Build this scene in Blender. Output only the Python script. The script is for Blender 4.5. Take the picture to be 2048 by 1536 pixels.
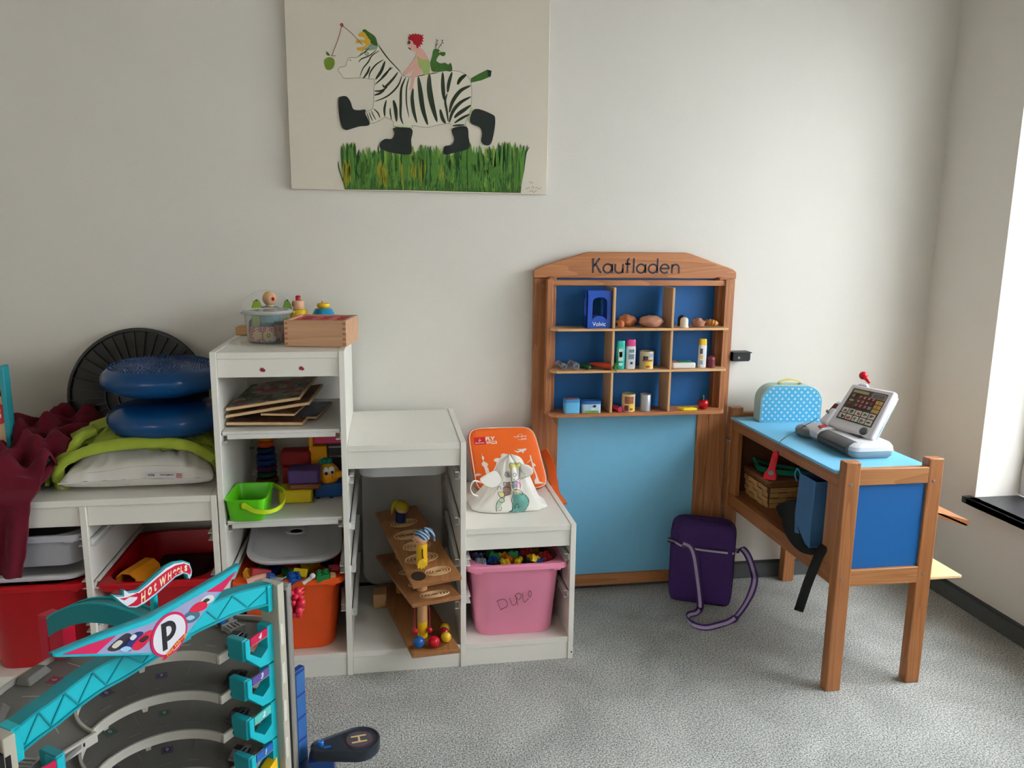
import bpy, bmesh, math, random
from mathutils import Vector, Matrix, noise
random.seed(7)
R_ = math.radians
for o in list(bpy.data.objects): bpy.data.objects.remove(o)
S = bpy.context.scene
COL = S.collection
# ---------------------------------------------------------------- camera
CAM_F = 1558.24; CAM_C = Vector((.45219, -2.57179, 1.2368)); YAW, PITCH, ROLL = .16229, -.18337, .01162
def cam_axes():
    cy, sy = math.cos(YAW), math.sin(YAW)
    w = Vector((sy*math.cos(PITCH), cy*math.cos(PITCH), math.sin(PITCH)))
    r = w.cross(Vector((0, 0, 1))).normalized(); u = r.cross(w)
    c, s = math.cos(ROLL), math.sin(ROLL)
    return c*r+s*u, -s*r+c*u, w
CR, CU, CW = cam_axes()
cd = bpy.data.cameras.new('camera'); cam = bpy.data.objects.new('camera', cd); COL.objects.link(cam)
cd.sensor_width = 36; cd.lens = CAM_F*36/2048; cd.clip_start = .02
cam.matrix_world = Matrix(((CR.x, CU.x, -CW.x, CAM_C.x), (CR.y, CU.y, -CW.y, CAM_C.y), (CR.z, CU.z, -CW.z, CAM_C.z), (0, 0, 0, 1)))
S.camera = cam
# ---------------------------------------------------------------- world and exposure
S.view_settings.view_transform = 'Standard'; S.view_settings.look = 'None'
S.view_settings.exposure = 0.0; S.view_settings.gamma = 1.0; S.view_settings.use_curve_mapping = False
W = bpy.data.worlds.new('overcast_sky'); S.world = W; W.use_nodes = True
bg = W.node_tree.nodes['Background']; bg.inputs[0].default_value = (.86, .93, 1, 1); bg.inputs[1].default_value = .9
def area(name, loc, rot, sx, sy, power, col):
    l = bpy.data.lights.new(name, 'AREA'); l.shape = 'RECTANGLE'; l.size = sx; l.size_y = sy; l.energy = power; l.color = col
    o = bpy.data.objects.new(name, l); COL.objects.link(o); o.location = loc; o.rotation_euler = rot
    return o
# overcast daylight entering through the windows of the right wall and of the wall behind the camera
area('daylight_window_right', (3.16, -1.08, 1.72), (0, R_(46), 0), 1.50, 1.60, 130, (.90, .96, 1))
area('daylight_window_right_far', (3.16, -3.0, 1.72), (0, R_(46), 0), 1.50, 1.60, 110, (.92, .97, 1))
area('daylight_window_rear', (-1.4, -4.85, 1.25), (R_(90), 0, R_(-34)), 1.9, 1.2, 18, (1, .86, .70))

# ---------------------------------------------------------------- pixel ray to a point on a world plane (2048 x 1536 frame)
def ray(px, py): return CW + (px-1024)/CAM_F*CR - (py-768)/CAM_F*CU
def at(px, py, X=None, Y=None, Z=None):
    d = ray(px, py)
    if X is not None: t = (X-CAM_C.x)/d.x
    elif Y is not None: t = (Y-CAM_C.y)/d.y
    else: t = (Z-CAM_C.z)/d.z
    return CAM_C + d*t
def atplane(px, py, q, n):
    d = ray(px, py); n = Vector(n); t = (Vector(q)-CAM_C).dot(n)/d.dot(n)
    return CAM_C + d*t
# ---------------------------------------------------------------- materials
def lin(c):
    return tuple(((v/255/12.92) if v/255 <= .04045 else ((v/255+.055)/1.055)**2.4) for v in c[:3])+(1,)
MC = {}
def mat(name, col, rough=.5, metal=0, var=.06, ns=30, bump=0, bs=200, trans=0, ior=1.45, sheen=0, coat=0, sub=0, alpha=1):
    if name in MC: return MC[name]
    m = bpy.data.materials.new(name); m.use_nodes = True; MC[name] = m
    nt = m.node_tree; N = nt.nodes; L = nt.links; b = N['Principled BSDF']
    b.inputs['Roughness'].default_value = rough; b.inputs['Metallic'].default_value = metal
    b.inputs['Transmission Weight'].default_value = trans; b.inputs['IOR'].default_value = ior
    b.inputs['Sheen Weight'].default_value = sheen; b.inputs['Coat Weight'].default_value = coat; b.inputs['Alpha'].default_value = alpha
    c = lin(col)
    tc = N.new('ShaderNodeTexCoord')
    nz = N.new('ShaderNodeTexNoise'); nz.inputs['Scale'].default_value = ns; nz.inputs['Detail'].default_value = 3
    L.new(tc.outputs['Object'], nz.inputs['Vector'])
    mx = N.new('ShaderNodeMix'); mx.data_type = 'RGBA'
    mx.inputs[6].default_value = tuple(v*(1-var) for v in c[:3])+(1,); mx.inputs[7].default_value = tuple(min(1, v*(1+var)) for v in c[:3])+(1,)
    L.new(nz.outputs['Fac'], mx.inputs[0]); L.new(mx.outputs[2], b.inputs['Base Color'])
    if bump:
        n2 = N.new('ShaderNodeTexNoise'); n2.inputs['Scale'].default_value = bs; n2.inputs['Detail'].default_value = 2
        L.new(tc.outputs['Object'], n2.inputs['Vector'])
        bp = N.new('ShaderNodeBump'); bp.inputs['Strength'].default_value = bump; bp.inputs['Distance'].default_value = .002
        L.new(n2.outputs['Fac'], bp.inputs['Height']); L.new(bp.outputs[0], b.inputs['Normal'])
    return m
def wood(name, c1, c2, axis=2, rough=.45, ring=18, grain=90):
    if name in MC: return MC[name]
    m = bpy.data.materials.new(name); m.use_nodes = True; MC[name] = m
    nt = m.node_tree; N = nt.nodes; L = nt.links; b = N['Principled BSDF']; b.inputs['Roughness'].default_value = rough
    tc = N.new('ShaderNodeTexCoord'); mp = N.new('ShaderNodeMapping'); sc = [1, 1, 1]; sc[axis] = .045
    mp.inputs['Scale'].default_value = sc; L.new(tc.outputs['Object'], mp.inputs['Vector'])
    n1 = N.new('ShaderNodeTexNoise'); n1.inputs['Scale'].default_value = grain*2; n1.inputs['Detail'].default_value = 4
    L.new(mp.outputs[0], n1.inputs['Vector'])
    n2 = N.new('ShaderNodeTexNoise'); n2.inputs['Scale'].default_value = ring; n2.inputs['Detail'].default_value = 1; n2.inputs['Distortion'].default_value = .4
    L.new(mp.outputs[0], n2.inputs['Vector'])
    ml = N.new('ShaderNodeMath'); ml.operation = 'MULTIPLY'; ml.inputs[1].default_value = 9; L.new(n2.outputs['Fac'], ml.inputs[0])
    fr = N.new('ShaderNodeMath'); fr.operation = 'FRACT'; L.new(ml.outputs[0], fr.inputs[0])
    ad = N.new('ShaderNodeMath'); ad.operation = 'MULTIPLY_ADD'; ad.inputs[1].default_value = .45; L.new(fr.outputs[0], ad.inputs[0])
    m2 = N.new('ShaderNodeMath'); m2.operation = 'MULTIPLY'; m2.inputs[1].default_value = .6; L.new(n1.outputs['Fac'], m2.inputs[0]); L.new(m2.outputs[0], ad.inputs[2])
    mx = N.new('ShaderNodeMix'); mx.data_type = 'RGBA'; mx.inputs[6].default_value = lin(c1); mx.inputs[7].default_value = lin(c2)
    L.new(ad.outputs[0], mx.inputs[0]); L.new(mx.outputs[2], b.inputs['Base Color'])
    return m
# ---------------------------------------------------------------- mesh builder
class MB:
    def __init__(s): s.v = []; s.f = []; s.m = []; s.M = Matrix.Identity(4); s.mi = 0
    def vert(s, p): s.v.append(tuple(s.M @ Vector(p))); return len(s.v)-1
    def face(s, idx): s.f.append(tuple(idx)); s.m.append(s.mi)
    def box(s, x0, x1, y0, y1, z0, z1):
        i = [s.vert((x, y, z)) for z in (z0, z1) for y in (y0, y1) for x in (x0, x1)]
        for q in ((0, 2, 3, 1), (4, 5, 7, 6), (0, 1, 5, 4), (2, 6, 7, 3), (0, 4, 6, 2), (1, 3, 7, 5)): s.face([i[k] for k in q])
        return s
    def hexa(s, a, b):      # two quads of four points
        i = [s.vert(p) for p in a]+[s.vert(p) for p in b]
        for q in ((3, 2, 1, 0), (4, 5, 6, 7), (0, 1, 5, 4), (1, 2, 6, 5), (2, 3, 7, 6), (3, 0, 4, 7)): s.face([i[k] for k in q])
        return s
    def bar(s, p, q, w, h, up=(0, 0, 1)):
        p = Vector(p); q = Vector(q); d = (q-p).normalized(); a = d.cross(Vector(up))
        if a.length < 1e-4: a = d.cross(Vector((1, 0, 0)))
        a.normalize(); b = a.cross(d).normalized(); a = a*w/2; b = b*h/2
        return s.hexa([p-a-b, p+a-b, p+a+b, p-a+b], [q-a-b, q+a-b, q+a+b, q-a+b])
    def prism(s, pts, off):  # closed loop of 3D points, extruded by vector off
        off = Vector(off); n = len(pts); a = [s.vert(p) for p in pts]; b = [s.vert(Vector(p)+off) for p in pts]
        s.face(a); s.face(b[::-1])
        for k in range(n): s.face((a[k], b[k], b[(k+1) % n], a[(k+1) % n]))
        return s
    def loft(s, rings, cap=(True, True), closed=True):
        I = [[s.vert(p) for p in r] for r in rings]; n = len(rings[0])
        for a, b in zip(I, I[1:]):
            for k in range(n if closed else n-1): s.face((a[k], a[(k+1) % n], b[(k+1) % n], b[k]))
        if closed and cap[0]: s.face(I[0][::-1])
        if closed and cap[1]: s.face(I[-1])
        return s
    def lathe(s, prof, c=(0, 0, 0), n=24, axis=(0, 0, 1), cap=(True, True)):
        c = Vector(c); q = Vector((0, 0, 1)).rotation_difference(Vector(axis))
        return s.loft([[c+q @ Vector((r*math.cos(2*math.pi*k/n), r*math.sin(2*math.pi*k/n), z)) for k in range(n)] for r, z in prof], cap)
    def ball(s, c, r, n=16, sc=(1, 1, 1), rot=None):
        c = Vector(c); h = n//2; rot = rot or Matrix.Identity(3); rings = []
        for j in range(h+1):
            t = math.pi*(j/h)*.998+.003; rr = math.sin(t)*r; z = -math.cos(t)*r
            rings.append([c+rot @ Vector((rr*math.cos(2*math.pi*k/n)*sc[0], rr*math.sin(2*math.pi*k/n)*sc[1], z*sc[2])) for k in range(n)])
        return s.loft(rings)
    def tube(s, pts, r, n=8, rad=None):
        pts = [Vector(p) for p in pts]; rings = []; prev = None
        for k, p in enumerate(pts):
            d = (pts[min(k+1, len(pts)-1)]-pts[max(k-1, 0)]).normalized()
            if prev is None: a = d.orthogonal().normalized()
            else: a = (prev-d*prev.dot(d)).normalized()
            prev = a; b = d.cross(a); rr = rad[k] if rad else r
            rings.append([p+a*rr*math.cos(2*math.pi*j/n)+b*rr*math.sin(2*math.pi*j/n) for j in range(n)])
        return s.loft(rings)
    def strap(s, pts, side, w, t):   # flat band along pts; side = width vector or list of them
        pts = [Vector(p) for p in pts]; rings = []
        for k, p in enumerate(pts):
            d = (pts[min(k+1, len(pts)-1)]-pts[max(k-1, 0)]).normalized()
            sv = Vector(side[k] if isinstance(side, list) else side); sv = (sv-d*sv.dot(d)).normalized(); nn = d.cross(sv)
            a = sv*w/2; b = nn*t/2
            rings.append([p-a-b, p+a-b, p+a+b, p-a+b])
        return s.loft(rings)
    def grid(s, fn, nu, nv, thick=0):
        P = [[Vector(fn(i/nu, j/nv)) for j in range(nv+1)] for i in range(nu+1)]
        I = [[s.vert(p) for p in r] for r in P]
        for i in range(nu):
            for j in range(nv): s.face((I[i][j], I[i+1][j], I[i+1][j+1], I[i][j+1]))
        return s
    def mesh(s, name, bevel=0, smooth=30, flip=False):
        me = bpy.data.meshes.new(name); me.from_pydata(s.v, [], s.f)
        me.polygons.foreach_set('material_index', s.m)
        bm = bmesh.new(); bm.from_mesh(me)
        bmesh.ops.recalc_face_normals(bm, faces=bm.faces[:])
        bm.to_mesh(me); bm.free()
        if smooth: me.shade_smooth(); me.set_sharp_from_angle(angle=R_(smooth))
        else: me.shade_flat()
        me.update(); return me
def spline(pts, n=6, closed=False):
    pts = [Vector(p) for p in pts]; out = []; N = len(pts)
    for k in range(N if closed else N-1):
        p0 = pts[(k-1) % N] if closed or k > 0 else pts[k]; p1 = pts[k]; p2 = pts[(k+1) % N]
        p3 = pts[(k+2) % N] if closed or k < N-2 else p2
        for j in range(n):
            t = j/n
            out.append(.5*((2*p1)+(p2-p0)*t+(2*p0-5*p1+4*p2-p3)*t*t+(3*p1-p0-3*p2+p3)*t**3))
    if not closed: out.append(pts[-1])
    return out
def rrect(x0, x1, y0, y1, r, z, n=5):
    out = []
    for cx, cy, a0 in ((x1-r, y1-r, 0), (x0+r, y1-r, 90), (x0+r, y0+r, 180), (x1-r, y0+r, 270)):
        for k in range(n+1):
            a = R_(a0+90*k/n); out.append(Vector((cx+r*math.cos(a), cy+r*math.sin(a), z)))
    return out
def put(name, me, mats, parent=None, bevel=0, seg=2, solid=0, subsurf=0):
    o = bpy.data.objects.new(name, me); COL.objects.link(o)
    for m in (mats if isinstance(mats, (list, tuple)) else [mats]): me.materials.append(m)
    if parent is not None: o.parent = parent
    if solid:
        md = o.modifiers.new('solid', 'SOLIDIFY'); md.thickness = solid; md.offset = 0
    if subsurf:
        md = o.modifiers.new('sub', 'SUBSURF'); md.levels = md.render_levels = subsurf
    if bevel:
        md = o.modifiers.new('bevel', 'BEVEL'); md.width = bevel; md.segments = seg; md.limit_method = 'ANGLE'; md.angle_limit = R_(40)
    return o
class Thing:
    """An Empty at the base of a thing; part() adds its pieces, given in world coordinates (world=True) or local ones."""
    def __init__(s, name, label, cat, loc=(0, 0, 0), rot=(0, 0, 0), group=None):
        o = bpy.data.objects.new(name, None); COL.objects.link(o); o.empty_display_size = .05
        o.location = loc; o.rotation_euler = rot; o['label'] = label; o['category'] = cat
        if group: o['group'] = group
        from mathutils import Euler
        s.o = o; s.mw = Matrix.Translation(Vector(loc)) @ Euler(rot).to_matrix().to_4x4(); s.inv = s.mw.inverted()
    def part(s, name, mb, m, parent=None, world=True, label=None, bevel=0, smooth=30, solid=0, subsurf=0, kind=None):
        me = mb.mesh(name, smooth=smooth) if isinstance(mb, MB) else mb
        if world: me.transform(s.inv)
        o = put(name, me, m, parent or s.o, bevel, solid=solid, subsurf=subsurf)
        if label: o['label'] = label
        if kind: o['kind'] = kind
        return o
def solo(name, label, cat, mb, m, loc=(0, 0, 0), group=None, world=True, bevel=0, smooth=30, solid=0, kind=None, rot=(0, 0, 0), subsurf=0):
    me = mb.mesh(name, smooth=smooth) if isinstance(mb, MB) else mb
    from mathutils import Euler
    mw = Matrix.Translation(Vector(loc)) @ Euler(rot).to_matrix().to_4x4()
    if world: me.transform(mw.inverted())
    o = put(name, me, m, None, bevel, solid=solid, subsurf=subsurf); o.location = loc; o.rotation_euler = rot
    o['label'] = label; o['category'] = cat
    if group: o['group'] = group
    if kind: o['kind'] = kind
    return o
def struct(name, mb, m, bevel=0, parent=None, smooth=30):
    o = put(name, mb.mesh(name, smooth=smooth), m, parent, bevel)
    if parent is None: o['kind'] = 'structure'
    return o
def dup(root, loc, rot=None, label=None, group=None):
    r = root.copy(); COL.objects.link(r); r.location = loc
    if rot is not None: r.rotation_euler = rot
    if label: r['label'] = label
    if group: r['group'] = group
    def kids(a, b):
        for ch in list(a.children):
            c = ch.copy(); COL.objects.link(c); c.parent = b; kids(ch, c)
    kids(root, r); return r
def text_mesh(body, size, depth=.0004, bold=0, align='CENTER', shear=0, squash=1):
    cu = bpy.data.curves.new('t', 'FONT'); cu.body = body; cu.size = size; cu.extrude = depth; cu.offset = bold
    cu.align_x = align; cu.align_y = 'CENTER'; cu.shear = shear
    o = bpy.data.objects.new('t', cu); COL.objects.link(o)
    dg = bpy.context.evaluated_depsgraph_get(); me = bpy.data.meshes.new_from_object(o.evaluated_get(dg))
    bpy.data.objects.remove(o); bpy.data.curves.remove(cu)
    if squash != 1: me.transform(Matrix.Diagonal((squash, 1, 1, 1)))
    return me
def frame_from(c, xdir, ydir):
    x = Vector(xdir).normalized(); y = Vector(ydir); y = (y-x*y.dot(x)).normalized(); z = x.cross(y)
    m = Matrix.Identity(4)
    for i in range(3): m[i][0] = x[i]; m[i][1] = y[i]; m[i][2] = z[i]; m[i][3] = c[i]
    return m
def inpoly(x, y, P):
    c = False; n = len(P); j = n-1
    for i in range(n):
        if (P[i][1] > y) != (P[j][1] > y) and x < (P[j][0]-P[i][0])*(y-P[i][1])/(P[j][1]-P[i][1])+P[i][0]: c = not c
        j = i
    return c
def pix(p):
    d = Vector(p)-CAM_C; z = d.dot(CW); return 1024+CAM_F*d.dot(CR)/z, 768-CAM_F*d.dot(CU)/z
from mathutils.bvhtree import BVHTree
class Surf:      # places prints on a curved surface: the point of the surface seen at a pixel
    def __init__(s, mb): s.t = BVHTree.FromPolygons([Vector(v) for v in mb.v], mb.f)
    def hit(s, px, py, lift=.0006):
        d = ray(px, py).normalized(); h = s.t.ray_cast(CAM_C, d)
        if h[0] is None: return None
        n = h[1]; n = n if n.dot(d) < 0 else -n
        return h[0]+n*lift
def print_lines(surf, lines, r, n=4, smooth=4):
    b = MB()
    for L in lines:
        pts = [surf.hit(x, y) for x, y, *_ in [tuple(q) for q in spline([(x, y, 0) for x, y in L], smooth)]] if smooth else [surf.hit(x, y) for x, y in L]
        pts = [p for p in pts if p is not None]
        if len(pts) > 1: b.tube(pts, r, n)
    return b
def print_text(surf, body, x0, y0, x1, y1, h, bold=0, lift=.0006, shear=0):
    # text whose baseline runs from pixel (x0, y0) to (x1, y1), h pixels high, laid onto the surface
    me = text_mesh(body, 1, 0, bold, 'LEFT', shear); xs = [v.co.x for v in me.vertices]; ys = [v.co.y for v in me.vertices]
    a, c, ya, yc = min(xs), max(xs), min(ys), max(ys); b = MB(); d = Vector((x1-x0, y1-y0)); nrm = Vector((d.y, -d.x)).normalized()
    for v in me.vertices:
        u = (v.co.x-a)/(c-a); w = (v.co.y-ya)/(yc-ya); p = Vector((x0, y0))+d*u+nrm*w*h
        q = surf.hit(p.x, p.y, lift); b.v.append(tuple(q) if q is not None else (0, 0, -9))
    for f in me.polygons:
        if all(b.v[i][2] > -5 for i in f.vertices): b.f.append(tuple(f.vertices)); b.m.append(0)
    return b
def stroke(mb, pts, w, off, taper=True):
    """flat brush stroke: polyline of (x, y, z) points widened in the plane whose normal is off; off is also its thickness"""
    pts = [Vector(p) for p in pts]; n = Vector(off).normalized(); L = []; Rr = []; N = len(pts)
    for k, p in enumerate(pts):
        d = (pts[min(k+1, N-1)]-pts[max(k-1, 0)]).normalized(); a = d.cross(n).normalized()
        ww = w/2*((.06+.94*math.sin(math.pi*min(max(k/(N-1), 0), 1))**.6) if taper else 1)
        L.append(p+a*ww); Rr.append(p-a*ww)
    off = Vector(off)
    for k in range(N-1):
        mb.hexa([L[k], Rr[k], Rr[k+1], L[k+1]], [q+off for q in (L[k], Rr[k], Rr[k+1], L[k+1])])
    return mb
# ================================================================ setting
XR = 2.41; XL = -2.7; YF = -4.6; ZC = 2.65
wallm = mat('white_painted_plaster', (230, 226, 218), .85, var=.015, ns=3, bump=.25, bs=260)
whitem = mat('white_reveal_paint', (235, 235, 233), .7, var=.01)
darkcap = mat('dark_baseboard_cap', (52, 56, 57), .6)
def carpet_mat():
    m = bpy.data.materials.new('grey_carpet'); m.use_nodes = True; nt = m.node_tree; N = nt.nodes; L = nt.links; b = N['Principled BSDF']
    b.inputs['Roughness'].default_value = 1; b.inputs['Specular IOR Level'].default_value = .1; b.inputs['Sheen Weight'].default_value = .2
    tc = N.new('ShaderNodeTexCoord')
    n1 = N.new('ShaderNodeTexNoise'); n1.inputs['Scale'].default_value = 240; n1.inputs['Detail'].default_value = 3; n1.inputs['Roughness'].default_value = .7
    n2 = N.new('ShaderNodeTexNoise'); n2.inputs['Scale'].default_value = 5; n2.inputs['Detail'].default_value = 4; n2.inputs['Distortion'].default_value = .6
    for n in (n1, n2): L.new(tc.outputs['Object'], n.inputs['Vector'])
    r = N.new('ShaderNodeValToRGB'); r.color_ramp.elements[0].position = .38; r.color_ramp.elements[0].color = lin((90, 91, 89)); r.color_ramp.elements[1].position = .62; r.color_ramp.elements[1].color = lin((226, 226, 220))
    L.new(n1.outputs['Fac'], r.inputs[0])
    r2 = N.new('ShaderNodeValToRGB'); r2.color_ramp.elements[0].position = .35; r2.color_ramp.elements[0].color = (.74, .74, .74, 1); r2.color_ramp.elements[1].position = .65; r2.color_ramp.elements[1].color = (1, 1, 1, 1)
    L.new(n2.outputs['Fac'], r2.inputs[0])
    mx = N.new('ShaderNodeMix'); mx.data_type = 'RGBA'; mx.blend_type = 'MULTIPLY'; mx.inputs[0].default_value = 1
    L.new(r.outputs[0], mx.inputs[6]); L.new(r2.outputs[0], mx.inputs[7]); L.new(mx.outputs[2], b.inputs['Base Color'])
    bp = N.new('ShaderNodeBump'); bp.inputs['Strength'].default_value = .5; bp.inputs['Distance'].default_value = .003
    L.new(n1.outputs['Fac'], bp.inputs['Height']); L.new(bp.outputs[0], b.inputs['Normal'])
    return m
struct('floor', MB().box(XL, XR, YF, 0, -.05, 0), carpet_mat())
struct('ceiling', MB().box(XL-.2, XR+.3, YF-.2, .2, ZC, ZC+.1), mat('ceiling_paint', (186, 180, 168), .9))
struct('wall_back', MB().box(XL-.2, XR+.3, 0, .2, -.05, ZC), wallm)
struct('wall_left', MB().box(XL-.2, XL, YF-.2, 0, -.05, ZC), wallm)
# right wall with two window openings; reveal starts 33 cm from the back wall
W1 = (-.334, -1.80); W2 = (-2.25, -3.75); ZS, ZT = .40, 1.95; T = .40
b = MB(); b.box(XR, XR+T, YF-.2, 0, -.05, ZS-.03); b.box(XR, XR+T, YF-.2, 0, ZT, ZC)
b.box(XR, XR+T, W1[0], 0, ZS-.03, ZT); b.box(XR, XR+T, W2[0], W1[1], ZS-.03, ZT); b.box(XR, XR+T, YF-.2, W2[1], ZS-.03, ZT)
struct('wall_right', b, wallm)
b = MB(); RW = (-2.4, -.4)
b.box(XL-.2, RW[0], YF-.2, YF, -.05, ZC); b.box(RW[1], XR+.4, YF-.2, YF, -.05, ZC); b.box(RW[0], RW[1], YF-.2, YF, -.05, .85); b.box(RW[0], RW[1], YF-.2, YF, 1.90, ZC)
struct('wall_front', b, wallm)
glassm = mat('window_glass', (255, 255, 255), 0, trans=1, var=0, ior=1.0)
framem = mat('white_window_frame', (232, 234, 235), .4, var=.01)
sillm = mat('black_stone_sill', (38, 38, 42), .35, var=.15, ns=120)
for i, (a, c) in enumerate((W1, W2)):
    fx = XR+.165; bb = MB()
    bb.box(fx, fx+.06, c, c+.07, ZS, ZT); bb.box(fx, fx+.06, a-.07, a, ZS, ZT); bb.box(fx+.001, fx+.059, c+.0705, a-.0705, ZS, ZS+.08); bb.box(fx+.001, fx+.059, c+.0705, a-.0705, ZT-.08, ZT)
    m_ = (a+c)/2; bb.box(fx-.004, fx+.064, m_-.05, m_+.05, ZS+.0805, ZT-.0805)
    wo = struct('window_%d' % (i+1), bb, framem, bevel=.004)
    put('glass_pane', MB().box(fx+.028, fx+.034, c+.05, a-.05, ZS+.06, ZT-.06).mesh('pane'), glassm, wo)
    put('window_sill', MB().box(XR-.035, fx, c, a-.0015 if i else a-.001, ZS-.024, ZS-.001).mesh('sill'), sillm, wo, bevel=.003)
    put('sill_nose', MB().box(XR-.035, XR-.001, c, a+.02, ZS-.024, ZS-.001).mesh('sill'), sillm, wo, bevel=.003)
    put('window_handle', MB().box(fx-.02, fx, m_-.01, m_+.01, 1.2, 1.32).mesh('handle'), mat('steel', (170, 172, 175), .3, 1), wo, bevel=.004)
bb = MB(); bb.box(RW[0], RW[0]+.07, YF-.12, YF-.06, .85, 1.90); bb.box(RW[1]-.07, RW[1], YF-.12, YF-.06, .85, 1.90); bb.box(RW[0]+.0705, RW[1]-.0705, YF-.119, YF-.061, .85, .92); bb.box(RW[0]+.0705, RW[1]-.0705, YF-.119, YF-.061, 1.83, 1.90)
wo = struct('window_3', bb, framem, bevel=.004)
put('glass_pane', MB().box(RW[0]+.06, RW[1]-.06, YF-.095, YF-.09, .91, 1.84).mesh('pane'), glassm, wo)
basem = mat('grey_carpet_baseboard', (84, 88, 88), 1, var=.3, ns=180, bump=.4)
b = MB(); b.box(XL, XR, -.011, 0, 0, .057)
o = struct('baseboard_back', b, basem); put('top_cap', MB().box(XL, XR, -.014, 0, .057, .064).mesh('cap'), darkcap, o)
b = MB(); b.box(XR-.011, XR, YF, -.0145, 0, .057)
o = struct('baseboard_right', b, basem); put('top_cap', MB().box(XR-.014, XR, YF, -.0145, .057, .064).mesh('cap'), darkcap, o)
b = MB(); b.box(XL, XL+.011, YF, -.0145, 0, .057)
struct('baseboard_left', b, basem)
# ================================================================ white storage frames
FY = -.477; BY = -.037
wf = mat('white_foil_board', (243, 240, 231), .38, var=.012, ns=6)
wplast = mat('white_plastic_runner', (228, 227, 222), .4, var=.01)
def runner(t, par, x, side, z, y0=FY+.012, y1=BY-.02):
    s = side; b = MB()
    b.box(min(x, x+s*.014), max(x, x+s*.014), y0, y1, z-.002, z+.001)
    b.box(min(x, x+s*.014), max(x, x+s*.014), y0, y1, z-.022, z-.019)
    b.box(min(x, x+s*.003), max(x, x+s*.003), y0, y1, z-.022, z+.001)
    t.part('runner', b, wplast, par)
st = Thing('storage_shelf', 'white stair-shaped toy storage frame with three steps going down to the right', 'shelf', (.495, -.26, 0))
panels = []
for x, z in ((0, .941), (.327, .941), (.652, .681), (.974, .426)):
    panels.append(st.part('side_panel', MB().box(x, x+.016, FY, BY, 0, z), wf, bevel=.0012))
cols = [(.016, .327, .94), (.343, .652, .68), (.668, .974, .425)]
for x0, x1, z in cols:
    st.part('top_board', MB().box(x0+.0005, x1-.0005, FY+.003, BY, z-.018, z-.001), wf, bevel=.001)
    st.part('front_rail', MB().box(x0+.0005, x1-.0005, FY+.008, FY+.024, z-.068, z-.0185), wf, bevel=.001)
    st.part('bottom_board', MB().box(x0+.0005, x1-.0005, FY+.002, BY, .054, .070), wf, bevel=.001)
    st.part('plinth', MB().box(x0+.0005, x1-.0005, FY+.004, FY+.02, 0, .0535), wf, bevel=.001)
for (xa, xb, pa, pb, zs) in ((.016, .327, 0, 1, (.717, .467, .33, .215)), (.343, .652, 1, 2, (.592, .457, .331, .2)), (.668, .974, 2, 3, (.33, .215))):
    for z in zs:
        runner(st, panels[pa], xa, 1, z); runner(st, panels[pb], xb, -1, z)
for z in (.722, .472):
    st.part('shelf', MB().box(.0185, .3245, FY+.012, BY-.01, z-.004, z+.004).box(.0185+.012, .3245-.012, FY+.012, FY+.02, z-.018, z-.004), wplast, bevel=.0015)
# sticker fruit on the top rail
def sticker(nm, px, py, s):
    c = at(px, py, Y=FY+.0075); b = MB()
    b.mi = 1; b.ball(c+Vector((0, 0, -.002)), .0052*s, 12, (1.1, .06, 1)); b.ball(c+Vector((.004, -.0002, -.004)), .0042*s, 12, (1.1, .06, 1))
    b.mi = 0; b.ball(c+Vector((0, .0002, -.002)), .0075*s, 12, (1.1, .04, 1)); b.mi = 2; stroke(b, [c+Vector((-.003, -.0005, .003)), c+Vector((-.006, -.0005, .009))], .0025, (0, -.0003, 0))
    solo('sticker', nm, 'sticker', b, [mat('sticker_white', (225, 215, 210)), mat('sticker_red', (150, 36, 52), .4), mat('leaf_dark', (52, 60, 40))], c)
sticker('small red fruit sticker, left one on the tall white storage rail', 524, 738, 1)
sticker('small red fruit sticker, right one on the tall white storage rail', 602, 735, .95)
# low frame on the left
lf = Thing('storage_shelf', 'low white toy storage frame under the burgundy blanket and the pillow', 'shelf', (-.5, -.26, 0))
lp = []
for x, z in ((-.991, .555), (-.664, .537), (-.347, .537), (-.019, .555)):
    lp.append(lf.part('side_panel', MB().box(x, x+.016 if x > -.9 else x+.016, FY, BY, 0, z), wf, bevel=.0012))
lf.part('top_board', MB().box(-.9745, -.0195, FY+.001, BY, .5375, .555), wf, bevel=.0012)
for x0, x1 in ((-.975, -.664), (-.648, -.347), (-.331, -.019)):
    lf.part('front_rail', MB().box(x0+.0005, x1-.0005, FY+.008, FY+.024, .482, .537), wf, bevel=.001)
    lf.part('bottom_board', MB().box(x0+.0005, x1-.0005, FY+.002, BY, .054, .070), wf, bevel=.001)
    lf.part('plinth', MB().box(x0+.0005, x1-.0005, FY+.004, FY+.02, 0, .0535), wf, bevel=.001)
for (xa, xb, pa, pb) in ((-.648, -.347, 1, 2), (-.331, -.019, 2, 3)):
    for z in (.445, .325, .2): runner(lf, lp[pa], xa, 1, z); runner(lf, lp[pb], xb, -1, z)
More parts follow.
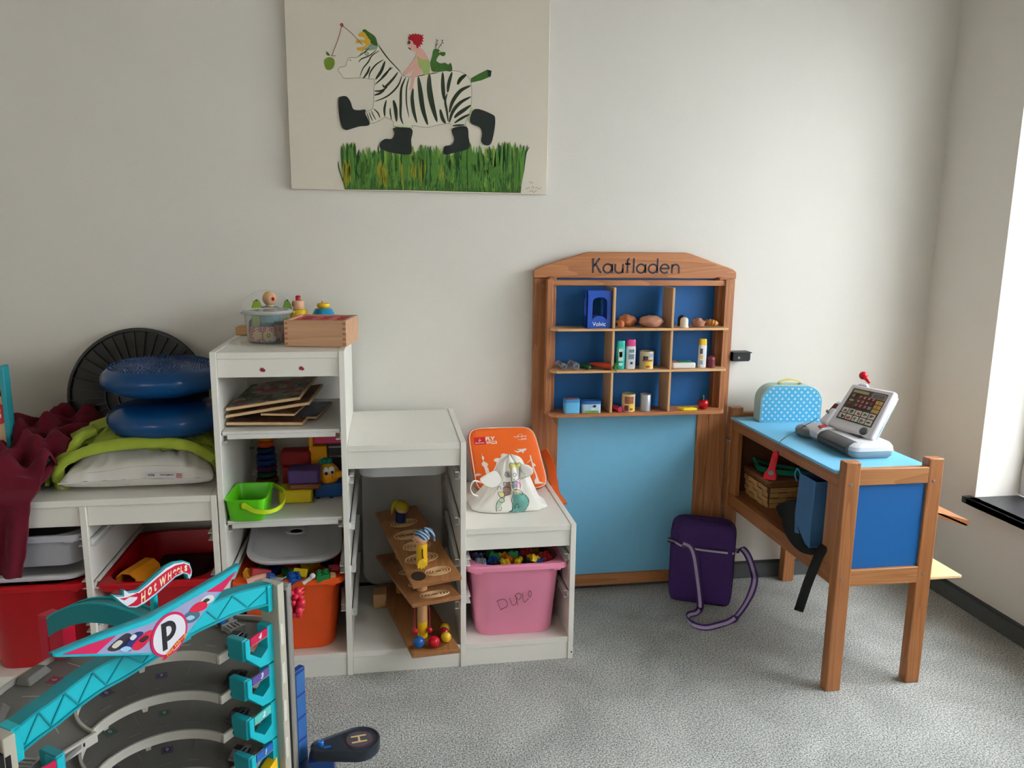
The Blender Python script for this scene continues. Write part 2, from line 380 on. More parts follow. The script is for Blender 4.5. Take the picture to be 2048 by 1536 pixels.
# ---- storage boxes
def tub(name, label, x0, x1, z0, zr, m, cat='box', yf=FY+.004, depth=.40, text=None, thick=.003, bow=.0):
    cx = (x0+x1)/2; w = (x1-x0)/2-.004; cy = yf+depth/2; h = zr-z0
    t = Thing(name, label, cat, (cx, cy, z0)); b = MB()
    def ring(f, fy, z, r): return rrect(cx-w*f, cx+w*f, cy-depth/2*fy, cy+depth/2*fy, r, z, 7)
    k = min(1, h/.23)
    b.loft([ring(.90-.13*k, .90-.1*k, z0, .045), ring(.91-.12*k, .91-.09*k, z0+.006, .052), ring(.91, .94, zr-.012, .06),
            ring(.915, .945, zr-.010, .06)], (True, False))
    b.loft([ring(.90-.13*k, .90-.1*k, z0+.0035, .043), ring(.89-.12*k, .89-.09*k, z0+.009, .05), ring(.89, .93, zr-.004, .058), ring(.9, .935, zr, .06)], (True, False))
    t.part('tub_body', b, m)
    # rim: wide flange with a turned-down lip
    inner = lambda f, fy, z, r: rrect(cx-w*f, cx+w*f, cy-depth/2*fy, cy+depth/2*fy, r, z, 7)
    b = MB(); b.loft([inner(.895, .932, zr-.001, .075), inner(.93, .95, zr+.001, .06), inner(.985, .985, zr, .026), inner(1, 1, zr-.004, .024), inner(1, 1, zr-.016, .024), inner(.985, .988, zr-.016, .022), inner(.98, .98, zr-.005, .022), inner(.91, .94, zr-.008, .06)], (False, False))
    t.part('rim', b, m)
    for sx in (-1, 1):
        t.part('handle_tab', MB().box(cx+sx*w*.78-.012, cx+sx*w*.78+.012, yf+.004, yf+.014, zr-.024, zr-.0155), m, bevel=.003)
    return t
def pl(name, c, r=.35, **k): return mat(name, c, r, var=.03, bump=.05, bs=500, **k)
pinkm = pl('pink_plastic', (234, 141, 172)); redm = pl('red_plastic', (186, 12, 26)); orangem = pl('orange_plastic', (236, 82, 20))
tb = tub('storage_box', 'pink plastic storage box marked in black pen, full of building bricks', .668, .974, .0705, .305, pinkm)
def pen(t, par, strokes, f, w, m, name='handwriting'):
    b = MB()
    for s_ in strokes: b_ = [f(*q) for q in s_]; b_ = [v for v in spline(b_, 3)]; b_pts = b_; b.tube(b_pts, w, 5)
    return t.part(name, b, m, par)
ink = mat('black_ink', (22, 20, 26), .6)
def pf(px, py):
    # point on the sloping front of the pink box
    z = at(px, py, Y=-.468).z; return at(px, py, Y=-.4735+(.3-z)*.088*1.0+.0115)
for k, st_ in enumerate(([[(995, 1204), (1001, 1219), (1005, 1218)], [(993, 1203), (1006, 1198), (1014, 1204), (1014, 1213), (1003, 1218)]],
    [[(1019, 1196), (1024, 1209), (1031, 1209), (1034, 1199), (1033, 1194)]], [[(1031, 1192), (1036, 1211)], [(1029, 1193), (1037, 1186), (1043, 1193), (1037, 1200)]],
    [[(1045, 1186), (1048, 1205), (1058, 1196)]], [[(1059, 1181), (1056, 1189), (1061, 1194), (1063, 1185), (1059, 1181)]])):
    pen(tb, None, st_, pf, .0007, ink, 'handwritten_letter')
tub('storage_box', 'orange plastic storage box in the tall column, full of toys under a tilted white lid', .016, .327, .0705, .297, orangem)
tub('storage_box', 'red plastic storage box at the far left below the translucent tray', -.648, -.347, .0705, .322, redm)
tub('storage_box', 'red plastic storage box with an orange toy roof lying in it', -.331, -.019, .0705, .315, redm)
trm = mat('translucent_plastic', (214, 214, 222), .35, trans=.35, var=.02, ior=1.3)
tub('storage_tray', 'shallow translucent plastic tray hanging half behind the burgundy blanket', -.648, -.347, .366, .458, trm)
tray2 = tub('storage_tray', 'shallow white tray pushed to the back under the middle step', .343, .652, .535, .606, mat('white_translucent', (216, 218, 220), .4, trans=.1, var=.01), yf=-.32, depth=.27)
lidm = mat('white_lid_plastic', (222, 221, 224), .4, trans=.12, var=.01, ior=1.3)
def lid_mesh(w, d, hole=True, r0=.05):
    b = MB(); R = lambda s, z, r=r0: rrect(-w/2+s, w/2-s, -d/2+s, d/2-s, r, z, 8)
    hr = [Vector((.022*math.cos(2*math.pi*(k+.5)/36)*1.3, .010*math.sin(2*math.pi*(k+.5)/36), .004)) for k in range(36)]
    b.loft([R(.012, -.006), R(.002, -.006), R(0, 0), R(.004, .006), R(.014, .007), R(.022, .004, .04)], (True, True))
    return b
o = solo('box_lid', 'white lid lying under the translucent tray above the left red box', 'lid', lid_mesh(.285, .38), lidm, (-.4975, -.275, .3385), world=False)
t = Thing('box_lid', 'white lid tilted up on the orange storage box', 'lid', (.172, -.228, .356), (R_(10.5), R_(1.5), R_(3)))
t.part('lid_panel', lid_mesh(.272, .365, r0=.075), lidm, world=False)
b = MB(); rr = [(.024, .0045), (.022, .008), (.016, .007), (.0155, .0045)]
for kk in range(1): b.loft([[Vector((r*1.35*math.cos(2*math.pi*k/28), -.02+r*.8*math.sin(2*math.pi*k/28), z)) for k in range(28)] for r, z in rr], (False, False))
t.part('grip_ring', b, lidm, world=False)
b = MB(); b.loft([[Vector((r*1.35*math.cos(2*math.pi*k/28), -.02+r*.8*math.sin(2*math.pi*k/28), z)) for k in range(28)] for r, z in ((.013, .0044), (.013, .0052))])
t.part('grip_hole_disc', b, mat('grip_hole_shade', (30, 28, 28), .8), world=False, label='dark disc for the shade in the grip slot')  # flat disc on the lid, dark colour stands for shade in the grip hole
solo('box_lid', 'pale lid standing against the wall behind the wooden ball run', 'lid', lid_mesh(.27, .45), mat('grey_lid', (176, 172, 168), .5), (.497, -.052, .31), world=False, rot=(R_(86), 0, 0))

st.part('screw_head', MB().lathe([(.0025, 0), (.0025, .0008)], (.985, FY, .022), 12, (0, -1, 0)), mat('screw_dark', (30, 30, 30), .5), panels[3])
hk_ = at(500, 896, Y=-.06); b = MB(); b.lathe([(.004, 0), (.003, .008), (.0055, .010), (.004, .014)], (.0165, hk_.y, hk_.z), 12, (1, 0, 0)); st.part('metal_stud', b, mat('steel', (170, 172, 175), .3, 1), panels[0])
# ================================================================ painting on canvas
PY = -.022
cv = Thing('canvas_painting', 'large unframed canvas painting of a zebra in black boots on green grass', 'painting', (.58, -.01, 1.38))
tl = at(566, -6, Y=PY); bl = at(582, 379, Y=PY); br = at(1094, 388.5, Y=PY)
CX0, CX1, CZ0 = bl.x, br.x, (bl.z+br.z)/2
cv.part('canvas', MB().box(CX0, CX1, PY, -.001, CZ0, CZ0+.60), mat('cream_canvas', (222, 214, 198), .8, var=.02, ns=5, bump=.3, bs=500), bevel=.002)
def cp(x, y, k=0): return at(640+x/3.8404, 20+y/3.84, Y=PY-.0002-.0002*k)
OFF = (0, -.0002, 0)
def polys(nm, m, ps, k=0, sm=0, par=None):
    b = MB()
    for p in ps:
        q = [cp(x, y, k) for x, y in p]
        if sm: q = spline(q, sm, True)
        b.prism(q, OFF)
    return cv.part(nm, b, m, par, smooth=0)
def strokes(nm, m, ss, k=1, par=None, taper=True):
    b = MB()
    for w, p in ss:
        stroke(b, spline([cp(x, y, k) for x, y in p], 5), w/3.84/1558*2.62, OFF, taper)
    return cv.part(nm, b, m, par, smooth=0)
pz = mat('paint_cream', (228, 221, 203), .8, var=.04, ns=25); pg_ = mat('paint_dark_green', (42, 54, 34), .8, var=.25, ns=60)
pline = mat('paint_outline', (120, 118, 100), .8); pboot = mat('paint_boot_black', (28, 36, 33), .7, var=.35, ns=50)
pskin = mat('paint_pink_skin', (222, 170, 155), .8, var=.08); pred = mat('paint_red_hair', (168, 18, 34), .8, var=.15)
plg = mat('paint_light_green', (160, 180, 105), .8, var=.2, ns=40); pfr = mat('paint_frog_green', (62, 104, 38), .8, var=.3, ns=60)
pye = mat('paint_yellow', (214, 168, 40), .8, var=.1)
body = [(150,440),(195,430),(205,400),(225,368),(290,362),(320,325),(345,300),(400,270),(440,255),(480,310),(540,390),(600,460),(650,510),(740,512),(860,485),(960,468),(1030,466),(1110,490),(1160,560),(1163,700),(1150,790),(1118,860),(1112,900),(1018,912),(1010,880),(985,872),(900,885),(820,902),(710,888),(705,905),(572,900),(565,860),(530,835),(495,825),(455,850),(385,868),(345,790),(400,760),(412,690),(414,600),(418,535),(380,530),(310,520),(190,525),(165,495),(140,465)]
zb = polys('zebra', pz, [body], 0, 3)
strokes('zebra_outline', pline, [(3, body[:14]), (3, body[14:24]), (3, body[24:40]), (3, body[39:]+body[:1])], 1, zb, False)
strokes('zebra_stripes', pg_, [
 (20,[(500,390),(470,470),(425,535)]),(10,[(490,380),(430,420),(385,480),(375,530)]),(9,[(460,310),(400,350),(370,400),(330,450),(305,515)]),(14,[(385,430),(365,480),(330,528)]),
 (12,[(545,435),(500,500),(420,575)]),(16,[(600,475),(560,530),(500,590),(480,570)]),(12,[(520,590),(470,620),(415,622)]),(14,[(500,610),(460,640),(415,655)]),(11,[(630,500),(600,580),(520,660),(415,705)]),
 (7,[(380,290),(340,325),(290,360)]),(8,[(440,300),(380,350),(320,375),(295,402)]),(9,[(560,440),(520,470),(470,520)]),
 (18,[(660,515),(625,600),(620,720),(620,820),(640,880)]),(10,[(685,515),(665,600),(665,720),(685,830)]),(26,[(715,600),(708,680),(720,780),(745,868)]),(34,[(755,510),(770,620),(790,760),(828,885)]),
 (40,[(840,490),(840,600),(860,720),(900,862)]),(28,[(942,475),(945,600),(955,695)]),(24,[(1015,475),(990,560),(980,636)]),(16,[(978,640),(962,700),(975,780),(985,860)]),
 (16,[(510,690),(495,760),(498,820)]),(10,[(540,750),(540,790),(550,845)]),(26,[(563,690),(580,760),(588,860)]),(26,[(922,760),(940,830),(965,872)]),
 (26,[(1125,495),(1080,530),(1055,575)]),(26,[(1160,580),(1080,620),(1020,700),(992,790)]),(24,[(1162,665),(1080,710),(1020,780),(992,868)]),(26,[(1160,730),(1110,765),(1060,800),(1030,830)]),(18,[(1150,800),(1090,830),(1030,870)]),(14,[(1115,882),(1060,885),(1015,890)]),
 (9,[(410,757),(445,790),(462,832)]),(7,[(392,770),(410,810),(430,845)]),(7,[(375,780),(390,820),(405,855)]),(6,[(358,785),(370,820),(385,862)]),(7,[(565,895),(640,908),(700,905)]),
 (8,[(440,262),(520,370),(625,480)]),(6,[(740,512),(800,498),(910,482)])], 2, zb)
strokes('zebra_face', pline, [(8,[(232,382),(233,390)]),(6,[(345,330),(358,322),(372,335),(362,348),(347,340),(345,330)]),(8,[(358,335),(360,338)])], 3, zb, False)
polys('zebra_ear', mat('paint_blue_grey', (140, 160, 145), .8, var=.2), [[(400,240),(425,235),(445,280),(420,305),(345,310),(370,280)]], 1, 3, zb)
for _bt in [
 [(140,690),(165,664),(205,665),(235,705),(255,760),(300,770),(348,765),(350,800),(382,880),(300,895),(235,915),(200,922),(170,900),(148,820)],
 [(568,905),(704,912),(700,1000),(705,1070),(690,1108),(610,1105),(520,1088),(462,1060),(462,1020),(500,990),(550,990),(572,950)],
 [(1015,912),(1125,895),(1142,980),(1150,1050),(1110,1078),(1020,1100),(960,1112),(948,1075),(960,1045),(1010,1035),(1030,990)],
 [(1190,760),(1320,800),(1346,840),(1335,950),(1310,1030),(1270,1038),(1238,1010),(1245,950),(1225,900),(1152,860)]]: polys('rubber_boot', pboot, [_bt], 12, 4)
for _q in ([(1160,740),(1180,760),(1150,865),(1128,850)],[(566,880),(705,890),(705,912),(568,905)]): polys('leg_band', mat('paint_pale_green', (205, 215, 170), .8), [_q], 1, 0)
polys('zebra_tail', pfr, [[(1158,525),(1210,495),(1285,458),(1300,500),(1310,512),(1240,540),(1160,558)]], 2, 0)
polys('tail_tip', pboot, [[(1285,458),(1318,466),(1312,512),(1288,505)]], 3, 0)
# rider
polys('rider', pskin, [[(690,230),(735,225),(760,280),(800,320),(835,380),(830,420),(790,480),(735,510),(720,560),(712,605),(685,612),(695,580),(700,540),(705,490),(745,455),(735,450),(690,480),(650,505),(635,490),(670,450),(710,400),(740,350),(735,318),(700,312),(695,290),(680,270),(686,250)]], 3, 3)
polys('rider_hair', pred, [[(680,205),(690,200),(685,185),(702,192),(712,180),(722,190),(735,178),(745,190),(758,180),(762,192),(778,186),(775,200),(797,188),(786,210),(800,215),(785,228),(797,240),(780,245),(790,268),(770,262),(772,285),(758,275),(755,295),(742,290),(738,270),(720,262),(708,235),(690,232),(676,225)]], 4, 0)
polys('rider_wrap', plg, [[(745,350),(775,378),(835,385),(845,430),(838,490),(795,497),(790,470),(755,425),(752,385)]], 4, 2)
strokes('rider_face', pg_, [(7,[(678,240),(688,243),(690,255),(678,256),(676,246)]),(7,[(678,290),(692,298),(697,306)])], 5, None, False)
# second creature with antlers
polys('green_creature', pfr, [[(868,315),(885,298),(915,305),(930,322),(962,325),(960,348),(940,355),(920,345),(900,370),(895,390),(925,410),(960,405),(985,420),(1005,408),(1010,470),(960,468),(870,475),(852,440),(848,400),(862,355)]], 4, 3)
strokes('antlers', pboot, [(4,[(888,298),(890,260),(900,238),(890,225)]),(4,[(893,275),(905,255)]),(3,[(900,238),(908,230)]),(4,[(905,300),(925,270),(940,250),(936,228)]),(3,[(925,270),(935,275)]),(3,[(940,250),(952,255)]),(3,[(938,238),(948,230)]),(5,[(1002,408),(1012,440),(1010,470)])], 5, None, False)
polys('creature_eye', pz, [[(912,318),(922,316),(926,324),(916,328)]], 5)
# frog with a rod and apple
polys('frog_back', pfr, [[(325,160),(345,148),(370,165),(420,200),(438,240),(440,275),(415,270),(385,245),(370,215),(355,190)]], 3, 3)
polys('frog', pye, [[(295,188),(325,165),(350,180),(365,210),(388,235),(380,262),(350,290),(330,312),(290,310),(285,290),(330,285),(355,262),(325,250),(280,255),(278,235),(300,228),(340,232),(345,215),(325,205),(300,200)]], 4, 2)
strokes('fishing_rod', mat('paint_rod', (150, 70, 72), .8), [(4,[(325,268),(240,175),(178,125)]),(4,[(165,125),(140,220),(90,355)]),(10,[(155,118),(168,105),(175,122),(160,125)]),(4,[(85,350),(100,352),(120,350)])], 5, None, False)
polys('apple', mat('paint_apple_green', (110, 135, 40), .8, var=.35, ns=60), [[(32,400),(45,372),(75,362),(105,375),(113,408),(100,445),(75,460),(45,452)]], 3, 4)
polys('apple_leaf', pfr, [[(48,320),(62,325),(78,350),(60,350),(48,340)]], 4, 2)
# grass blades, two greens, each blade a painted stroke
rg = random.Random(3); blades = {0: [], 1: [], 2: []}
def topy(x): return 1100 - (30 if x < 260 else 0) - max(0, x-1450)*.35 + 22*math.sin(x*.021)
gb = MB(); q = [(190,1378)]+[(175,1300),(180,1200),(200,1130)]+[(x, 1120) for x in range(240, 1500, 60)]+[(1560,1120),(1570,1200),(1550,1300),(1542,1405),(1200,1398),(700,1385)]
gr = polys('grass_patch', mat('paint_grass_mid', (58, 100, 30), .8, var=.4, ns=90), [q], 4, 0)
x = 165
while x < 1595:
    tp = topy(x)-rg.uniform(5, 75); bx = x+(190-x)*.15*(1 if x < 300 else 0)-(x-1500)*.45*(1 if x > 1500 else 0)
    bx = max(190, min(1540, bx+rg.uniform(-10, 10)))
    blades[rg.choice((0, 1, 2))].append((rg.uniform(16, 26), [(bx, 1300+rg.uniform(0, 80)), ((bx+x)/2+rg.uniform(-8, 8), (tp+1340)/2), (x+rg.uniform(-6, 6), tp)]))
    x += rg.uniform(8, 13)
for k in range(700):
    x = rg.uniform(195, 1530); y = rg.uniform(1120, 1330); blades[rg.choice((0, 1, 2, 2))].append((rg.uniform(4, 10), [(x, y), (x+rg.uniform(-12, 12), y+40), (x+rg.uniform(-8, 8), y+rg.uniform(60, 120))]))
blades[1] += [(9, [(140, 1160), (150, 1230), (185, 1340)]), (8, [(1610, 1048), (1580, 1110), (1565, 1250)])]
for k, (m, c) in enumerate((('paint_grass_bright', (126, 160, 62)), ('paint_grass_deep', (40, 86, 32)), ('paint_grass_mid_green', (84, 132, 52)))):
    strokes('grass_strokes', mat(m, c, .8, var=.25, ns=70), [(w, [(a, min(b_, 1375+ (a-190)*.02)) for a, b_ in p]) for w, p in blades[k]], 6+k, gr)
strokes('yellow_grass', mat('paint_grass_yellow', (150, 150, 40), .8, var=.2), [(rg.uniform(5, 11), [(xx, yy), (xx+rg.uniform(-9, 9), yy+50), (xx, yy+110)]) for xx, yy in [(rg.choice((rg.uniform(180, 240), rg.uniform(445, 520), rg.uniform(600, 950))), rg.uniform(1140, 1260)) for _ in range(60)]], 9, gr)
strokes('signature', pline, [(2.5,[(1605,1325),(1615,1320),(1625,1330),(1640,1322)]),(2.5,[(1580,1365),(1590,1375),(1600,1362),(1612,1372)]),(2.5,[(1620,1360),(1640,1358),(1635,1375)]),(2.5,[(1650,1368),(1665,1362),(1680,1375),(1700,1362)]),(3,[(1608,1398),(1625,1385),(1640,1400),(1665,1385)])], 3, None, False)
# ================================================================ play shop stand
oak = wood('stand_wood_upright', (190, 126, 78), (130, 76, 40), 2); oakx = wood('stand_wood_crosswise', (200, 134, 84), (146, 88, 48), 0); oaky = wood('stand_wood_lengthwise', (200, 134, 84), (146, 88, 48), 1)
palex = wood('shelf_wood_pale', (222, 178, 128), (190, 142, 92), 0); palez = wood('divider_wood_pale', (214, 172, 126), (182, 138, 92), 2)
dblue = mat('deep_blue_panel', (18, 92, 158), .55, var=.05); lblue = mat('light_blue_panel', (116, 182, 216), .5, var=.04); navy = mat('navy_letter', (40, 42, 62), .5)
pf_ = Thing('play_shop_stand', 'tall wooden play shop stand with nine blue compartments and shop lettering', 'play shop', (1.29, -.03, 0))
Y0, Y1 = -.035, -.015
xl, xr = .937, 1.640
pf_.part('post', MB().box(xl, xl+.066, Y0, Y1, .0, 1.112), oak, bevel=.002)
pf_.part('post', MB().box(xr-.068, xr, Y0, Y1, .0, 1.112), oak, bevel=.002)
pf_.part('inner_strip', MB().box(xl+.0665, xl+.092, Y0+.002, Y1, .018, .6395), oak, bevel=.001)
pf_.part('inner_strip', MB().box(xr-.108, xr-.0685, Y0+.002, Y1, .018, .6395), oak, bevel=.001)
hp = [(xl-.002, 1.113), (xr+.002, 1.113), (xr+.002, 1.136), (1.628, 1.145), (1.475, 1.196), (1.455, 1.2), (1.125, 1.2), (1.105, 1.196), (.952, 1.148), (xl-.002, 1.138)]
hb = pf_.part('header_board', MB().prism([(x, Y0-.002, z) for x, z in hp], (0, .02, 0)), oakx, bevel=.0025)

def circ(cx, cy, r, a0=0, a1=360, n=28, sy=1): return [(cx+r*math.cos(R_(a0+(a1-a0)*k/n)), cy+sy*r*math.sin(R_(a0+(a1-a0)*k/n))) for k in range(n+1)]
# letters drawn as even strokes: (x, y) in a 0..1060 by 0..150 cell, x-height 75, cap height 122
LET = [[[(6,0),(6,122)],[(60,122),(10,52)],[(26,74),(74,0)]],
 [circ(128,38,36),[(166,0),(166,76)]], [[(190,76),(190,34)]+circ(222,32,32,180,360)+[(254,34),(254,76)],[(254,0),(254,40)]],
 [[(292,0),(292,100)]+circ(310,102,18,180,95,8),[(272,76),(318,76)]], [[(344,0),(344,124)]], [circ(406,38,36),[(444,0),(444,76)]],
 [circ(506,38,36),[(544,0),(544,124)]], [[(570,40),(642,40)]+circ(606,38,36,3,318,28)], [[(668,0),(668,76)],[(668,40)]+circ(698,44,30,180,0,18)+[(728,0)]]]
LX0, LX1 = at(1184, 540, Y=Y0).x, at(1358, 540, Y=Y0).x; LZ0, LZ1 = at(1270, 546.2, Y=Y0).z, at(1185, 516.2, Y=Y0).z
for lt in LET:
    b = MB()
    for p in lt: stroke(b, [(LX0+x/731*(LX1-LX0), Y0-.0022, LZ0+y/122*(LZ1-LZ0)) for x, y in p], .0058, (0, -.0005, 0), False)
    pf_.part('letter', b, navy, hb, smooth=0)
pf_.part('upper_panel', MB().box(xl+.067, xr-.069, -.026, -.020, .6528, 1.112), dblue)
pf_.part('lower_panel', MB().box(xl+.093, xr-.109, -.026, -.020, .06, .6395), lblue)
pf_.part('bottom_rail', MB().box(xl+.093, xr-.109, Y0+.001, Y1, .018, .0595), oakx, bevel=.001)
pf_.part('mid_rail', MB().box(xl+.067, xr-.069, Y0+.001, Y1-.011, .6398, .6525), oakx, bevel=.001)
# shelf case
D0 = -.133; dz = (.673, .817, .955)
xa, xb = .995, 1.582
for x in (xa, xb):
    s_ = 1 if x == xa else -1
    pf_.part('case_upright', MB().box(x-.012, x+.012, -.062, -.036, .665, 1.118), oak, bevel=.002)
    pf_.part('case_upright', MB().box(x-.012-.012*s_, x+.008-.012*s_, -.088, -.0625, .665, 1.112), oak, bevel=.002)
pf_.part('top_bar', MB().box(xa-.012, xb+.012, -.082, -.064, 1.091, 1.109), oakx, bevel=.002)
for z, x0 in ((1.089, xl+.022), (1.088, xr-.05)):
    pf_.part('peg', MB().box(x0, x0+.035, -.05, -.0365, z-.004, z+.006), oakx, bevel=.001)
for k, z in enumerate(dz):
    th = .011 if k == 0 else .0075
    yb = -.0362
    b = MB(); b.prism([(xa+.004, D0, z-th), (xb-.002, D0, z-th), (xb+.010, D0+.025, z-th), (xb+.010, yb, z-th), (xa-.012, yb, z-th), (xa-.012, D0+.025, z-th)], (0, 0, th))
    pf_.part('shelf_board', b, oakx if k == 0 else palex, bevel=.001)
for k, x in enumerate((1.186, 1.386)):
    for z0, z1 in ((.6732, .8095), (.8172, .9475), (.9552, 1.088)):
        pf_.part('divider', MB().box(x-.0045, x+.0045, D0+.004, -.0365, z0, z1), palez, bevel=.002)
hk = MB().ball((1.6425, -.066, .548), .0055, 12); hk.lathe([(.004, 0), (.003, .003)], (1.6365, -.066, .548), 10, (1, 0, 0)); hk.ball((1.6425, -.066, .562), .0032, 10); hk.box(1.636, 1.6405, -.068, -.036, .545, .551)
pf_.part('metal_catch', hk, mat('steel', (170, 172, 175), .3, 1))
# ---------------- goods on the stand
SH = dict(top=.9555, mid=.8175, low=.6735)
def on(px, Y, Z, py=600):   # x of a pixel column at depth Y near height Z
    d0 = at(px, py, Y=Y); 
    for _ in range(3):
        e = (d0.z-Z)*CAM_F/2.55; py += e; d0 = at(px, py, Y=Y)
    return d0.x
# blue bottle crate
cb = mat('crate_blue', (30, 78, 178), .35); x0, x1 = on(1163, -.09, .96), on(1226, -.09, .96)
xm = on(1178, -.105, .96); z0 = SH['top']
cr = Thing('toy_bottle_crate', 'blue plastic toy bottle crate with arched side windows on the top shelf', 'crate', ((x0+x1)/2, -.09, z0))
fx0, fx1 = on(1173, -.118, .96), on(1223, -.118, .96); H = .122; yb_, yf_ = -.068, -.118
def crate_side(a, b_, n):   # a,b_ lower corners; window arch frame in the plane between them
    a = Vector(a); b_ = Vector(b_); u = b_-a; L_ = u.length; u.normalize(); b = MB(); nn = Vector(n)*.0025
    P = lambda s, z: a+u*s+Vector((0, 0, z))
    w0, w1 = L_*.22, L_*.80; arch = [P(w0, .028), P(w0, .085)]+[P((w0+w1)/2-(w1-w0)/2*math.cos(math.pi*k/8), .085+.016*math.sin(math.pi*k/8)) for k in range(1, 8)]+[P(w1, .085), P(w1, .028)]
    low = [P((w0+w1)/2+(w1-w0)/2*math.cos(math.pi*k/8)*.86, .028+.012*math.sin(math.pi*k/8)) for k in range(9)]
    b.prism([P(0, 0), P(L_, 0), P(L_, .028), P(w1, .028)]+low+[P(w0, .028), P(0, .028)], nn)
    b.prism([P(0, .028), P(w0, .028), P(w0, .085), P(0, .085)], nn); b.prism([P(w1, .028), P(L_, .028), P(L_, .085), P(w1, .085)], nn)
    for k in range(1, len(arch)-1):
        p, q = arch[k], arch[k+1] if k+1 < len(arch)-1 else arch[-2]
        if (p-q).length > 1e-5: b.prism([p, q, Vector((q.x, q.y, z0+H)), Vector((p.x, p.y, z0+H))], nn)
    b.prism([P(0, .085), P(w0, .085), P(w0, H), P(0, H)], nn); b.prism([P(w1, .085), P(L_, .085), P(L_, H), P(w1, H)], nn)
    b.bar(P(-.001, H-.002)+nn*1.2, P(L_+.001, H-.002)+nn*1.2, .004, .005)
    return b
c1, c2, c3, c4 = (fx0, yf_, z0), (fx1, yf_, z0), (fx1, yb_, z0), (fx0-.0, yb_, z0)
sd = []
for a, b_, n in ((c1, c2, (0, 1, 0)), (c4, c1, (1, 0, 0)), (c2, c3, (-1, 0, 0)), (c4, c3, (0, -1, 0))): sd.append(cr.part('crate_side', crate_side(a, b_, n), cb))
cr.part('crate_bottom', MB().box(fx0+.003, fx1-.003, yf_+.003, yb_-.003, z0, z0+.004), cb)
tm = text_mesh('Volvic', .019, .0002, .0003, squash=.95); tm.transform(frame_from(Vector(((fx0+fx1)/2, yf_-.0006, z0+.013)), (1, 0, 0), (0, 0, 1)))
cr.part('lettering', tm, mat('white_print', (235, 238, 242), .5), sd[0], label='white brand lettering on the crate front')
def blob(name, label, cat, c, r, sc, m, lumps=0, seed=0, group=None, n=24, rotz=0):
    b = MB(); rr = Matrix.Rotation(rotz, 3, 'Z'); b.ball((0, 0, 0), 1, n)
    vs = []
    for v in b.v:
        v = Vector(v); f = 1+lumps*noise.noise(v*2.2+Vector((seed*7.3, 1, 2)))
        p = rr @ Vector((v.x*sc[0]*r*f, v.y*sc[1]*r*f, v.z*sc[2]*r*f)); vs.append(p)
    zm = min(p.z for p in vs); vs = [(p.x, p.y, max(p.z, zm*.82)-zm*.82) for p in vs]; b.v = vs
    return solo(name, label, cat, b, m, c, world=False, smooth=60)
bread = mat('bread_brown', (176, 108, 66), .6, var=.2, ns=40, bump=.3, bs=80); loaf = mat('loaf_dusty_brown', (172, 120, 96), .75, var=.22, ns=60, bump=.5, bs=90)
blob('toy_bread_roll', 'small smooth round bread roll at the left end of the middle top compartment', 'toy bread', (on(1240, -.1, .96), -.112, SH['top']), .016, (.62, 1, .85), mat('roll_brown', (196, 118, 72), .5, var=.1))
blob('toy_bread_loaf', 'orange-brown braided toy loaf behind the small round roll', 'toy bread', (on(1253, -.07, .96), -.072, SH['top']), .028, (1.15, .75, .72), bread, .3, 2)
blob('toy_bread_loaf', 'large pale brown dusted oval loaf on the right of the middle top compartment', 'toy bread', (on(1299, -.09, .96), -.1, SH['top']), .037, (1.1, .68, .56), loaf, .25, 5)
blob('toy_bread_loaf', 'small pale brown lumpy loaf right of the white peg figure', 'toy bread', (on(1395, -.09, .96), -.1, SH['top']), .0215, (1.05, .9, .72), loaf, .3, 9)
b = MB(); cx = on(1421, -.09, .96); pts = [Vector((cx-.020, -.085, SH['top']+.014)), Vector((cx-.010, -.10, SH['top']+.015)), Vector((cx+.004, -.108, SH['top']+.0135)), Vector((cx+.016, -.11, SH['top']+.009))]
sp = spline(pts, 8); b.tube(sp, .01, 12, [.004+.0075*math.sin(math.pi*min(1, (k+2)/(len(sp)+3)))*(1+.24*math.sin(k*1.5)) for k in range(len(sp))])
solo('toy_croissant', 'golden brown toy croissant at the right end of the top shelf', 'toy pastry', b, mat('croissant', (186, 122, 50), .5, var=.25, ns=60), (cx, -.1, SH['top']), smooth=60)
# peg shapes
def peg_fig(label, px, Y, z, r, h, m, base):
    x = on(px, Y, z); b = MB(); b.lathe([(r*base, 0), (r*base, .004), (r*.97, .006), (r, h-r)]+[(r*math.cos(a*math.pi/16), h-r+r*math.sin(a*math.pi/16)) for a in range(1, 8)]+[(.0003, h)], (x, Y, z), 24)
    return solo('dome_peg', label, 'toy', b, m, (x, Y, z), smooth=50)
peg_fig('cream white domed peg in the right top compartment', 1368, -.11, SH['top'], .0135, .035, mat('cream_plastic', (226, 218, 200), .4), 1.12)
peg_fig('black domed peg behind the cream white one', 1363, -.075, SH['top'], .0135, .038, mat('black_plastic', (20, 20, 24), .4), 1.0)
peg_fig('maroon domed peg at the right end of the middle shelf', 1421, -.1, SH['mid'], .0145, .041, mat('maroon_plastic', (104, 34, 42), .3), 1.0)
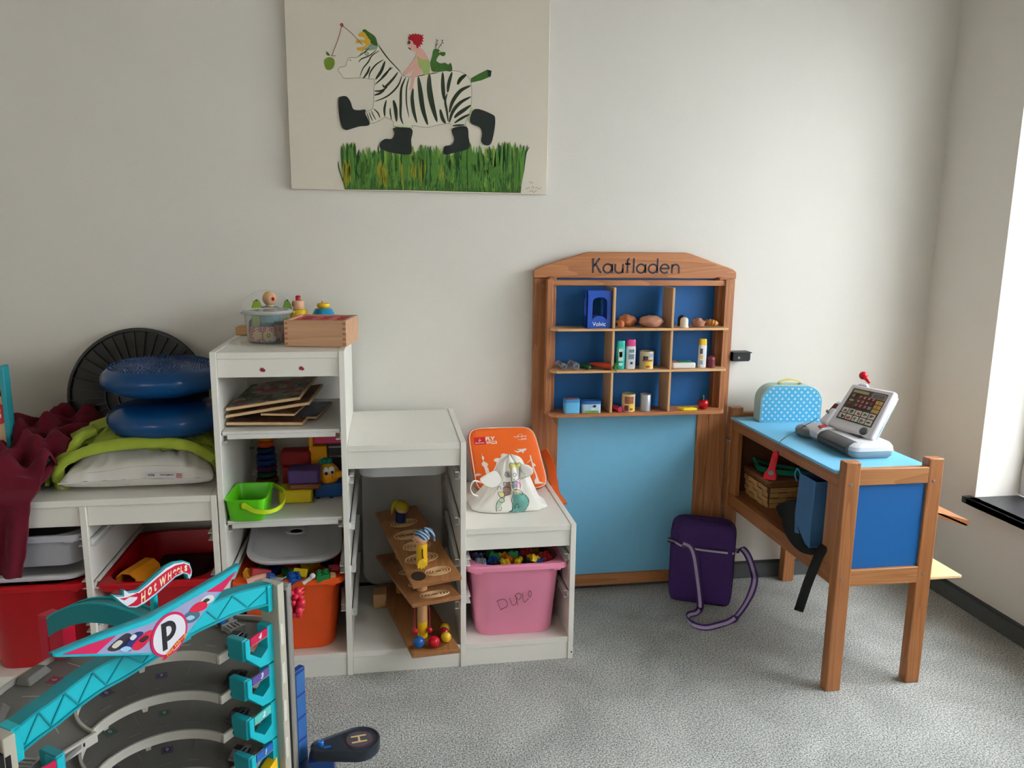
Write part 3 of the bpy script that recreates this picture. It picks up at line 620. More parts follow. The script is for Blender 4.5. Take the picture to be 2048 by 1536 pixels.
# bottles
def squeeze(label, px, Y, z, w, d, h, bm_, capm, caph, group=None, lbl=None):
    x = on(px, Y, z); t = Thing('toy_bottle', label, 'bottle', (x, Y, z))
    E_ = lambda s, zz, r=None: [Vector((x, Y, z+zz))+Vector((w/2*s*math.copysign(abs(math.cos(a))**.7, math.cos(a)), d/2*s*math.copysign(abs(math.sin(a))**.7, math.sin(a)), 0)) for a in [2*math.pi*k/28 for k in range(28)]]
    t.part('bottle_body', MB().loft([E_(.9, 0), E_(1, .004), E_(1, h-caph-.005), E_(.93, h-caph)]), bm_, smooth=50)
    t.part('cap', MB().loft([E_(.96, h-caph+.0002), E_(.99, h-caph+.003), E_(.93, h-.003), E_(.86, h)]), capm, smooth=50)
    if lbl:
        for (x0, x1, z0, z1, m) in lbl: t.part('printed_label', MB().box(x+x0, x+x1, Y-d/2-.0010, Y-d/2+.0012, z+z0, z+z1), m)
    return t
wp = mat('white_bottle', (222, 224, 226), .35); teal = mat('teal_bottle', (44, 178, 164), .35)
prn = mat('label_print_grey', (120, 135, 150), .6, var=.5, ns=500); prd = mat('label_print_dark', (60, 50, 62), .6, var=.6, ns=420)
squeeze('turquoise toy shampoo bottle with turquoise cap', 1240, -.1, SH['mid'], .028, .02, .094, teal, mat('teal_cap', (38, 176, 160), .35), .020, lbl=[(-.0095, .006, .028, .068, mat('label_pale', (196, 214, 206), .6, var=.2, ns=300)), (-.0075, .003, .04, .058, prn), (-.008, .005, .012, .02, mat('label_pale', (196, 214, 206)))])
squeeze('white toy shampoo bottle with magenta pink cap', 1260, -.1, SH['mid'], .033, .02, .098, wp, mat('magenta_cap', (206, 60, 128), .35), .022, lbl=[(-.009, .009, .055, .066, mat('label_teal_print', (90, 130, 140), .6, var=.5, ns=400)), (-.009, .009, .033, .05, prn), (-.003, .005, .016, .024, mat('label_navy', (40, 50, 90), .5))])
squeeze('tall white toy bottle with yellow cap on the right of the middle shelf', 1403, -.1, SH['mid'], .027, .02, .098, wp, mat('yellow_cap', (228, 180, 26), .35), .0205, lbl=[(-.012, -.003, .048, .066, prd), (-.012, -.002, .03, .044, mat('label_gold', (190, 150, 60), .5, var=.3, ns=300)), (-.012, -.001, .012, .026, prn)])
# cans
def can(label, px, Y, z, r, h, body, art=None):
    x = on(px, Y, z); t = Thing('toy_can', label, 'tin can', (x, Y, z)); mt = mat('tin_metal', (196, 184, 156), .28, .9)
    t.part('can_body', MB().lathe([(r*.97, 0), (r, .002), (r, .004), (r*.985, .005), (r*.985, h-.005), (r, h-.004), (r, h)], (x, Y, z), 32, cap=(True, False)), body, smooth=50)
    t.part('can_rim', MB().lathe([(r*.9, h-.001), (r*.9, h+.001), (r*1.02, h+.001), (r*1.03, h-.0015), (r, h-.002)], (x, Y, z), 32, cap=(False, False)), mt)
    t.part('can_inside', MB().lathe([(.0005, .004), (r*.9, .004), (r*.93, h-.001)], (x, Y, z), 32, cap=(False, False)), mt)
    for (a0, a1, z0, z1, m) in art or ():
        b = MB(); n = 8
        for k in range(n):
            aa = [R_(-90+a0+(a1-a0)*j/n) for j in (k, k+1)]
            q = [(x+(r+.0002)*math.cos(a), Y+(r+.0002)*math.sin(a), z+zz) for zz in (z0, z1) for a in aa]; q2 = [(x+(r+.0006)*math.cos(a), Y+(r+.0006)*math.sin(a), z+zz) for zz in (z0, z1) for a in aa]
            b.hexa([q[0], q[1], q[3], q[2]], [q2[0], q2[1], q2[3], q2[2]])
        t.part('printed_label', b, m)
    return t
yel = mat('label_yellow', (220, 190, 60), .5, var=.12, ns=200); redl = mat('label_red', (170, 30, 34), .5); stew = mat('label_stew', (150, 84, 52), .5, var=.6, ns=220); cream = mat('label_cream', (200, 186, 152), .5, var=.35, ns=260)
can('open toy food can with yellow label and red oval on the middle shelf', 1292, -.1, SH['mid'], .0235, .058, cream, [(-35, 25, .004, .026, yel), (-22, 10, .006, .0125, redl), (-45, -5, .032, .044, prd), (10, 45, .04, .052, mat('label_blue_code', (120, 150, 205), .5, var=.3, ns=300)), (-50, 40, .027, .032, stew)])
can('open toy food can with orange stew picture on the bottom shelf', 1256, -.1, SH['low'], .0225, .059, cream, [(-50, 30, .028, .052, stew), (-12, 40, .004, .026, yel), (-5, 22, .006, .013, redl), (-50, -15, .004, .022, mat('label_dark_red', (130, 40, 40), .5))])
x = on(1290, -.1, SH['low']); t = Thing('toy_can', 'plain silver toy can without a label on the bottom shelf', 'tin can', (x, -.1, SH['low'])); sm_ = mat('brushed_aluminium', (170, 172, 176), .4, .85, var=.06)
t.part('can_body', MB().lathe([(.0170, 0), (.0182, .001), (.0182, .053), (.0172, .055)], (x, -.1, SH['low']), 32), sm_, smooth=50)
t.part('lid_rim', MB().lathe([(.0165, .0551), (.0185, .0551), (.0185, .057), (.0165, .057)], (x, -.1, SH['low']), 32, cap=(False, False)), sm_, smooth=50)
# paper packet, cucumbers, carrot, clear bottles
x0, x1 = on(1344, -.115, SH['mid']), on(1390, -.115, SH['mid']); t = Thing('toy_packet', 'white packet with green and orange printed top lying on the middle shelf', 'packet', ((x0+x1)/2, -.095, SH['mid']))
t.part('packet_body', MB().box(x0, x1, -.122, -.07, SH['mid'], SH['mid']+.0205), mat('packet_white', (226, 224, 220), .5, var=.03), bevel=.005)
t.part('printed_top', MB().prism([(x0+.004, -.118, SH['mid']+.0206), (x0+.022, -.118, SH['mid']+.0206), (x0+.018, -.076, SH['mid']+.0206), (x0+.004, -.076, SH['mid']+.0206)], (0, 0, .0006)), mat('print_orange', (206, 110, 78), .6, var=.4, ns=300))
t.part('printed_top', MB().prism([(x0+.0225, -.118, SH['mid']+.0206), (x1-.006, -.118, SH['mid']+.0206), (x1-.016, -.076, SH['mid']+.0206), (x0+.024, -.076, SH['mid']+.0206)], (0, 0, .0006)), mat('print_green', (40, 140, 90), .6, var=.4, ns=200))
gm = mat('cucumber_green', (30, 92, 48), .35)
for k, (px, yy) in enumerate(((1177, -.118), (1171, -.098))):
    x = on(px, yy, SH['mid']); b = MB(); p0, p1 = Vector((x-.004-.01*k, yy+.04, SH['mid']+.0085)), Vector((x+.006, yy, SH['mid']+.0085))
    sp = [p0.lerp(p1, j/8) for j in range(9)]; b.tube(sp, .008, 14, [.003, .0062, .0078, .0083, .0083, .0083, .0078, .0062, .003])
    solo('toy_cucumber', 'dark green toy cucumber, %s' % ('the one in front beside the carrot' if k == 0 else 'the one behind next to the clear bottles'), 'toy vegetable', b, gm, (x, yy, SH['mid']), smooth=60)
x0, x1 = on(1183, -.1, SH['mid']), on(1222, -.1, SH['mid']); t = Thing('toy_carrot', 'orange-red toy carrot with green leaf top on the middle shelf', 'toy vegetable', (x0, -.11, SH['mid']))
sp = [Vector((x0-.004, -.08, SH['mid']+.0165)).lerp(Vector((x1-.004, -.122, SH['mid']+.0125)), j/8) for j in range(9)]
t.part('root', MB().tube(sp, .01, 14, [.002, .005, .0065, .0078, .0088, .0097, .0105, .011, .0095]), mat('carrot', (188, 62, 34), .5, var=.1), smooth=60)
b = MB()
for k in range(5):
    e = sp[-1]+Vector((.012+.003*k, -.016+.002*k, -.016+.0075*k)); b.tube(spline([sp[-1], sp[-1].lerp(e, .5)+Vector((0, -.002, .003)), e], 3), .003, 6, [.0035, .0045, .0045, .004, .0032, .002, .001][:7])
t.part('leaves', b, mat('leaf_green', (34, 112, 48), .5), smooth=60)
cl = mat('clear_plastic', (235, 238, 240), .08, trans=.85, var=0, ior=1.35)
for k, px in enumerate((1129, 1154)):
    x = on(px, -.12, SH['mid']); t = Thing('toy_bottle', 'empty clear plastic toy bottle lying with its neck forward, %s of the pair' % ('left' if k == 0 else 'right'), 'bottle', (x, -.09, SH['mid'])); zc = SH['mid']+.0125
    t.part('bottle_body', MB().lathe([(.0095, 0), (.0125, .003), (.0125, .055), (.0118, .062), (.006, .068)], (x-.006, -.052, zc), 10, (.08, -1, 0), cap=(True, False)), cl)
    t.part('neck', MB().lathe([(.0048, 0), (.0048, .006), (.0035, .006), (.003, 0)], (x-.0006, -.1195, zc), 14, (.08, -1, 0), cap=(False, False)), cl)
# tins on the bottom shelf
t1 = Thing('toy_tin_box', 'light blue lidded toy tin, left one on the bottom shelf', 'tin box', (on(1143, -.1, .68), -.1, SH['low']))
x0, x1 = on(1129, -.115, .68), on(1159, -.115, .68); z = SH['low']
sky = mat('tin_sky_blue', (96, 176, 218), .3, var=.12, ns=30); skyd = mat('tin_lid_blue', (70, 132, 184), .3, var=.2, ns=60)
t1.part('tin_body', MB().loft([rrect(x0, x1, -.122, -.085, .007, z+a) for a in (0, .036)]), sky)
t1.part('tin_lid', MB().loft([rrect(x0-.0006, x1+.0006, -.1226, -.0844, .0075, z+a) for a in (.0362, .046)]+[rrect(x0+.002, x1-.002, -.12, -.087, .006, z+.0475)]), skyd)
t1.part('lid_print', MB().loft([rrect(x0+.006, x1-.006, -.116, -.092, .004, z+a) for a in (.0476, .0480)]), mat('tin_print_red', (170, 60, 50), .4, var=.5, ns=200))
x0, x1 = on(1163, -.115, .68), on(1201, -.115, .68)
t2 = Thing('toy_tin_box', 'toy tin with a black and white goose on grass, right one on the bottom shelf', 'tin box', ((x0+x1)/2, -.1, z))
t2.part('tin_body', MB().loft([rrect(x0, x1, -.124, -.085, .009, z+a) for a in (0, .03)]), mat('tin_pale_sky', (168, 196, 214), .3, var=.12, ns=40))
t2.part('tin_lid', MB().loft([rrect(x0-.0006, x1+.0006, -.1246, -.0844, .0095, z+a) for a in (.0302, .039)]+[rrect(x0+.003, x1-.003, -.121, -.088, .007, z+.0405)]), mat('tin_lid_deep', (40, 96, 160), .3, var=.2, ns=60))
t2.part('grass_print', MB().box(x0+.009, x1-.009, -.1244, -.1238, z+.0005, z+.008), mat('tin_grass', (110, 150, 60), .4, var=.4, ns=200))
b = MB(); xg = (x0+x1)/2+.004; F_ = lambda dx, dz_: (xg+dx, -.1245, z+dz_)
b.mi = 0; b.prism(spline([F_(-.008, .013), F_(-.004, .018), F_(.003, .019), F_(.008, .023), F_(.006, .011), F_(0, .009)], 3, True), (0, -.0003, 0)); b.mi = 1
b.prism(spline([F_(.003, .019), F_(.009, .020), F_(.010, .026), F_(.005, .027), F_(-.002, .0235)], 3, True), (0, -.0005, 0)); b.box(xg-.0005, xg+.0007, -.1247, -.1243, z+.004, z+.010); b.box(xg+.003, xg+.0042, -.1247, -.1243, z+.004, z+.010)
t2.part('goose_print', b, [mat('print_white', (225, 228, 230), .4), mat('print_black', (24, 24, 28), .4)], label='black and white goose picture')
# magenta tube, yellow cheese slab, apple
x = on(1240, -.12, .68); b = MB(); b.lathe([(.0085, 0), (.0095, .001), (.0095, .052), (.009, .053)], (x-.014, -.072, z+.0097), 20, (.28, -1, 0))
solo('toy_tube', 'magenta toy sausage tube lying on the bottom shelf beside the stew can', 'tube', b, mat('magenta_tube', (168, 30, 76), .35, var=.1), (x, -.1, z), smooth=50)
xa_, xb_ = on(1352, -.09, .68), on(1394, -.12, .68)
t = Thing('toy_cheese', 'flat yellow toy cheese slab on the right of the bottom shelf', 'toy cheese', ((xa_+xb_)/2, -.1, z)); ym = mat('cheese_yellow', (236, 212, 22), .4)
t.part('slab', MB().prism([(xa_+.014, -.124, z), (xb_, -.124, z), (xb_-.006, -.098, z), (xa_, -.098, z)], (0, 0, .0085)), ym, bevel=.0015)
b = MB(); b.lathe([(.0055, 0), (.0055, .0012), (.004, .0012)], ((xa_+xb_)/2+.003, -.108, z+.0086), 18, cap=(False, True)); b.lathe([(.003, 0), (.003, .001)], ((xa_+xb_)/2-.012, -.115, z+.0086), 14)
t.part('raised_marks', b, mat('cheese_yellow_dark', (206, 180, 20), .4))
x = on(1406, -.1, .68); t = Thing('toy_apple', 'red wooden toy apple with green stem on the bottom shelf', 'toy fruit', (x, -.1, z))
t.part('fruit', MB().lathe([(.002, .003), (.008, .0008), (.012, .003), (.0165, .012), (.018, .020), (.0165, .028), (.011, .0325), (.005, .031), (.0015, .029)], (x, -.1, z), 28), mat('apple_red', (172, 12, 26), .2), smooth=60)
t.part('stem', MB().lathe([(.0028, .028), (.0028, .046), (.002, .0475)], (x-.0005, -.1, z), 12), mat('stem_green', (30, 120, 74), .35))
# black wall ledge right of the stand
p0 = at(1450, 707, Y=-.05); p1 = at(1504, 706, Y=-.05); bk = mat('black_matte_metal', (20, 20, 22), .45)
t = Thing('wall_ledge', 'small black metal ledge mounted on the wall right of the play shop stand', 'wall shelf', ((p0.x+p1.x)/2, -.02, p0.z-.02))
t.part('ledge_body', MB().prism([(xr+.004, -.001, p0.z), (p1.x-.003, -.001, p0.z), (p1.x-.003, -.001, p0.z-.024), (p1.x-.008, -.001, p0.z-.029), (xr+.004, -.001, p0.z-.029)], (0, -.045, 0)), bk, bevel=.001)
t.part('ledge_top', MB().box(xr+.004, p1.x, -.0505, -.001, p0.z+.0002, p0.z+.003), bk)
t.part('round_mark', MB().lathe([(.0022, 0), (.0022, .0006), (.0036, .0006), (.0036, 0)], (at(1479, 717, Y=-.05).x, -.0462, p0.z-.016), 18, (0, -1, 0), cap=(False, False)), mat('white_print', (235, 238, 242)), label='small white ring mark')
# ================================================================ play shop counter
ct = Thing('play_counter', 'wooden play shop counter with light blue top and deep blue end panel', 'counter', (1.79, -.4, 0))
wz = wood('counter_wood_upright', (184, 122, 72), (136, 80, 40), 2); wx = wood('counter_wood_crosswise', (196, 136, 84), (146, 92, 50), 0); wy = wood('counter_wood_lengthwise', (184, 122, 72), (132, 78, 40), 1)
ZT_ = .633
legs = []
for x0, x1, y0, y1 in ((1.651, 1.695, -.750, -.718), (1.902, 1.946, -.742, -.710), (1.646, 1.690, -.060, -.028), (1.888, 1.932, -.060, -.028)):
    l = ct.part('leg', MB().box(x0, x1, y0, y1, 0, .665), wz, bevel=.003); legs.append(l)
    for z in (.333, .603) if y0 < -.5 else (): ct.part('screw_head', MB().lathe([(.0012, .0005), (.002, .0016), (.004, .0012), (.0042, 0)], ((x0+x1)/2-.004, y0, z), 14, (0, -1, 0), cap=(True, False)), mat('steel', (170, 172, 175), .3, 1), l)
ct.part('counter_top', MB().box(1.643, 1.936, -.7175, -.0605, ZT_-.008, ZT_), mat('counter_light_blue', (112, 184, 220), .45, var=.02), bevel=.0015)
for z0, z1 in ((.598, .6245), (.309, .357)):
    ct.part('side_rail', MB().box(1.652, 1.674, -.7175, -.0605, z0-(.01 if z0 > .5 else 0), z1), wy, bevel=.0015)
    ct.part('side_rail', MB().box(1.912, 1.934, -.7095, -.0605, z0, z1), wy, bevel=.0015)
ct.part('end_rail', MB().box(1.6955, 1.9015, -.744, -.722, .598, .643), wx, bevel=.002)
ct.part('end_rail', MB().box(1.6955, 1.9015, -.744, -.722, .309, .356), wx, bevel=.002)
ct.part('back_rail', MB().box(1.6905, 1.8875, -.052, -.034, .598, .646), wx, bevel=.002)
ct.part('back_rail', MB().box(1.6905, 1.8875, -.052, -.034, .309, .356), wx, bevel=.002)
ct.part('end_panel', MB().box(1.6955, 1.9015, -.734, -.728, .3565, .5975), mat('counter_panel_blue', (14, 96, 166), .5, var=.03))
bwn = mat('inner_panel_shade_brown', (96, 58, 36), .6, var=.1)  # shade of the counter interior put into this dark brown
ct.part('back_panel', MB().box(1.6905, 1.8875, -.046, -.040, .3565, .5975), bwn)
ct.part('side_panel', MB().box(1.921, 1.925, -.7095, -.0605, .3575, .5975), bwn)  # panel added to keep the interior dark
for y0, y1 in ((-.7175, -.665), (-.105, -.0605)):
    ct.part('side_stile', MB().box(1.654, 1.672, y0, y1, .3575, .5875), wz, bevel=.0015)
pale = mat('pale_birch_board', (226, 196, 144), .5, var=.05, ns=8)
ct.part('inner_shelf', MB().box(1.6745, 1.9115, -.7215, -.0605, .348, .355), mat('shelf_dark_wood', (150, 98, 58), .55, var=.1), bevel=.001)
ct.part('pull_out_shelf', MB().box(1.9345, 2.066, -.715, -.12, .3, .308), pale, bevel=.001)
a = at(1884, 1018, Y=-.70); a.x = 1.937; e1 = at(1933, 1052, Y=-.70); e2 = at(1938, 1041, Y=-.70)
b = MB(); b.prism([a+Vector((0, 0, .003)), e1, e1+Vector((.001, 0, .005)), a+Vector((0, 0, .009))], (0, .45, 0)); ct.part('side_tray', b, pale)
b = MB(); b.prism([a+Vector((0, 0, -.010)), e1+Vector((.0015, 0, -.0005)), e2+Vector((.002, 0, -.002)), e2, a+Vector((.016, 0, -.004))], (0, .45, 0)); ct.part('tray_support', b, wy)
# ---------------- suitcase
sc_ = Thing('toy_suitcase', 'small light blue star-patterned cardboard suitcase with yellow handle', 'suitcase', (1.815, -.13, ZT_), (0, 0, R_(-9)))
SW, SHt, SD = .104, .126, .036
def sprof(w, h, r, z0=0): return [(w, z0), (w, h-r)]+[(w-r+r*math.cos(R_(90*k/10)), h-r+r*math.sin(R_(90*k/10))) for k in range(1, 11)]+[(-w+r-r*math.sin(R_(90*k/10)), h-r+r*math.cos(R_(90*k/10))) for k in range(11)]+[(-w, z0)]
pr = sprof(SW, SHt, .055)
def dots_mat(name, base, petal, core):
    m = mat(name, base, .55, var=.02); nt = m.node_tree; N = nt.nodes; L = nt.links; b = N['Principled BSDF']; src = b.inputs['Base Color'].links[0].from_socket
    tc = N.new('ShaderNodeTexCoord'); out = src
    def math_(op, a, c=None, v=None):
        n = N.new('ShaderNodeMath'); n.operation = op; L.new(a, n.inputs[0])
        if c is not None: L.new(c, n.inputs[1])
        if v is not None: n.inputs[1].default_value = v
        return n.outputs[0]
    sp = N.new('ShaderNodeSeparateXYZ'); L.new(tc.outputs['Object'], sp.inputs[0]); P = .0212; Q = .0235
    for sh in (0, .5):
        u = math_('SUBTRACT', math_('FRACT', math_('ADD', math_('MULTIPLY', sp.outputs[0], v=1/P), v=sh+10)), v=.5); v_ = math_('SUBTRACT', math_('FRACT', math_('ADD', math_('MULTIPLY', sp.outputs[2], v=1/Q), v=sh+10)), v=.5)
        u = math_('MULTIPLY', u, v=P); v_ = math_('MULTIPLY', v_, v=Q)
        r = math_('SQRT', math_('ADD', math_('MULTIPLY', u, u), math_('MULTIPLY', v_, v_))); an = math_('ARCTAN2', v_, u)
        cs = math_('COSINE', math_('MULTIPLY', math_('ADD', an, v=.3), v=5)); lim = math_('ADD', math_('MULTIPLY', cs, v=.0009), v=.0033)
        for col, test in ((petal, math_('LESS_THAN', math_('SUBTRACT', r, lim), v=0)), (core, math_('LESS_THAN', r, v=.0011))):
            mx = N.new('ShaderNodeMix'); mx.data_type = 'RGBA'; L.new(test, mx.inputs[0]); L.new(out, mx.inputs[6]); mx.inputs[7].default_value = lin(col); out = mx.outputs[2]
    L.new(out, b.inputs['Base Color']); return m
starm = dots_mat('star_pattern_blue', (70, 164, 204), (232, 238, 240), (50, 40, 48)); mint = mat('suitcase_pale_mint', (168, 198, 192), .5)
sc_.part('case_body', MB().prism([(x, -SD+.012, z) for x, z in pr], (0, 2*SD-.012, 0)), mint, world=False, bevel=.002)
sc_.part('case_lid', MB().prism([(x*1.012, -SD, z*1.008) for x, z in pr], (0, .0115, 0)), mint, world=False, bevel=.0015)
sc_.part('patterned_front', MB().prism([(x*.985, -SD-.0005, .002+z*.985) for x, z in pr], (0, .0008, 0)), starm, world=False)
b = MB()
for k in range(0, 46):
    q = sprof(SW*.945, SHt*.955, .05, .004); Ls = [0]
    for i in range(len(q)-1): Ls.append(Ls[-1]+math.dist(q[i], q[i+1]))
    d = (k+.5)/46*Ls[-1]; i = max(j for j in range(len(q)-1) if Ls[j] <= d); t_ = (d-Ls[i])/(Ls[i+1]-Ls[i]); c = [q[i][j]+(q[i+1][j]-q[i][j])*t_ for j in (0, 1)]; dd = [(q[i+1][j]-q[i][j])/(Ls[i+1]-Ls[i])*.0026 for j in (0, 1)]
    b.bar((c[0]-dd[0], -SD-.0009, c[1]-dd[1]), (c[0]+dd[0], -SD-.0009, c[1]+dd[1]), .0009, .0009, (0, 1, 0))
sc_.part('stitching', b, mat('thread_cream', (214, 210, 170), .6), world=False)
b = MB(); hp_ = spline([(-.036, 0, SHt+.003), (-.032, 0, SHt+.009), (-.01, 0, SHt+.016), (.015, 0, SHt+.016), (.036, 0, SHt+.008), (.040, 0, SHt+.004)], 5); b.strap(hp_, (0, 1, 0), .012, .004)
hd = sc_.part('handle', b, mat('handle_yellow', (220, 208, 92), .4), world=False, smooth=50)
b = MB()
for s_ in (-1, 1): b.lathe([(.004, -.002), (.004, .003), (.002, .004)], (s_*.034, 0, SHt+.001), 10); b.tube([(s_*.034-.008, -.006, SHt+.003), (s_*.034, -.006, SHt+.0075), (s_*.034+.008, -.006, SHt+.003)], .0012, 6)
sc_.part('metal_fitting', b, mat('steel', (170, 172, 175), .3, 1), world=False)
# ---------------- toy cash register
rg_ = Thing('toy_cash_register', 'white and grey toy cash register with tilted button screen and red microphone', 'toy cash register', (1.82, -.46, ZT_))
wht = mat('register_white', (228, 228, 234), .35, var=.01); gry = mat('register_grey', (118, 122, 122), .4, var=.03); lgr = mat('register_pale_grey', (152, 166, 172), .4); dgr = mat('register_dark_grey', (72, 74, 74), .45)
base = rg_
def rring(x0, x1, y0, y1, r, z): return rrect(x0, x1, y0, y1, r, z, 5)
RX0, RX1, RY0, RY1 = 1.752, 1.888, -.622, -.335
rg_.part('base_lower', MB().loft([rring(RX0+.012, RX1-.008, RY0+.012, RY1-.008, .015, ZT_), rring(RX0+.002, RX1-.001, RY0+.003, RY1, .018, ZT_+.010), rring(RX0, RX1, RY0, RY1, .02, ZT_+.022)]), lgr, bevel=0)
rg_.part('base_upper', MB().loft([rring(RX0+.001, RX1-.001, RY0+.001, RY1-.001, .02, ZT_+.0225), rring(RX0+.004, RX1-.002, RY0+.003, RY1-.003, .02, ZT_+.034), rring(RX0+.018, RX1-.006, RY0+.012, RY1-.012, .02, ZT_+.043)]), wht)
# darker drawer front along the customer side
rg_.part('drawer_front', MB().prism([(RX0-.006, 0, ZT_+.006), (RX0-.008, 0, ZT_+.020), (RX0-.004, 0, ZT_+.034), (RX0+.006, 0, ZT_+.041), (RX0+.02, 0, ZT_+.0435), (RX0+.02, 0, ZT_+.006)], (0, 1, 0)) if False else MB().loft([[Vector((RX0+x, y, ZT_+z)) for x, z in ((-.002, .006), (-.009, .016), (-.007, .030), (.003, .040), (.018, .0445), (.03, .0445), (.03, .006))] for y in (RY0+.028, RY1-.11)]), dgr, bevel=.002)
rg_.part('drawer_seam', MB().box(RX0-.0095, RX0-.007, RY0+.03, RY1-.115, ZT_+.0265, ZT_+.0275), mat('seam_black', (20, 20, 20), .6))
rg_.part('drawer_button_mount', MB().loft([[Vector((RX0+x, y, ZT_+z)) for x, z in ((-.004, .014), (-.008, .036), (.012, .050), (.055, .051), (.055, .02))] for y in (RY1-.108, RY1-.062)]), wht, bevel=.003)
rg_.part('red_lever', MB().hexa([(RX0+.002, RY1-.104, ZT_+.0485), (RX0+.028, RY1-.104, ZT_+.0515), (RX0+.028, RY1-.088, ZT_+.0515), (RX0+.004, RY1-.088, ZT_+.0485)], [(RX0+.004, RY1-.103, ZT_+.0545), (RX0+.026, RY1-.103, ZT_+.0565), (RX0+.026, RY1-.09, ZT_+.0565), (RX0+.006, RY1-.09, ZT_+.0545)]), mat('lever_red', (180, 20, 48), .35), bevel=.0015, label='dark red lever')
b = MB(); b.lathe([(.046, 0), (.055, .006), (.058, .016), (.054, .026), (.04, .031), (.0, .031)][:-1], (RX0+.04, RY1-.012, ZT_+.001), 30)
sca = rg_.part('scale_bowl', b, gry, smooth=60); rg_.part('scale_plate', MB().lathe([(.036, .0322), (.038, .0345), (.034, .036), (.03, .0345)], (RX0+.04, RY1-.012, ZT_), 30), lgr, smooth=60)
rg_.part('neck_support', MB().hexa([(1.815, -.55, ZT_+.042), (1.87, -.55, ZT_+.042), (1.87, -.43, ZT_+.042), (1.815, -.43, ZT_+.042)], [(1.832, -.54, ZT_+.056), (1.87, -.54, ZT_+.056), (1.87, -.44, ZT_+.056), (1.825, -.44, ZT_+.056)]), dgr, bevel=.003)
# screen panel: measured corners of its front face
A = at(1653, 847, Z=.690); B = at(1743, 877, Z=.684); Cc = at(1704, 766, Z=.808); D = at(1793, 783, Z=.808)
ex = ((B-A)+(D-Cc)).normalized(); ey = ((Cc-A)+(D-B)); ey = (ey-ex*ey.dot(ex)).normalized(); ez = ex.cross(ey)   # ez looks at the customer side
def PQ(u, v, d=0): return (A*(1-u)+B*u)*(1-v)+(Cc*(1-u)+D*u)*v+ez*d
def qslab(u0, u1, v0, v1, d0, d1, mb=None, r=.0): mb = mb or MB(); return mb.hexa([PQ(u0, v0, d0), PQ(u1, v0, d0), PQ(u1, v1, d0), PQ(u0, v1, d0)], [PQ(u0, v0, d1), PQ(u1, v0, d1), PQ(u1, v1, d1), PQ(u0, v1, d1)])
sp_ = rg_.part('screen_panel', qslab(0, 1, 0, 1, -.022, -.0006), wht, bevel=.007)
rg_.part('panel_back', qslab(.02, .98, .02, .98, -.034, -.0222), lgr, bevel=.005)
rg_.part('panel_top_bump', MB().hexa([PQ(.12, .99, -.018), PQ(.36, .99, -.018), PQ(.36, .99, -.001), PQ(.12, .99, -.001)], [PQ(.17, 1.07, -.016), PQ(.31, 1.07, -.016), PQ(.31, 1.06, -.004), PQ(.17, 1.06, -.004)]), wht, bevel=.003)
brown = mat('screen_brown', (54, 38, 34), .35); maroon = mat('key_maroon', (112, 34, 36), .35, var=.15, ns=300); gold = mat('key_gold', (192, 148, 62), .35); ivory = mat('key_ivory', (206, 198, 184), .4); pic = mat('key_picture', (96, 84, 70), .5, var=.8, ns=350)
scn = rg_.part('button_field', qslab(.11, .885, .19, .90, -.0008, .0003), brown)
U = lambda u: .11+u*.775
V = lambda v: .90-v*.71
def key(nm, u0, v0, u1, v1, m, h=.0016, lb=None, par=None): return rg_.part(nm, qslab(U(u0), U(u1), V(v1), V(v0), .0003, h), m, par or scn, bevel=.0006, label=lb)
rg_.part('display', qslab(U(.60), U(.98), V(.20), V(.04), .0003, .0013), mat('display_rim', (150, 152, 148), .4), scn); rg_.part('display_glass', qslab(U(.625), U(.955), V(.18), V(.06), .0013, .0018), mat('display_grey', (92, 98, 92), .2), scn)
key('printed_banner', .05, .05, .50, .135, mat('banner_olive', (160, 150, 96), .5, var=.4, ns=400))
digits = [['7', '8', '9', '0'], ['4', '5', '6', '-'], ['1', '2', '3', '+']]
def keytext(ch, u, v, s, m):
    me = text_mesh(ch, s, .0001, .0002); me.transform(frame_from(PQ(U(u), V(v), .0019), ex, ey)); rg_.part('key_digit', me, m, scn)
ivt = mat('digit_cream', (206, 170, 150), .5)
for r in range(3):
    for c in range(4):
        u = .28+c*.125; v = .19+r*.13
        key('number_key', u, v, u+.10, v+.105, mat('key_blue_grey', (110, 118, 140), .35) if (r, c) == (2, 3) else maroon); keytext(digits[r][c], u+.05, v+.055, .0125, ivt)
key('number_key', .06, .17, .19, .30, maroon); keytext('0', .125, .235, .014, ivt)
key('function_key', .07, .35, .20, .415, mat('key_green', (128, 150, 70), .4)); key('function_key', .07, .45, .20, .53, maroon)
for r in range(2):
    for c in range(2): key('function_key', .79+c*.10, .24+r*.13, .88+c*.10, .35+r*.13, gold)
key('function_key', .79, .50, .98, .60, gold)
for r in range(2):
    for c in range(5):
        u = .04+c*.19; v = .635+r*.18
        k_ = key('picture_key', u, v, u+.165, v+.155, ivory, .0014)
        rr = random.Random(r*5+c); b = MB()
        for j in range(4):
            uu = u+.03+rr.random()*.08; vv = v+.03+rr.random()*.07; qslab(U(uu), U(uu+.02+rr.random()*.04), V(vv+.03+rr.random()*.03), V(vv), .0014, .0017+.0001*j, b)
        rg_.part('key_picture', b, [mat('pic_brown', (100, 66, 48), .5, var=.4, ns=300), mat('pic_dark', (58, 54, 50), .5, var=.5, ns=300), mat('pic_red', (166, 52, 44), .5, var=.3), mat('pic_green', (84, 104, 62), .5, var=.4)][(r*5+c) % 4], k_)
b = MB(); b.lathe([(.011, 0), (.0125, .003), (.0115, .007), (.004, .0085), (.001, .006)], PQ(.80, .075, -.0005), 24, ez); rg_.part('dial', b, dgr, smooth=50)
b = MB(); b.bar(PQ(.80, .04, .0085), PQ(.80, .12, .0085), .003, .003, tuple(ez)); rg_.part('dial_grip', b, dgr)
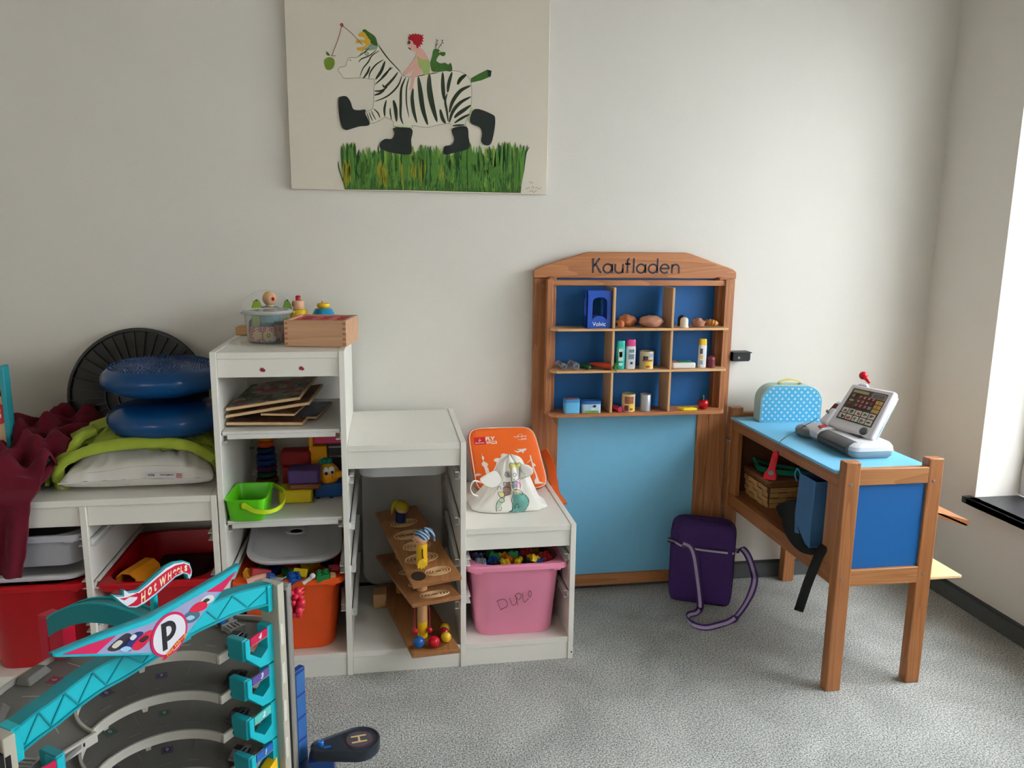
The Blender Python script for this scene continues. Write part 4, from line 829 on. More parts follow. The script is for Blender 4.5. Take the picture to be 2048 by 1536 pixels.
# card slot and pocket on the left of the panel
b = MB(); pL = [at(1640, 850, Z=.70), at(1655, 850, Z=.70)]
pk = Vector(at(1650, 832, Z=.715)); 
b.hexa([PQ(-.20, .0, -.02), PQ(.02, -.02, -.02), PQ(.02, -.02, .006), PQ(-.18, 0, .004)], [PQ(-.10, .36, -.02), PQ(.04, .36, -.02), PQ(.04, .36, .004), PQ(-.08, .36, .004)]); rg_.part('card_slot', b, wht, bevel=.006)
b = MB(); b.hexa([PQ(-.14, .22, .0045), PQ(-.05, .18, .0055), PQ(-.045, .23, .0055), PQ(-.13, .28, .0045)], [PQ(-.14, .22, .0075), PQ(-.05, .18, .0085), PQ(-.045, .23, .0085), PQ(-.13, .28, .0075)]); rg_.part('grey_button', b, gry, bevel=.001)
b = MB(); b.hexa([PQ(-.30, .30, -.055), PQ(-.04, .30, -.055), PQ(-.04, .30, -.03), PQ(-.30, .30, -.03)], [PQ(-.24, .64, -.055), PQ(-.02, .64, -.055), PQ(-.02, .64, -.028), PQ(-.24, .64, -.028)]); cr_ = rg_.part('card_reader', b, wht, bevel=.006)
b = MB(); b.hexa([PQ(-.29, .32, -.0295), PQ(-.18, .32, -.0295), PQ(-.15, .56, -.0275), PQ(-.235, .56, -.0275)], [PQ(-.29, .32, -.028), PQ(-.18, .32, -.028), PQ(-.15, .56, -.026), PQ(-.235, .56, -.026)]); rg_.part('reader_strip', b, mat('key_maroon', (112, 34, 36)), cr_)
# microphone
mp = [at(1739, 766, Z=.825), at(1729, 753, Z=.842)]; rm = mat('bright_red_plastic', (206, 14, 34), .3)
b = MB(); b.tube([mp[0], mp[0].lerp(mp[1], .7)], .004, 12, [.0038, .0062]); mh = rg_.part('microphone', b, rm, smooth=50)
b = MB(); b.ball(mp[1]+Vector((-.004, 0, .003)), .0125, 20); rg_.part('microphone_head', b, rm, mh, smooth=60)
# scanner handle on its cord
ht = at(1553, 901, X=1.628); hb_ = at(1540, 955, X=1.626)
sx_ = (hb_-ht).normalized(); wv = Vector((.8, -.6, 0)); nv = Vector((-.6, -.8, 0))
def outline(ws): return ws
b = MB(); L_ = (hb_-ht).length; prof = [(-.0, .006), (.004, .011), (.02, .0125), (.055, .0135), (.066, .016), (.075, .024), (.092, .026), (.096, .022)]
sc2 = L_/.09
for (x_, d_) in ((0, 0),): pass
rings = []
for s_, w_ in prof:
    c = ht+sx_*s_*sc2; rings.append([c+wv*w_*.8*math.copysign(abs(math.cos(a))**.6, math.cos(a))+nv*.007*math.copysign(abs(math.sin(a))**.6, math.sin(a)) for a in [2*math.pi*k/20 for k in range(20)]])
b.loft(rings); sn = rg_.part('scanner_handle', b, rm, smooth=50, label='red scanner handle hanging on a cord')
b = MB(); b.lathe([(.0075, 0), (.0085, .0012), (.007, .002)], ht+sx_*.072*sc2+nv*.0068, 20, nv, cap=(False, True)); rg_.part('scanner_button', b, gry, sn)
b = MB()
for k in range(10): b.ball(ht+sx_*(.018+.004*k)*sc2+wv*(.004*((k*7) % 3-1))+nv*.0066, .0012, 8)
rg_.part('speaker_dots', b, mat('dark_red', (120, 10, 22), .4), sn)
cpts = [at(1636, 836, Z=.70), at(1612, 850, Z=.675), at(1590, 864, Z=.648), at(1572, 874, X=1.648), at(1560, 884, X=1.634), ht]
b = MB(); b.tube(spline(cpts, 8), .0011, 6); rg_.part('cord', b, mat('cord_grey', (92, 92, 90), .5), smooth=60)
# ---------------- basket under the counter top
bs = Thing('wicker_basket', 'woven wooden chip basket with lid on the counter shelf', 'basket', (1.79, -.16, .3555))
wk = [mat('wicker_light', (196, 150, 92), .6, var=.1, ns=40), mat('wicker_dark', (92, 52, 30), .6, var=.15, ns=60)]
bx0, bx1, by0, by1, bz = 1.702, 1.868, -.252, -.066, .3558
bs.part('basket_core', MB().loft([rrect(bx0+.012, bx1-.012, by0+.012, by1-.012, .01, bz), rrect(bx0+.004, bx1-.004, by0+.004, by1-.004, .012, bz+.078)]), wk[1])
def slat(face, row, k, n, over):   # horizontal strips that bulge out over every other stake
    pass
b = MB(); b2 = MB()
for row in range(4):
    z0 = bz+.002+row*.019; e = row*.0018
    for side in range(4):
        n = 5; 
        for k in range(n):
            out = .0035 if (k+row) % 2 else .0005
            if side == 0: p0 = (bx0+.008-e, by0+.01+(by1-by0-.02)*k/n); p1 = (bx0+.008-e, by0+.01+(by1-by0-.02)*(k+1)/n); nn = (-1, 0)
            elif side == 1: p0 = (bx0+.01+(bx1-bx0-.02)*k/n, by0+.008-e); p1 = (bx0+.01+(bx1-bx0-.02)*(k+1)/n, by0+.008-e); nn = (0, -1)
            elif side == 2: p0 = (bx1-.008+e, by0+.01+(by1-by0-.02)*k/n); p1 = (bx1-.008+e, by0+.01+(by1-by0-.02)*(k+1)/n); nn = (1, 0)
            else: p0 = (bx0+.01+(bx1-bx0-.02)*k/n, by1-.008+e); p1 = (bx0+.01+(bx1-bx0-.02)*(k+1)/n, by1-.008+e); nn = (0, 1)
            q = [Vector((p0[0]+nn[0]*t, p0[1]+nn[1]*t, z0)) for t in (0, out)]; q2 = [Vector((p1[0]+nn[0]*t, p1[1]+nn[1]*t, z0)) for t in (0, out)]
            b.hexa([q[0], q2[0], q2[1], q[1]], [v+Vector((0, 0, .0155)) for v in (q[0], q2[0], q2[1], q[1])])
bs.part('woven_strips', b, wk[0])
b = MB()
for z0, h, o in ((bz+.0785, .010, .0), (bz+.0895, .012, .002)):
    b.loft([rrect(bx0-o, bx1+o, by0-o, by1+o, .012, z0), rrect(bx0-o-.002, bx1+o+.002, by0-o-.002, by1+o+.002, .013, z0+h/2), rrect(bx0-o, bx1+o, by0-o, by1+o, .012, z0+h)])
bs.part('rim_band', b, mat('wicker_band', (132, 84, 50), .55, var=.25, ns=90), smooth=40)
bs.part('basket_lid', MB().loft([rrect(bx0+.002, bx1-.002, by0+.002, by1-.002, .012, bz+.1018), rrect(bx0+.006, bx1-.006, by0+.006, by1-.006, .012, bz+.106)]), mat('wicker_lid', (96, 58, 34), .55, var=.35, ns=120))
gt = mat('green_ribbon', (26, 150, 116), .6, var=.06)
def ribbon(label, pts, w, side):
    b = MB(); b.strap(spline(pts, 6), side, w, .001); return solo('fabric_ribbon', label, 'ribbon', b, gt, pts[0], smooth=60)
zz = bz+.108
ribbon('green ribbon curling up at its left end on the wicker basket', [Vector((1.704, -.135, zz+.04)), Vector((1.712, -.155, zz+.012)), Vector((1.735, -.185, zz+.006)), Vector((1.79, -.215, zz+.006)), Vector((1.86, -.235, zz+.004))], .024, (.45, .9, .5))
ribbon('second green ribbon lying flat behind the curled one on the wicker basket', [Vector((1.73, -.075, zz+.022)), Vector((1.77, -.10, zz+.008)), Vector((1.82, -.14, zz+.004)), Vector((1.88, -.20, zz+.004))], .022, (.3, 1, .2))
# ---------------- blue felt bag with black straps hanging in the opening
fb = mat('blue_felt', (62, 104, 148), .85, var=.08, ns=60, bump=.3, bs=400)
bg_ = Thing('felt_bag', 'blue square felt bag standing in the opening of the play counter', 'bag', (1.72, -.57, .3755))
X0, X1, Ya, Yb = 1.643, 1.78, -.622, -.532
b = MB()
def bagring(z, gx=0, gy=0): return [Vector(p) for p in rrect(X0-gx, X1+gx, Ya-gy, Yb+gy, .006, z, 3)]
b.loft([bagring(.372, -.004, -.003), bagring(.376), bagring(.45, .003, .002), bagring(.53), bagring(.572, -.002, .002)], (True, False)); b.loft([bagring(.572, -.002, .002), bagring(.572, -.006, -.002), bagring(.50, -.006, -.003), bagring(.38, -.006, -.004)], (False, True))
bg_.part('bag_body', b, fb, smooth=50)
b = MB(); b.tube([(X0-.001, Ya-.001, .376), (X0-.004, Ya-.003, .45), (X0-.002, Ya-.002, .53), (X0, Ya-.002, .573)], .0022, 8); b.tube([(X0-.0005, Ya-.001, .377), (X1, Ya-.001, .377)], .0018, 6); b.tube(spline([(X0, Yb+.004, .545), (X0-.006, Yb+.01, .565), (X0-.003, Yb+.004, .585), (X0+.002, Yb-.006, .572)], 5), .0022, 6)
bg_.part('piping', b, mat('blue_felt_seam', (62, 120, 168), .8))
bkf = mat('black_webbing', (14, 14, 15), .8, var=.2, ns=200)
bb_ = Thing('black_pouch', 'black cloth pouch bulging over the lower rail under the blue felt bag', 'pouch', (1.66, -.5, .36))
b = MB(); nr = 22
P_ = [(1552, 1012, 1.68), (1590, 1000, 1.66), (1592, 1035, 1.645), (1600, 1068, 1.640), (1612, 1092, 1.642), (1640, 1100, 1.66), (1628, 1110, 1.648), (1600, 1104, 1.640), (1578, 1082, 1.638), (1565, 1055, 1.640), (1563, 1040, 1.65)]
q = [at(a_, b__, X=c_) for a_, b__, c_ in P_]; b.prism(spline(q, 4, True), (.014, 0, 0)); bb_.part('pouch_body', b, bkf, bevel=.004)
b = MB(); b.strap(spline([Vector((1.72, -.30, .362)), Vector((1.70, -.42, .366)), Vector((1.69, -.50, .372)), Vector((1.67, -.545, .385))], 5), (0, .5, .86), .05, .006); bb_.part('strap_on_shelf', b, bkf, smooth=60)
b = MB(); b.strap(spline([at(1650, 1092, X=1.65), at(1640, 1106, X=1.64), at(1628, 1135, X=1.636), at(1616, 1165, X=1.634), at(1606, 1195, X=1.634), at(1597, 1222, X=1.632)], 6), (.85, -.53, .0), .026, .0018)
ws_ = solo('webbing_strap', 'black webbing strap hanging down in front of the counter leg', 'strap', b, bkf, at(1640, 1106, X=1.64), smooth=60)
b = MB(); e = at(1597, 1222, X=1.632); b.bar(e+Vector((-.003, -.013, .0055)), e+Vector((.003, .013, .0125)), .003, .005); put('folded_end', (lambda me: (me.transform(Matrix.Translation(-ws_.location)), me)[1])(b.mesh('e')), bkf, ws_)
# ---------------- purple shoulder bag
pu = mat('purple_canvas', (62, 30, 98), .75, var=.12, ns=14, bump=.35, bs=350); pud = mat('purple_dark_piping', (38, 16, 58), .7); lil = mat('lilac_stripe', (178, 164, 196), .7)
p0 = at(1337, 1199, Z=0); p1 = at(1459, 1216, Z=0); ux = (p1-p0); Wb = ux.length; ux.normalize(); vy = Vector((-ux.y, ux.x, 0))
lean = Vector((0, .14, 1)); pb = Thing('shoulder_bag', 'purple canvas shoulder bag with lilac striped strap on the carpet', 'bag', p0.lerp(p1, .5))
def BP(u, v, d): return p0+ux*u*Wb+vy*(d+v*.035)+Vector((0, 0, .002+v*.285))
def bagsec(d, s, puff):   # outline of the bag at depth d
    pts = []; n = 56; 
    for k in range(n):
        a = 2*math.pi*k/n; c, si = math.cos(a), math.sin(a); p = .32 if si > 0 else .2
        u = .5+.5*s*math.copysign(abs(c)**p, c)*(1.035+.03*math.sin(3*a)); v = .5+.5*s*math.copysign(abs(si)**p, si)
        bulge = puff*(1-abs(2*(v-.35))**2 if abs(2*(v-.35)) < 1 else 0)
        pts.append(BP(u, v, d-bulge))
    return pts
b = MB(); b.loft([bagsec(-.006, .80, .012), bagsec(-.005, .93, .008), bagsec(.0, .985, .002), bagsec(.006, 1, 0), bagsec(.045, 1.0, 0), bagsec(.055, 1.01, 0), bagsec(.062, .98, 0), bagsec(.064, .85, 0)]); body_ = pb.part('bag_body', b, pu, smooth=60); bsurf = Surf(b)
b = MB(); q = bagsec(.004, 1.0, .0); b.tube(q+[q[0]], .0018, 6); q = bagsec(.05, 1.008, 0); b.tube(q+[q[0]], .0022, 6); pb.part('piping', b, pud, smooth=60)
b = print_lines(bsurf, [[(1350, 1062), (1362, 1050), (1368, 1048), (1410, 1051), (1462, 1054)], [(1352, 1066), (1358, 1072), (1350, 1082)]], .0012, 6); pb.part('zip', b, pud, smooth=60)
b = MB(); b.ball(BP(.08, .92, .024), .016, 16, (.5, .9, .9)); pb.part('zip_gusset', b, mat('taupe_lining', (92, 78, 84), .8), smooth=60)
def two_tone(t, par, pts, side, w, nm):
    sp = spline(pts, 6)
    b = MB(); b.strap(sp, side, w, .0014); s_ = t.part(nm, b, pud if nm != 'shoulder_strap' else mat('purple_webbing', (66, 34, 104), .7), par, smooth=60)
    b = MB(); b.strap(sp, side, w*.42, .0024); t.part('strap_stripe', b, lil, s_, smooth=60)
def bh(x, y, l=.002): 
    h = bsurf.hit(x, y, l); return h if h is not None else at(x, y, Y=-.2)
two_tone(pb, None, [bh(1351, 1084, .003), bh(1366, 1092, .003), bh(1400, 1099, .003), bh(1440, 1104, .003), bh(1466, 1107, .003)], (0, 0, 1), .017, 'front_strap')
two_tone(pb, None, [bh(1336, 1079, .003), bh(1349, 1083, .003), bh(1360, 1089, .004)], (0, 0, 1), .016, 'side_strap')
fz = lambda x, y, z=.006: at(x, y, Z=z)
loop = [bh(1366, 1086, .006), bh(1380, 1093, .006), bh(1388, 1112, .007), bh(1394, 1150, .008), bh(1399, 1190, .010), at(1400, 1214, Z=.012)+Vector((0, 0, .0)), fz(1393, 1226), fz(1379, 1230), fz(1375, 1239), fz(1386, 1250), fz(1410, 1256), fz(1436, 1251), fz(1462, 1242), at(1482, 1222, Z=.02), at(1500, 1192, Z=.045), at(1509, 1162, Z=.09), at(1506, 1140, Y=-.19), at(1496, 1112, Y=-.19), at(1484, 1097, Y=-.19), bh(1474, 1100, .006), bh(1468, 1106, .005)]
sides = []; N_ = len(spline(loop, 6))
for k in range(N_):
    t_ = k/(N_-1)
    sides.append(Vector((.9, -.4, .1)) if t_ < .26 else (Vector((.0, .75, .65)) if t_ < .62 else Vector((.85, -.3, .35))))
two_tone(pb, None, loop, sides, .024, 'shoulder_strap')
# ================================================================ things on the low frame
ZL = .5555
def solidgrid(fn, nu, nv): b = MB(); b.grid(fn, nu, nv); return b
# games board at the far left edge
gbx = Thing('activity_board', 'upright wooden toy board with turquoise frame, lime top and a red number three', 'toy board', (-.73, -.26, ZL))
X1_ = at(13, 800, Y=-.30).x; X0_ = X1_-.26; YK = -.30
while pix((X1_, YK, .75))[0] < 27.5: YK += .002
teal2 = mat('turquoise_paint', (40, 158, 172), .45); lime2 = mat('lime_paint', (158, 196, 44), .5); tan2 = mat('tan_print', (206, 176, 138), .6, var=.06, ns=12)
gbx.part('side_board', MB().box(X1_-.012, X1_, -.30, YK, ZL, .884), teal2, bevel=.0015); gbx.part('side_board', MB().box(X0_, X0_+.012, -.30, YK, ZL, .884), teal2, bevel=.0015)
gbx.part('top_strip', MB().box(X0_+.0125, X1_-.0125, -.298, YK-.003, .842, .880), lime2, bevel=.0015)
gbx.part('front_panel', MB().box(X0_+.0125, X1_-.0125, -.296, -.288, ZL+.002, .8415), tan2)
b = MB(); b.lathe([(.030, 0), (.030, .0006)], (X1_-.030, -.2962, .752), 32, (0, -1, 0)); rd = gbx.part('number_disc', b, mat('disc_red', (196, 40, 46), .5))
tm = text_mesh('3', .046, .0003, .001); tm.transform(frame_from(Vector((X1_-.028, -.2971, .752)), (1, 0, 0), (0, 0, 1))); gbx.part('number', tm, mat('white_print', (235, 238, 242)), rd)
b = MB(); Pn = lambda dx, dz_, k=0: (X1_-.024+dx, -.2963-.0003*k, .818+dz_)
b.mi = 0; b.prism(spline([Pn(-.007, -.018), Pn(-.010, 0), Pn(-.004, .016), Pn(.003, .017), Pn(.007, .010), Pn(.010, -.006), Pn(.008, -.018)], 3, True), (0, -.0003, 0)); b.mi = 1; b.prism(spline([Pn(-.004, -.017, 1), Pn(-.005, -.004, 1), Pn(0, .004, 1), Pn(.005, -.004, 1), Pn(.004, -.017, 1)], 3, True), (0, -.0003, 0)); b.prism(spline([Pn(.001, .012, 1), Pn(.004, .013, 1), Pn(.004, .009, 1)], 2, True), (0, -.0003, 0))
gbx.part('penguin_print', b, [mat('print_black', (24, 24, 28)), mat('print_white', (225, 228, 230))])
# cable duct on the wall
solo('cable_duct', 'white cable duct strip on the wall behind the burgundy blanket', 'cable duct', MB().box(-1.2, -.36, -.022, -.001, .652, .684), mat('duct_white', (206, 202, 194), .5), (-.8, -.01, .66), bevel=.002)
# ribbed black disc leaning on the wall
cz = at(277, 790, Y=-.085); Rd = .2035; dc = Thing('balance_disc_board', 'big black ribbed plastic disc leaning on the wall behind the blue cushions', 'disc', (cz.x, -.11, ZL), (R_(-12), 0, 0))
blk = mat('black_ribbed_plastic', (34, 36, 35), .45, var=.08, ns=20); c0 = Vector((0, 0, Rd)); ax = (0, -1, 0)
dc.part('disc_body', MB().lathe([(.0005, .0), (Rd-.01, .0), (Rd, -.006), (Rd+.001, -.014), (Rd-.004, -.020), (Rd-.009, -.020), (Rd-.010, -.006), (.098, -.004), (.095, -.006), (.0005, -.006)][::-1], c0, 64, (0, 1, 0)), blk, world=False, smooth=35)
b = MB()
for k in range(36):
    a = R_(10*k+4); d = Vector((math.cos(a), 0, math.sin(a))); h = .010 if k % 4 else .014
    b.bar(c0+d*.098+Vector((0, -.010, 0)), c0+d*(Rd-.010)+Vector((0, -.010, 0)), .0022, h, (0, 1, 0))
dc.part('radial_ribs', b, blk, world=False)
b = MB()
for r in (.097, .062): b.lathe([(r-.0015, 0), (r-.0015, .014), (r+.0015, .014), (r+.0015, 0)], c0, 48, (0, -1, 0), cap=(False, False))
dc.part('ring_ribs', b, blk, world=False)
# pillow
pw = mat('white_cotton', (224, 220, 214), .85, var=.03, ns=10, bump=.3, bs=500)
pc = Vector((-.222, -.262, 0)); PWx, PWy = .196, .163; pb0 = .5565
def pil(u, v, top):
    x = 2*u-1; y = 2*v-1; ex = 1-.055*(1-abs(y)**2)*0-.05*(1-y*y); ey = 1-.07*(1-x*x)
    h = max(0, (1-abs(x)**2.6))**.5*max(0, (1-abs(y)**3.2))**.40
    n = noise.noise(Vector((x*3.1, y*3.3, 4+top)))*.010*h+.008*h*noise.noise(Vector((x*11, y*2.5, 1)))+.004*h*noise.noise(Vector((x*22, y*6, 5)))+.0035*(1-h)*math.sin(x*26)*(1 if abs(y) > .7 else .3)
    zm = .030-.012*abs(x)**3*0
    z = pb0+zm+(.066*h+n if top else -.0285*h**.6)
    return (pc.x+x*PWx*ex+.006*math.sin(5*y), pc.y+y*PWy*ey, max(z, pb0))
t = Thing('pillow', 'plump white pillow lying under the lime green blanket', 'pillow', (pc.x, pc.y, ZL))
b = MB(); b.grid(lambda u, v: pil(u, v, 1), 56, 40); b.grid(lambda u, v: pil(u, v, 0), 56, 40)
pil_o = t.part('pillow_body', b, pw, smooth=80); ps = Surf(b)
edge = [Vector(pil(k/40, 0, 0))+Vector((0, -.0015, .000)) for k in range(41)]
b = MB(); b.tube(edge, .0022, 6); t.part('piping', b, pw, smooth=80)
b = print_lines(ps, [[(175, 946), (220, 941), (262, 934), (320, 931), (370, 933), (420, 938)]], .0008); t.part('seam', b, mat('seam_grey', (196, 192, 186), .9))
Yt = min(h.y for h in (ps.hit(x, y, .001) for x in (293, 310, 330, 350, 364) for y in (946, 951, 956)) if h is not None)-.0012
tagq = lambda P, k=0: [at(x, y, Y=Yt-.0003*k) for x, y in P]
lab = t.part('sewn_tag', MB().prism(tagq([(291, 944.5), (366, 945.5), (366, 956.5), (291, 955.5)]), (0, .0012, 0)), mat('tag_cloth', (214, 212, 210), .8))
b = MB()
for k in range(3): b.prism(tagq(((352, 947.2+k*3.1), (364, 947.4+k*3.1), (364, 949.0+k*3.1), (352, 948.8+k*3.1)), 1), (0, .0004, 0))
t.part('red_stripes', b, mat('stripe_red', (176, 44, 52), .7), lab)
tS = MB(); tS.prism(tagq([(280, 935), (376, 935), (376, 966), (280, 966)], 1), (0, -.0001, 0)); tS = Surf(tS)
b = print_text(tS, 'HAMPDÅN', 347, 948.0, 320, 947.6, 4.6, .02, .0002); t.part('tag_lettering', b, mat('tag_ink', (60, 60, 66), .7), lab)
b = print_text(tS, 'IKEA', 309, 947.8, 295, 947.6, 4.6, .03, .0002); t.part('tag_lettering', b, mat('tag_ink', (60, 60, 66), .7), lab)
b = MB(); q = Vector(pil(.02, 0, 0)); b.tube([q, q+Vector((.002, -.006, -.006)), q+Vector((.006, -.008, -.008))], .0012, 6); b.lathe([(.002, 0), (.004, 0), (.004, .0015), (.002, .0015)], q+Vector((.005, -.008, -.010)), 12, (0, 1, 0)); t.part('zip_pull', b, mat('steel', (170, 172, 175), .3, 1))
# lime blanket folded over the pillow
lm = mat('lime_fleece', (164, 182, 58), .95, var=.08, ns=16, bump=.5, bs=300, sheen=.1)
def topz(x, y):
    u = (x-pc.x)/PWx; v = (y-pc.y)/PWy
    if abs(u) >= .985 or abs(v) >= .985: return pb0+.026
    return pil((u+1)/2, (v+1)/2, 1)[2]
t = Thing('fleece_blanket', 'lime green fleece blanket folded over the white pillow', 'blanket', (-.24, -.24, .65))
LXa, LXb = -.405, -.028
def layer(k):
    def fn(u, v):
        x = LXa+(LXb-LXa)*u-.012*k*(1-u)+.010*noise.noise(Vector((v*5, k*3.1, 0)))*(1-u); y = (-.345+.014*k)+(.30)*v+.012*math.sin(u*4+k)
        y += .016*noise.noise(Vector((u*4, k*2.7, 5)))*(1-v)
        z = topz(x, min(y+.012, -.12))+.0085+.0105*k+.0050*noise.noise(Vector((x*14, y*14, k*2.0)))+.003*math.sin(x*55+y*30+k)
        if u < .10 and k == 0: z -= (1-u/.10)**2*.020
        if v < .05: z -= (1-v/.05)*.005
        if k == 2: z += .010*max(0, math.sin(u*9+1.4))*(1-v*.6)+.016*math.exp(-((u-.22)/.08)**2)*math.exp(-((v-.25)/.22)**2)
        if k == 2 and u > .75: z += .008*math.sin((u+v)*40)
        return (x, y, z)
    return fn
for k in range(3): t.part('blanket_fold', solidgrid(layer(k), 60, 30), lm, smooth=80, solid=.0085)
b = MB()
for k in range(3):    # rounded folded edge at the left that hangs over the pillow end
    pts = []
    for j in range(15):
        v = j/14; y = -.368+.26*v; x = -.428+.018*math.sin(3*v+k)+.012*k; z = max(ZL+.02, topz(min(x+.05, -.3), max(min(y, -.12), -.40))-.030+.022*k+.006*math.sin(7*v+k*2)); pts.append((x+.0, y, z))
    b.tube(spline(pts, 2), .013, 12, [.004+.012*math.sin(math.pi*min(1, (i+3)/31)) for i in range(29)])
def drop(u, v):   # sheet that runs from the fold down the left end of the pillow
    a = u; x = -.388-.072*math.sin(a*1.45)+.008*noise.noise(Vector((v*6, a*3, 7))); y = -.380+.285*v+.016*math.sin(a*3); z0 = topz(-.372, max(min(y, -.12), -.40))+.012
    return (x, y, z0+(pb0+.010-z0)*a**1.6+.010*math.sin(a*math.pi)*math.sin(v*9+1))
t.part('hanging_end', solidgrid(drop, 20, 34), lm, smooth=80, solid=.010)
b = MB()
for k, (z_, l_) in enumerate(((.0, 1), (.012, .9), (.024, .8))):
    pts = [(-.402+.03*k+.012*math.sin(j), -.31+.05*k+.018*j, .672+z_*1.1+.003*j) for j in range(6)]
    b.strap(spline(pts, 4), (1, .1, .35), .06*l_, .007)
t.part('fringed_edge', b, lm, smooth=80)
LY = lambda px, py, Y: at(px, py, Y=Y)
for P_, r0 in (([LY(112, 962, -.385), LY(116, 938, -.392), LY(140, 917, -.395), LY(185, 899, -.392), LY(240, 889, -.388), LY(310, 885, -.388), LY(370, 890, -.388), LY(405, 902, -.385), LY(426, 916, -.375)], .015),
               ([LY(150, 905, -.36), LY(122, 922, -.37), LY(116, 945, -.38), LY(121, 966, -.375), LY(134, 974, -.36)], .017),
               ([LY(190, 862, -.30), LY(164, 872, -.33), LY(150, 889, -.35), LY(140, 905, -.36)], .014)):
    sp = spline(P_, 6); b = MB(); rings = []
    N_ = len(sp)
    for k, p in enumerate(sp):
        d = (sp[min(k+1, N_-1)]-sp[max(k-1, 0)]).normalized(); s1 = d.cross(Vector((0, -1, .35))).normalized(); s2 = d.cross(s1).normalized(); rr_ = r0*(.45+.55*math.sin(math.pi*min(.93, max(.07, k/(N_-1))))**.5)*(1+.15*noise.noise(Vector((k*.35, r0*99, 2))))
        rings.append([p+s1*rr_*math.cos(2*math.pi*j/14)*1.05+s2*rr_*.85*math.sin(2*math.pi*j/14) for j in range(14)])
    b.loft(rings); t.part('rolled_edge', b, lm, smooth=80)

# air cushions
bl = mat('blue_glossy_vinyl', (8, 70, 128), .22, var=.03)
nz_ = mat('blue_nubs', (12, 58, 112), .35)
def cushion(label, c, r, c_, nub_up, side):
    t = Thing('balance_cushion', label, 'cushion', tuple(c)); prof = []
    for k in range(25):
        a = -math.pi/2+math.pi*k/24; rr = math.cos(a); zz = math.sin(a)
        pr_ = (abs(rr)**.5)*r; prof.append((max(pr_, .0006), zz*c_*(1 if abs(zz) < .9 else 1)))
    t.part('cushion_body', MB().lathe(prof, c, 56), bl, smooth=80)
    b = MB()
    for up in nub_up:
        ring = 0; rr = r*.20
        while rr < r*.90:
            n = max(8, int(2*math.pi*rr/.0105))
            for k in range(n):
                a = 2*math.pi*(k+.5*(ring % 2))/n
                rad_ = rr/r; ca = rad_**2; zz = math.sqrt(max(0, 1-ca*ca))*c_
                p = Vector(c)+Vector((rr*math.cos(a), rr*math.sin(a), up*zz)); s_ = up
                if up < 0 and (rr < r*.62): continue
                h = .0042; w = .0026; q = [p+Vector((w*math.cos(j*math.pi/2+a), w*math.sin(j*math.pi/2+a), -s_*.002)) for j in range(4)]; q2 = [p+Vector((w*.5*math.cos(j*math.pi/2+a), w*.5*math.sin(j*math.pi/2+a), s_*h)) for j in range(4)]
                b.hexa(q, q2)
            ring += 1; rr += .0088
    t.part('nub_field', b, nz_, kind='stuff', smooth=60)
    t.part('rim_seam', MB().lathe([(r*.86, .0), (r*.885, .003), (r*.86, .006)], Vector(c)+Vector((0, 0, c_*.48)), 56, cap=(False, False)), bl, smooth=80)
    return t
yc = -.255
cu1 = at(322, 753, Y=yc); cu0 = at(328, 832, Y=yc); cu1.x = -.176; cu0.x = -.172
cushion('dark blue air cushion with nubs, upper one of the two stacked', cu1, .162, .0485, (1,), 0)
cushion('dark blue air cushion on the lime blanket, lower one of the two stacked', cu0, .157, .0485, (-1,), 0)
# burgundy blanket: heap on the frame and a tail hanging down the front
bu = mat('burgundy_fleece', (100, 6, 30), .95, var=.12, ns=12, bump=.6, bs=260, sheen=.06)
t = Thing('fleece_blanket', 'burgundy fleece blanket heaped on the low shelf with one end hanging down', 'blanket', (-.55, -.3, ZL))
def heap(x, y):
    e = 1-max(0, abs((x+.535)/.190))**2.6; f = 1-max(0, abs((y+.275)/.232))**3
    base = max(0, e)*max(0, f)
    wx = x+.05*noise.noise(Vector((x*6, y*6, 1.3))); wy = y+.06*noise.noise(Vector((x*5, y*5, 7.7)))
    r1 = .5+.5*math.sin((wx*1.3+wy*.9)*38+1.0+2.5*noise.noise(Vector((x*5, y*5, 9)))); r2 = (.5+.5*math.sin((wx*.5-wy*1.2)*52+noise.noise(Vector((x*7, y*7, 3)))*3.2))**1.6
    ramp = .62+.75*max(0, min(1, (y+.44)/.33))
    return ZL+.007+(.088*ramp+.040*r1+.032*r2+.018*noise.noise(Vector((x*17, y*17, 5)))+.009*math.sin((wx-wy*.6)*110+4*noise.noise(Vector((x*6, y*6, 2)))))*base**.5+(.05*math.exp(-((x+.435)/.035)**2-((y+.12)/.05)**2))
def bl_fn(u, v):
    # v 0..0.62 over the top (back to front), then down the front
    x0 = -.72; x1 = -.372+.0*v
    if v < .66:
        w = v/.66; y = -.055+(-.492+.055)*w; xr_ = -.388-.030*w-.14*max(0, w-.75); x = x0+(xr_-x0)*u
        z = heap(x, y)
        if w > .93: z = min(z, ZL+.010+(1-w)*.3)
        return (x, y, z)
    w = (v-.66)/.34; xr_ = -.453-.018*w-.02*w*w; x = x0+(xr_-x0)*u
    y = -.492-.010*math.sin(u*14+1)*min(1, w*3)-.006*math.sin(u*31)*min(1, w*2)-.006; z = ZL+.006-w*(.185+.012*u)-.004*math.sin(w*20)
    return (x, y, z)
t.part('blanket_sheet', solidgrid(bl_fn, 130, 130), bu, smooth=80, solid=.005)
def fold(pts, rad, n=14):
    b = MB(); sp = spline(pts, 5); N = len(sp); rr = []
    for k in range(N): rr.append(rad*(.35+.65*math.sin(math.pi*min(.97, max(.05, k/(N-1)))))*(1+.12*noise.noise(Vector((k*.4, rad*90, 0)))))
    b.tube(sp, rad, n, rr); return b
A3 = lambda px, py, Y: at(px, py, Y=Y)
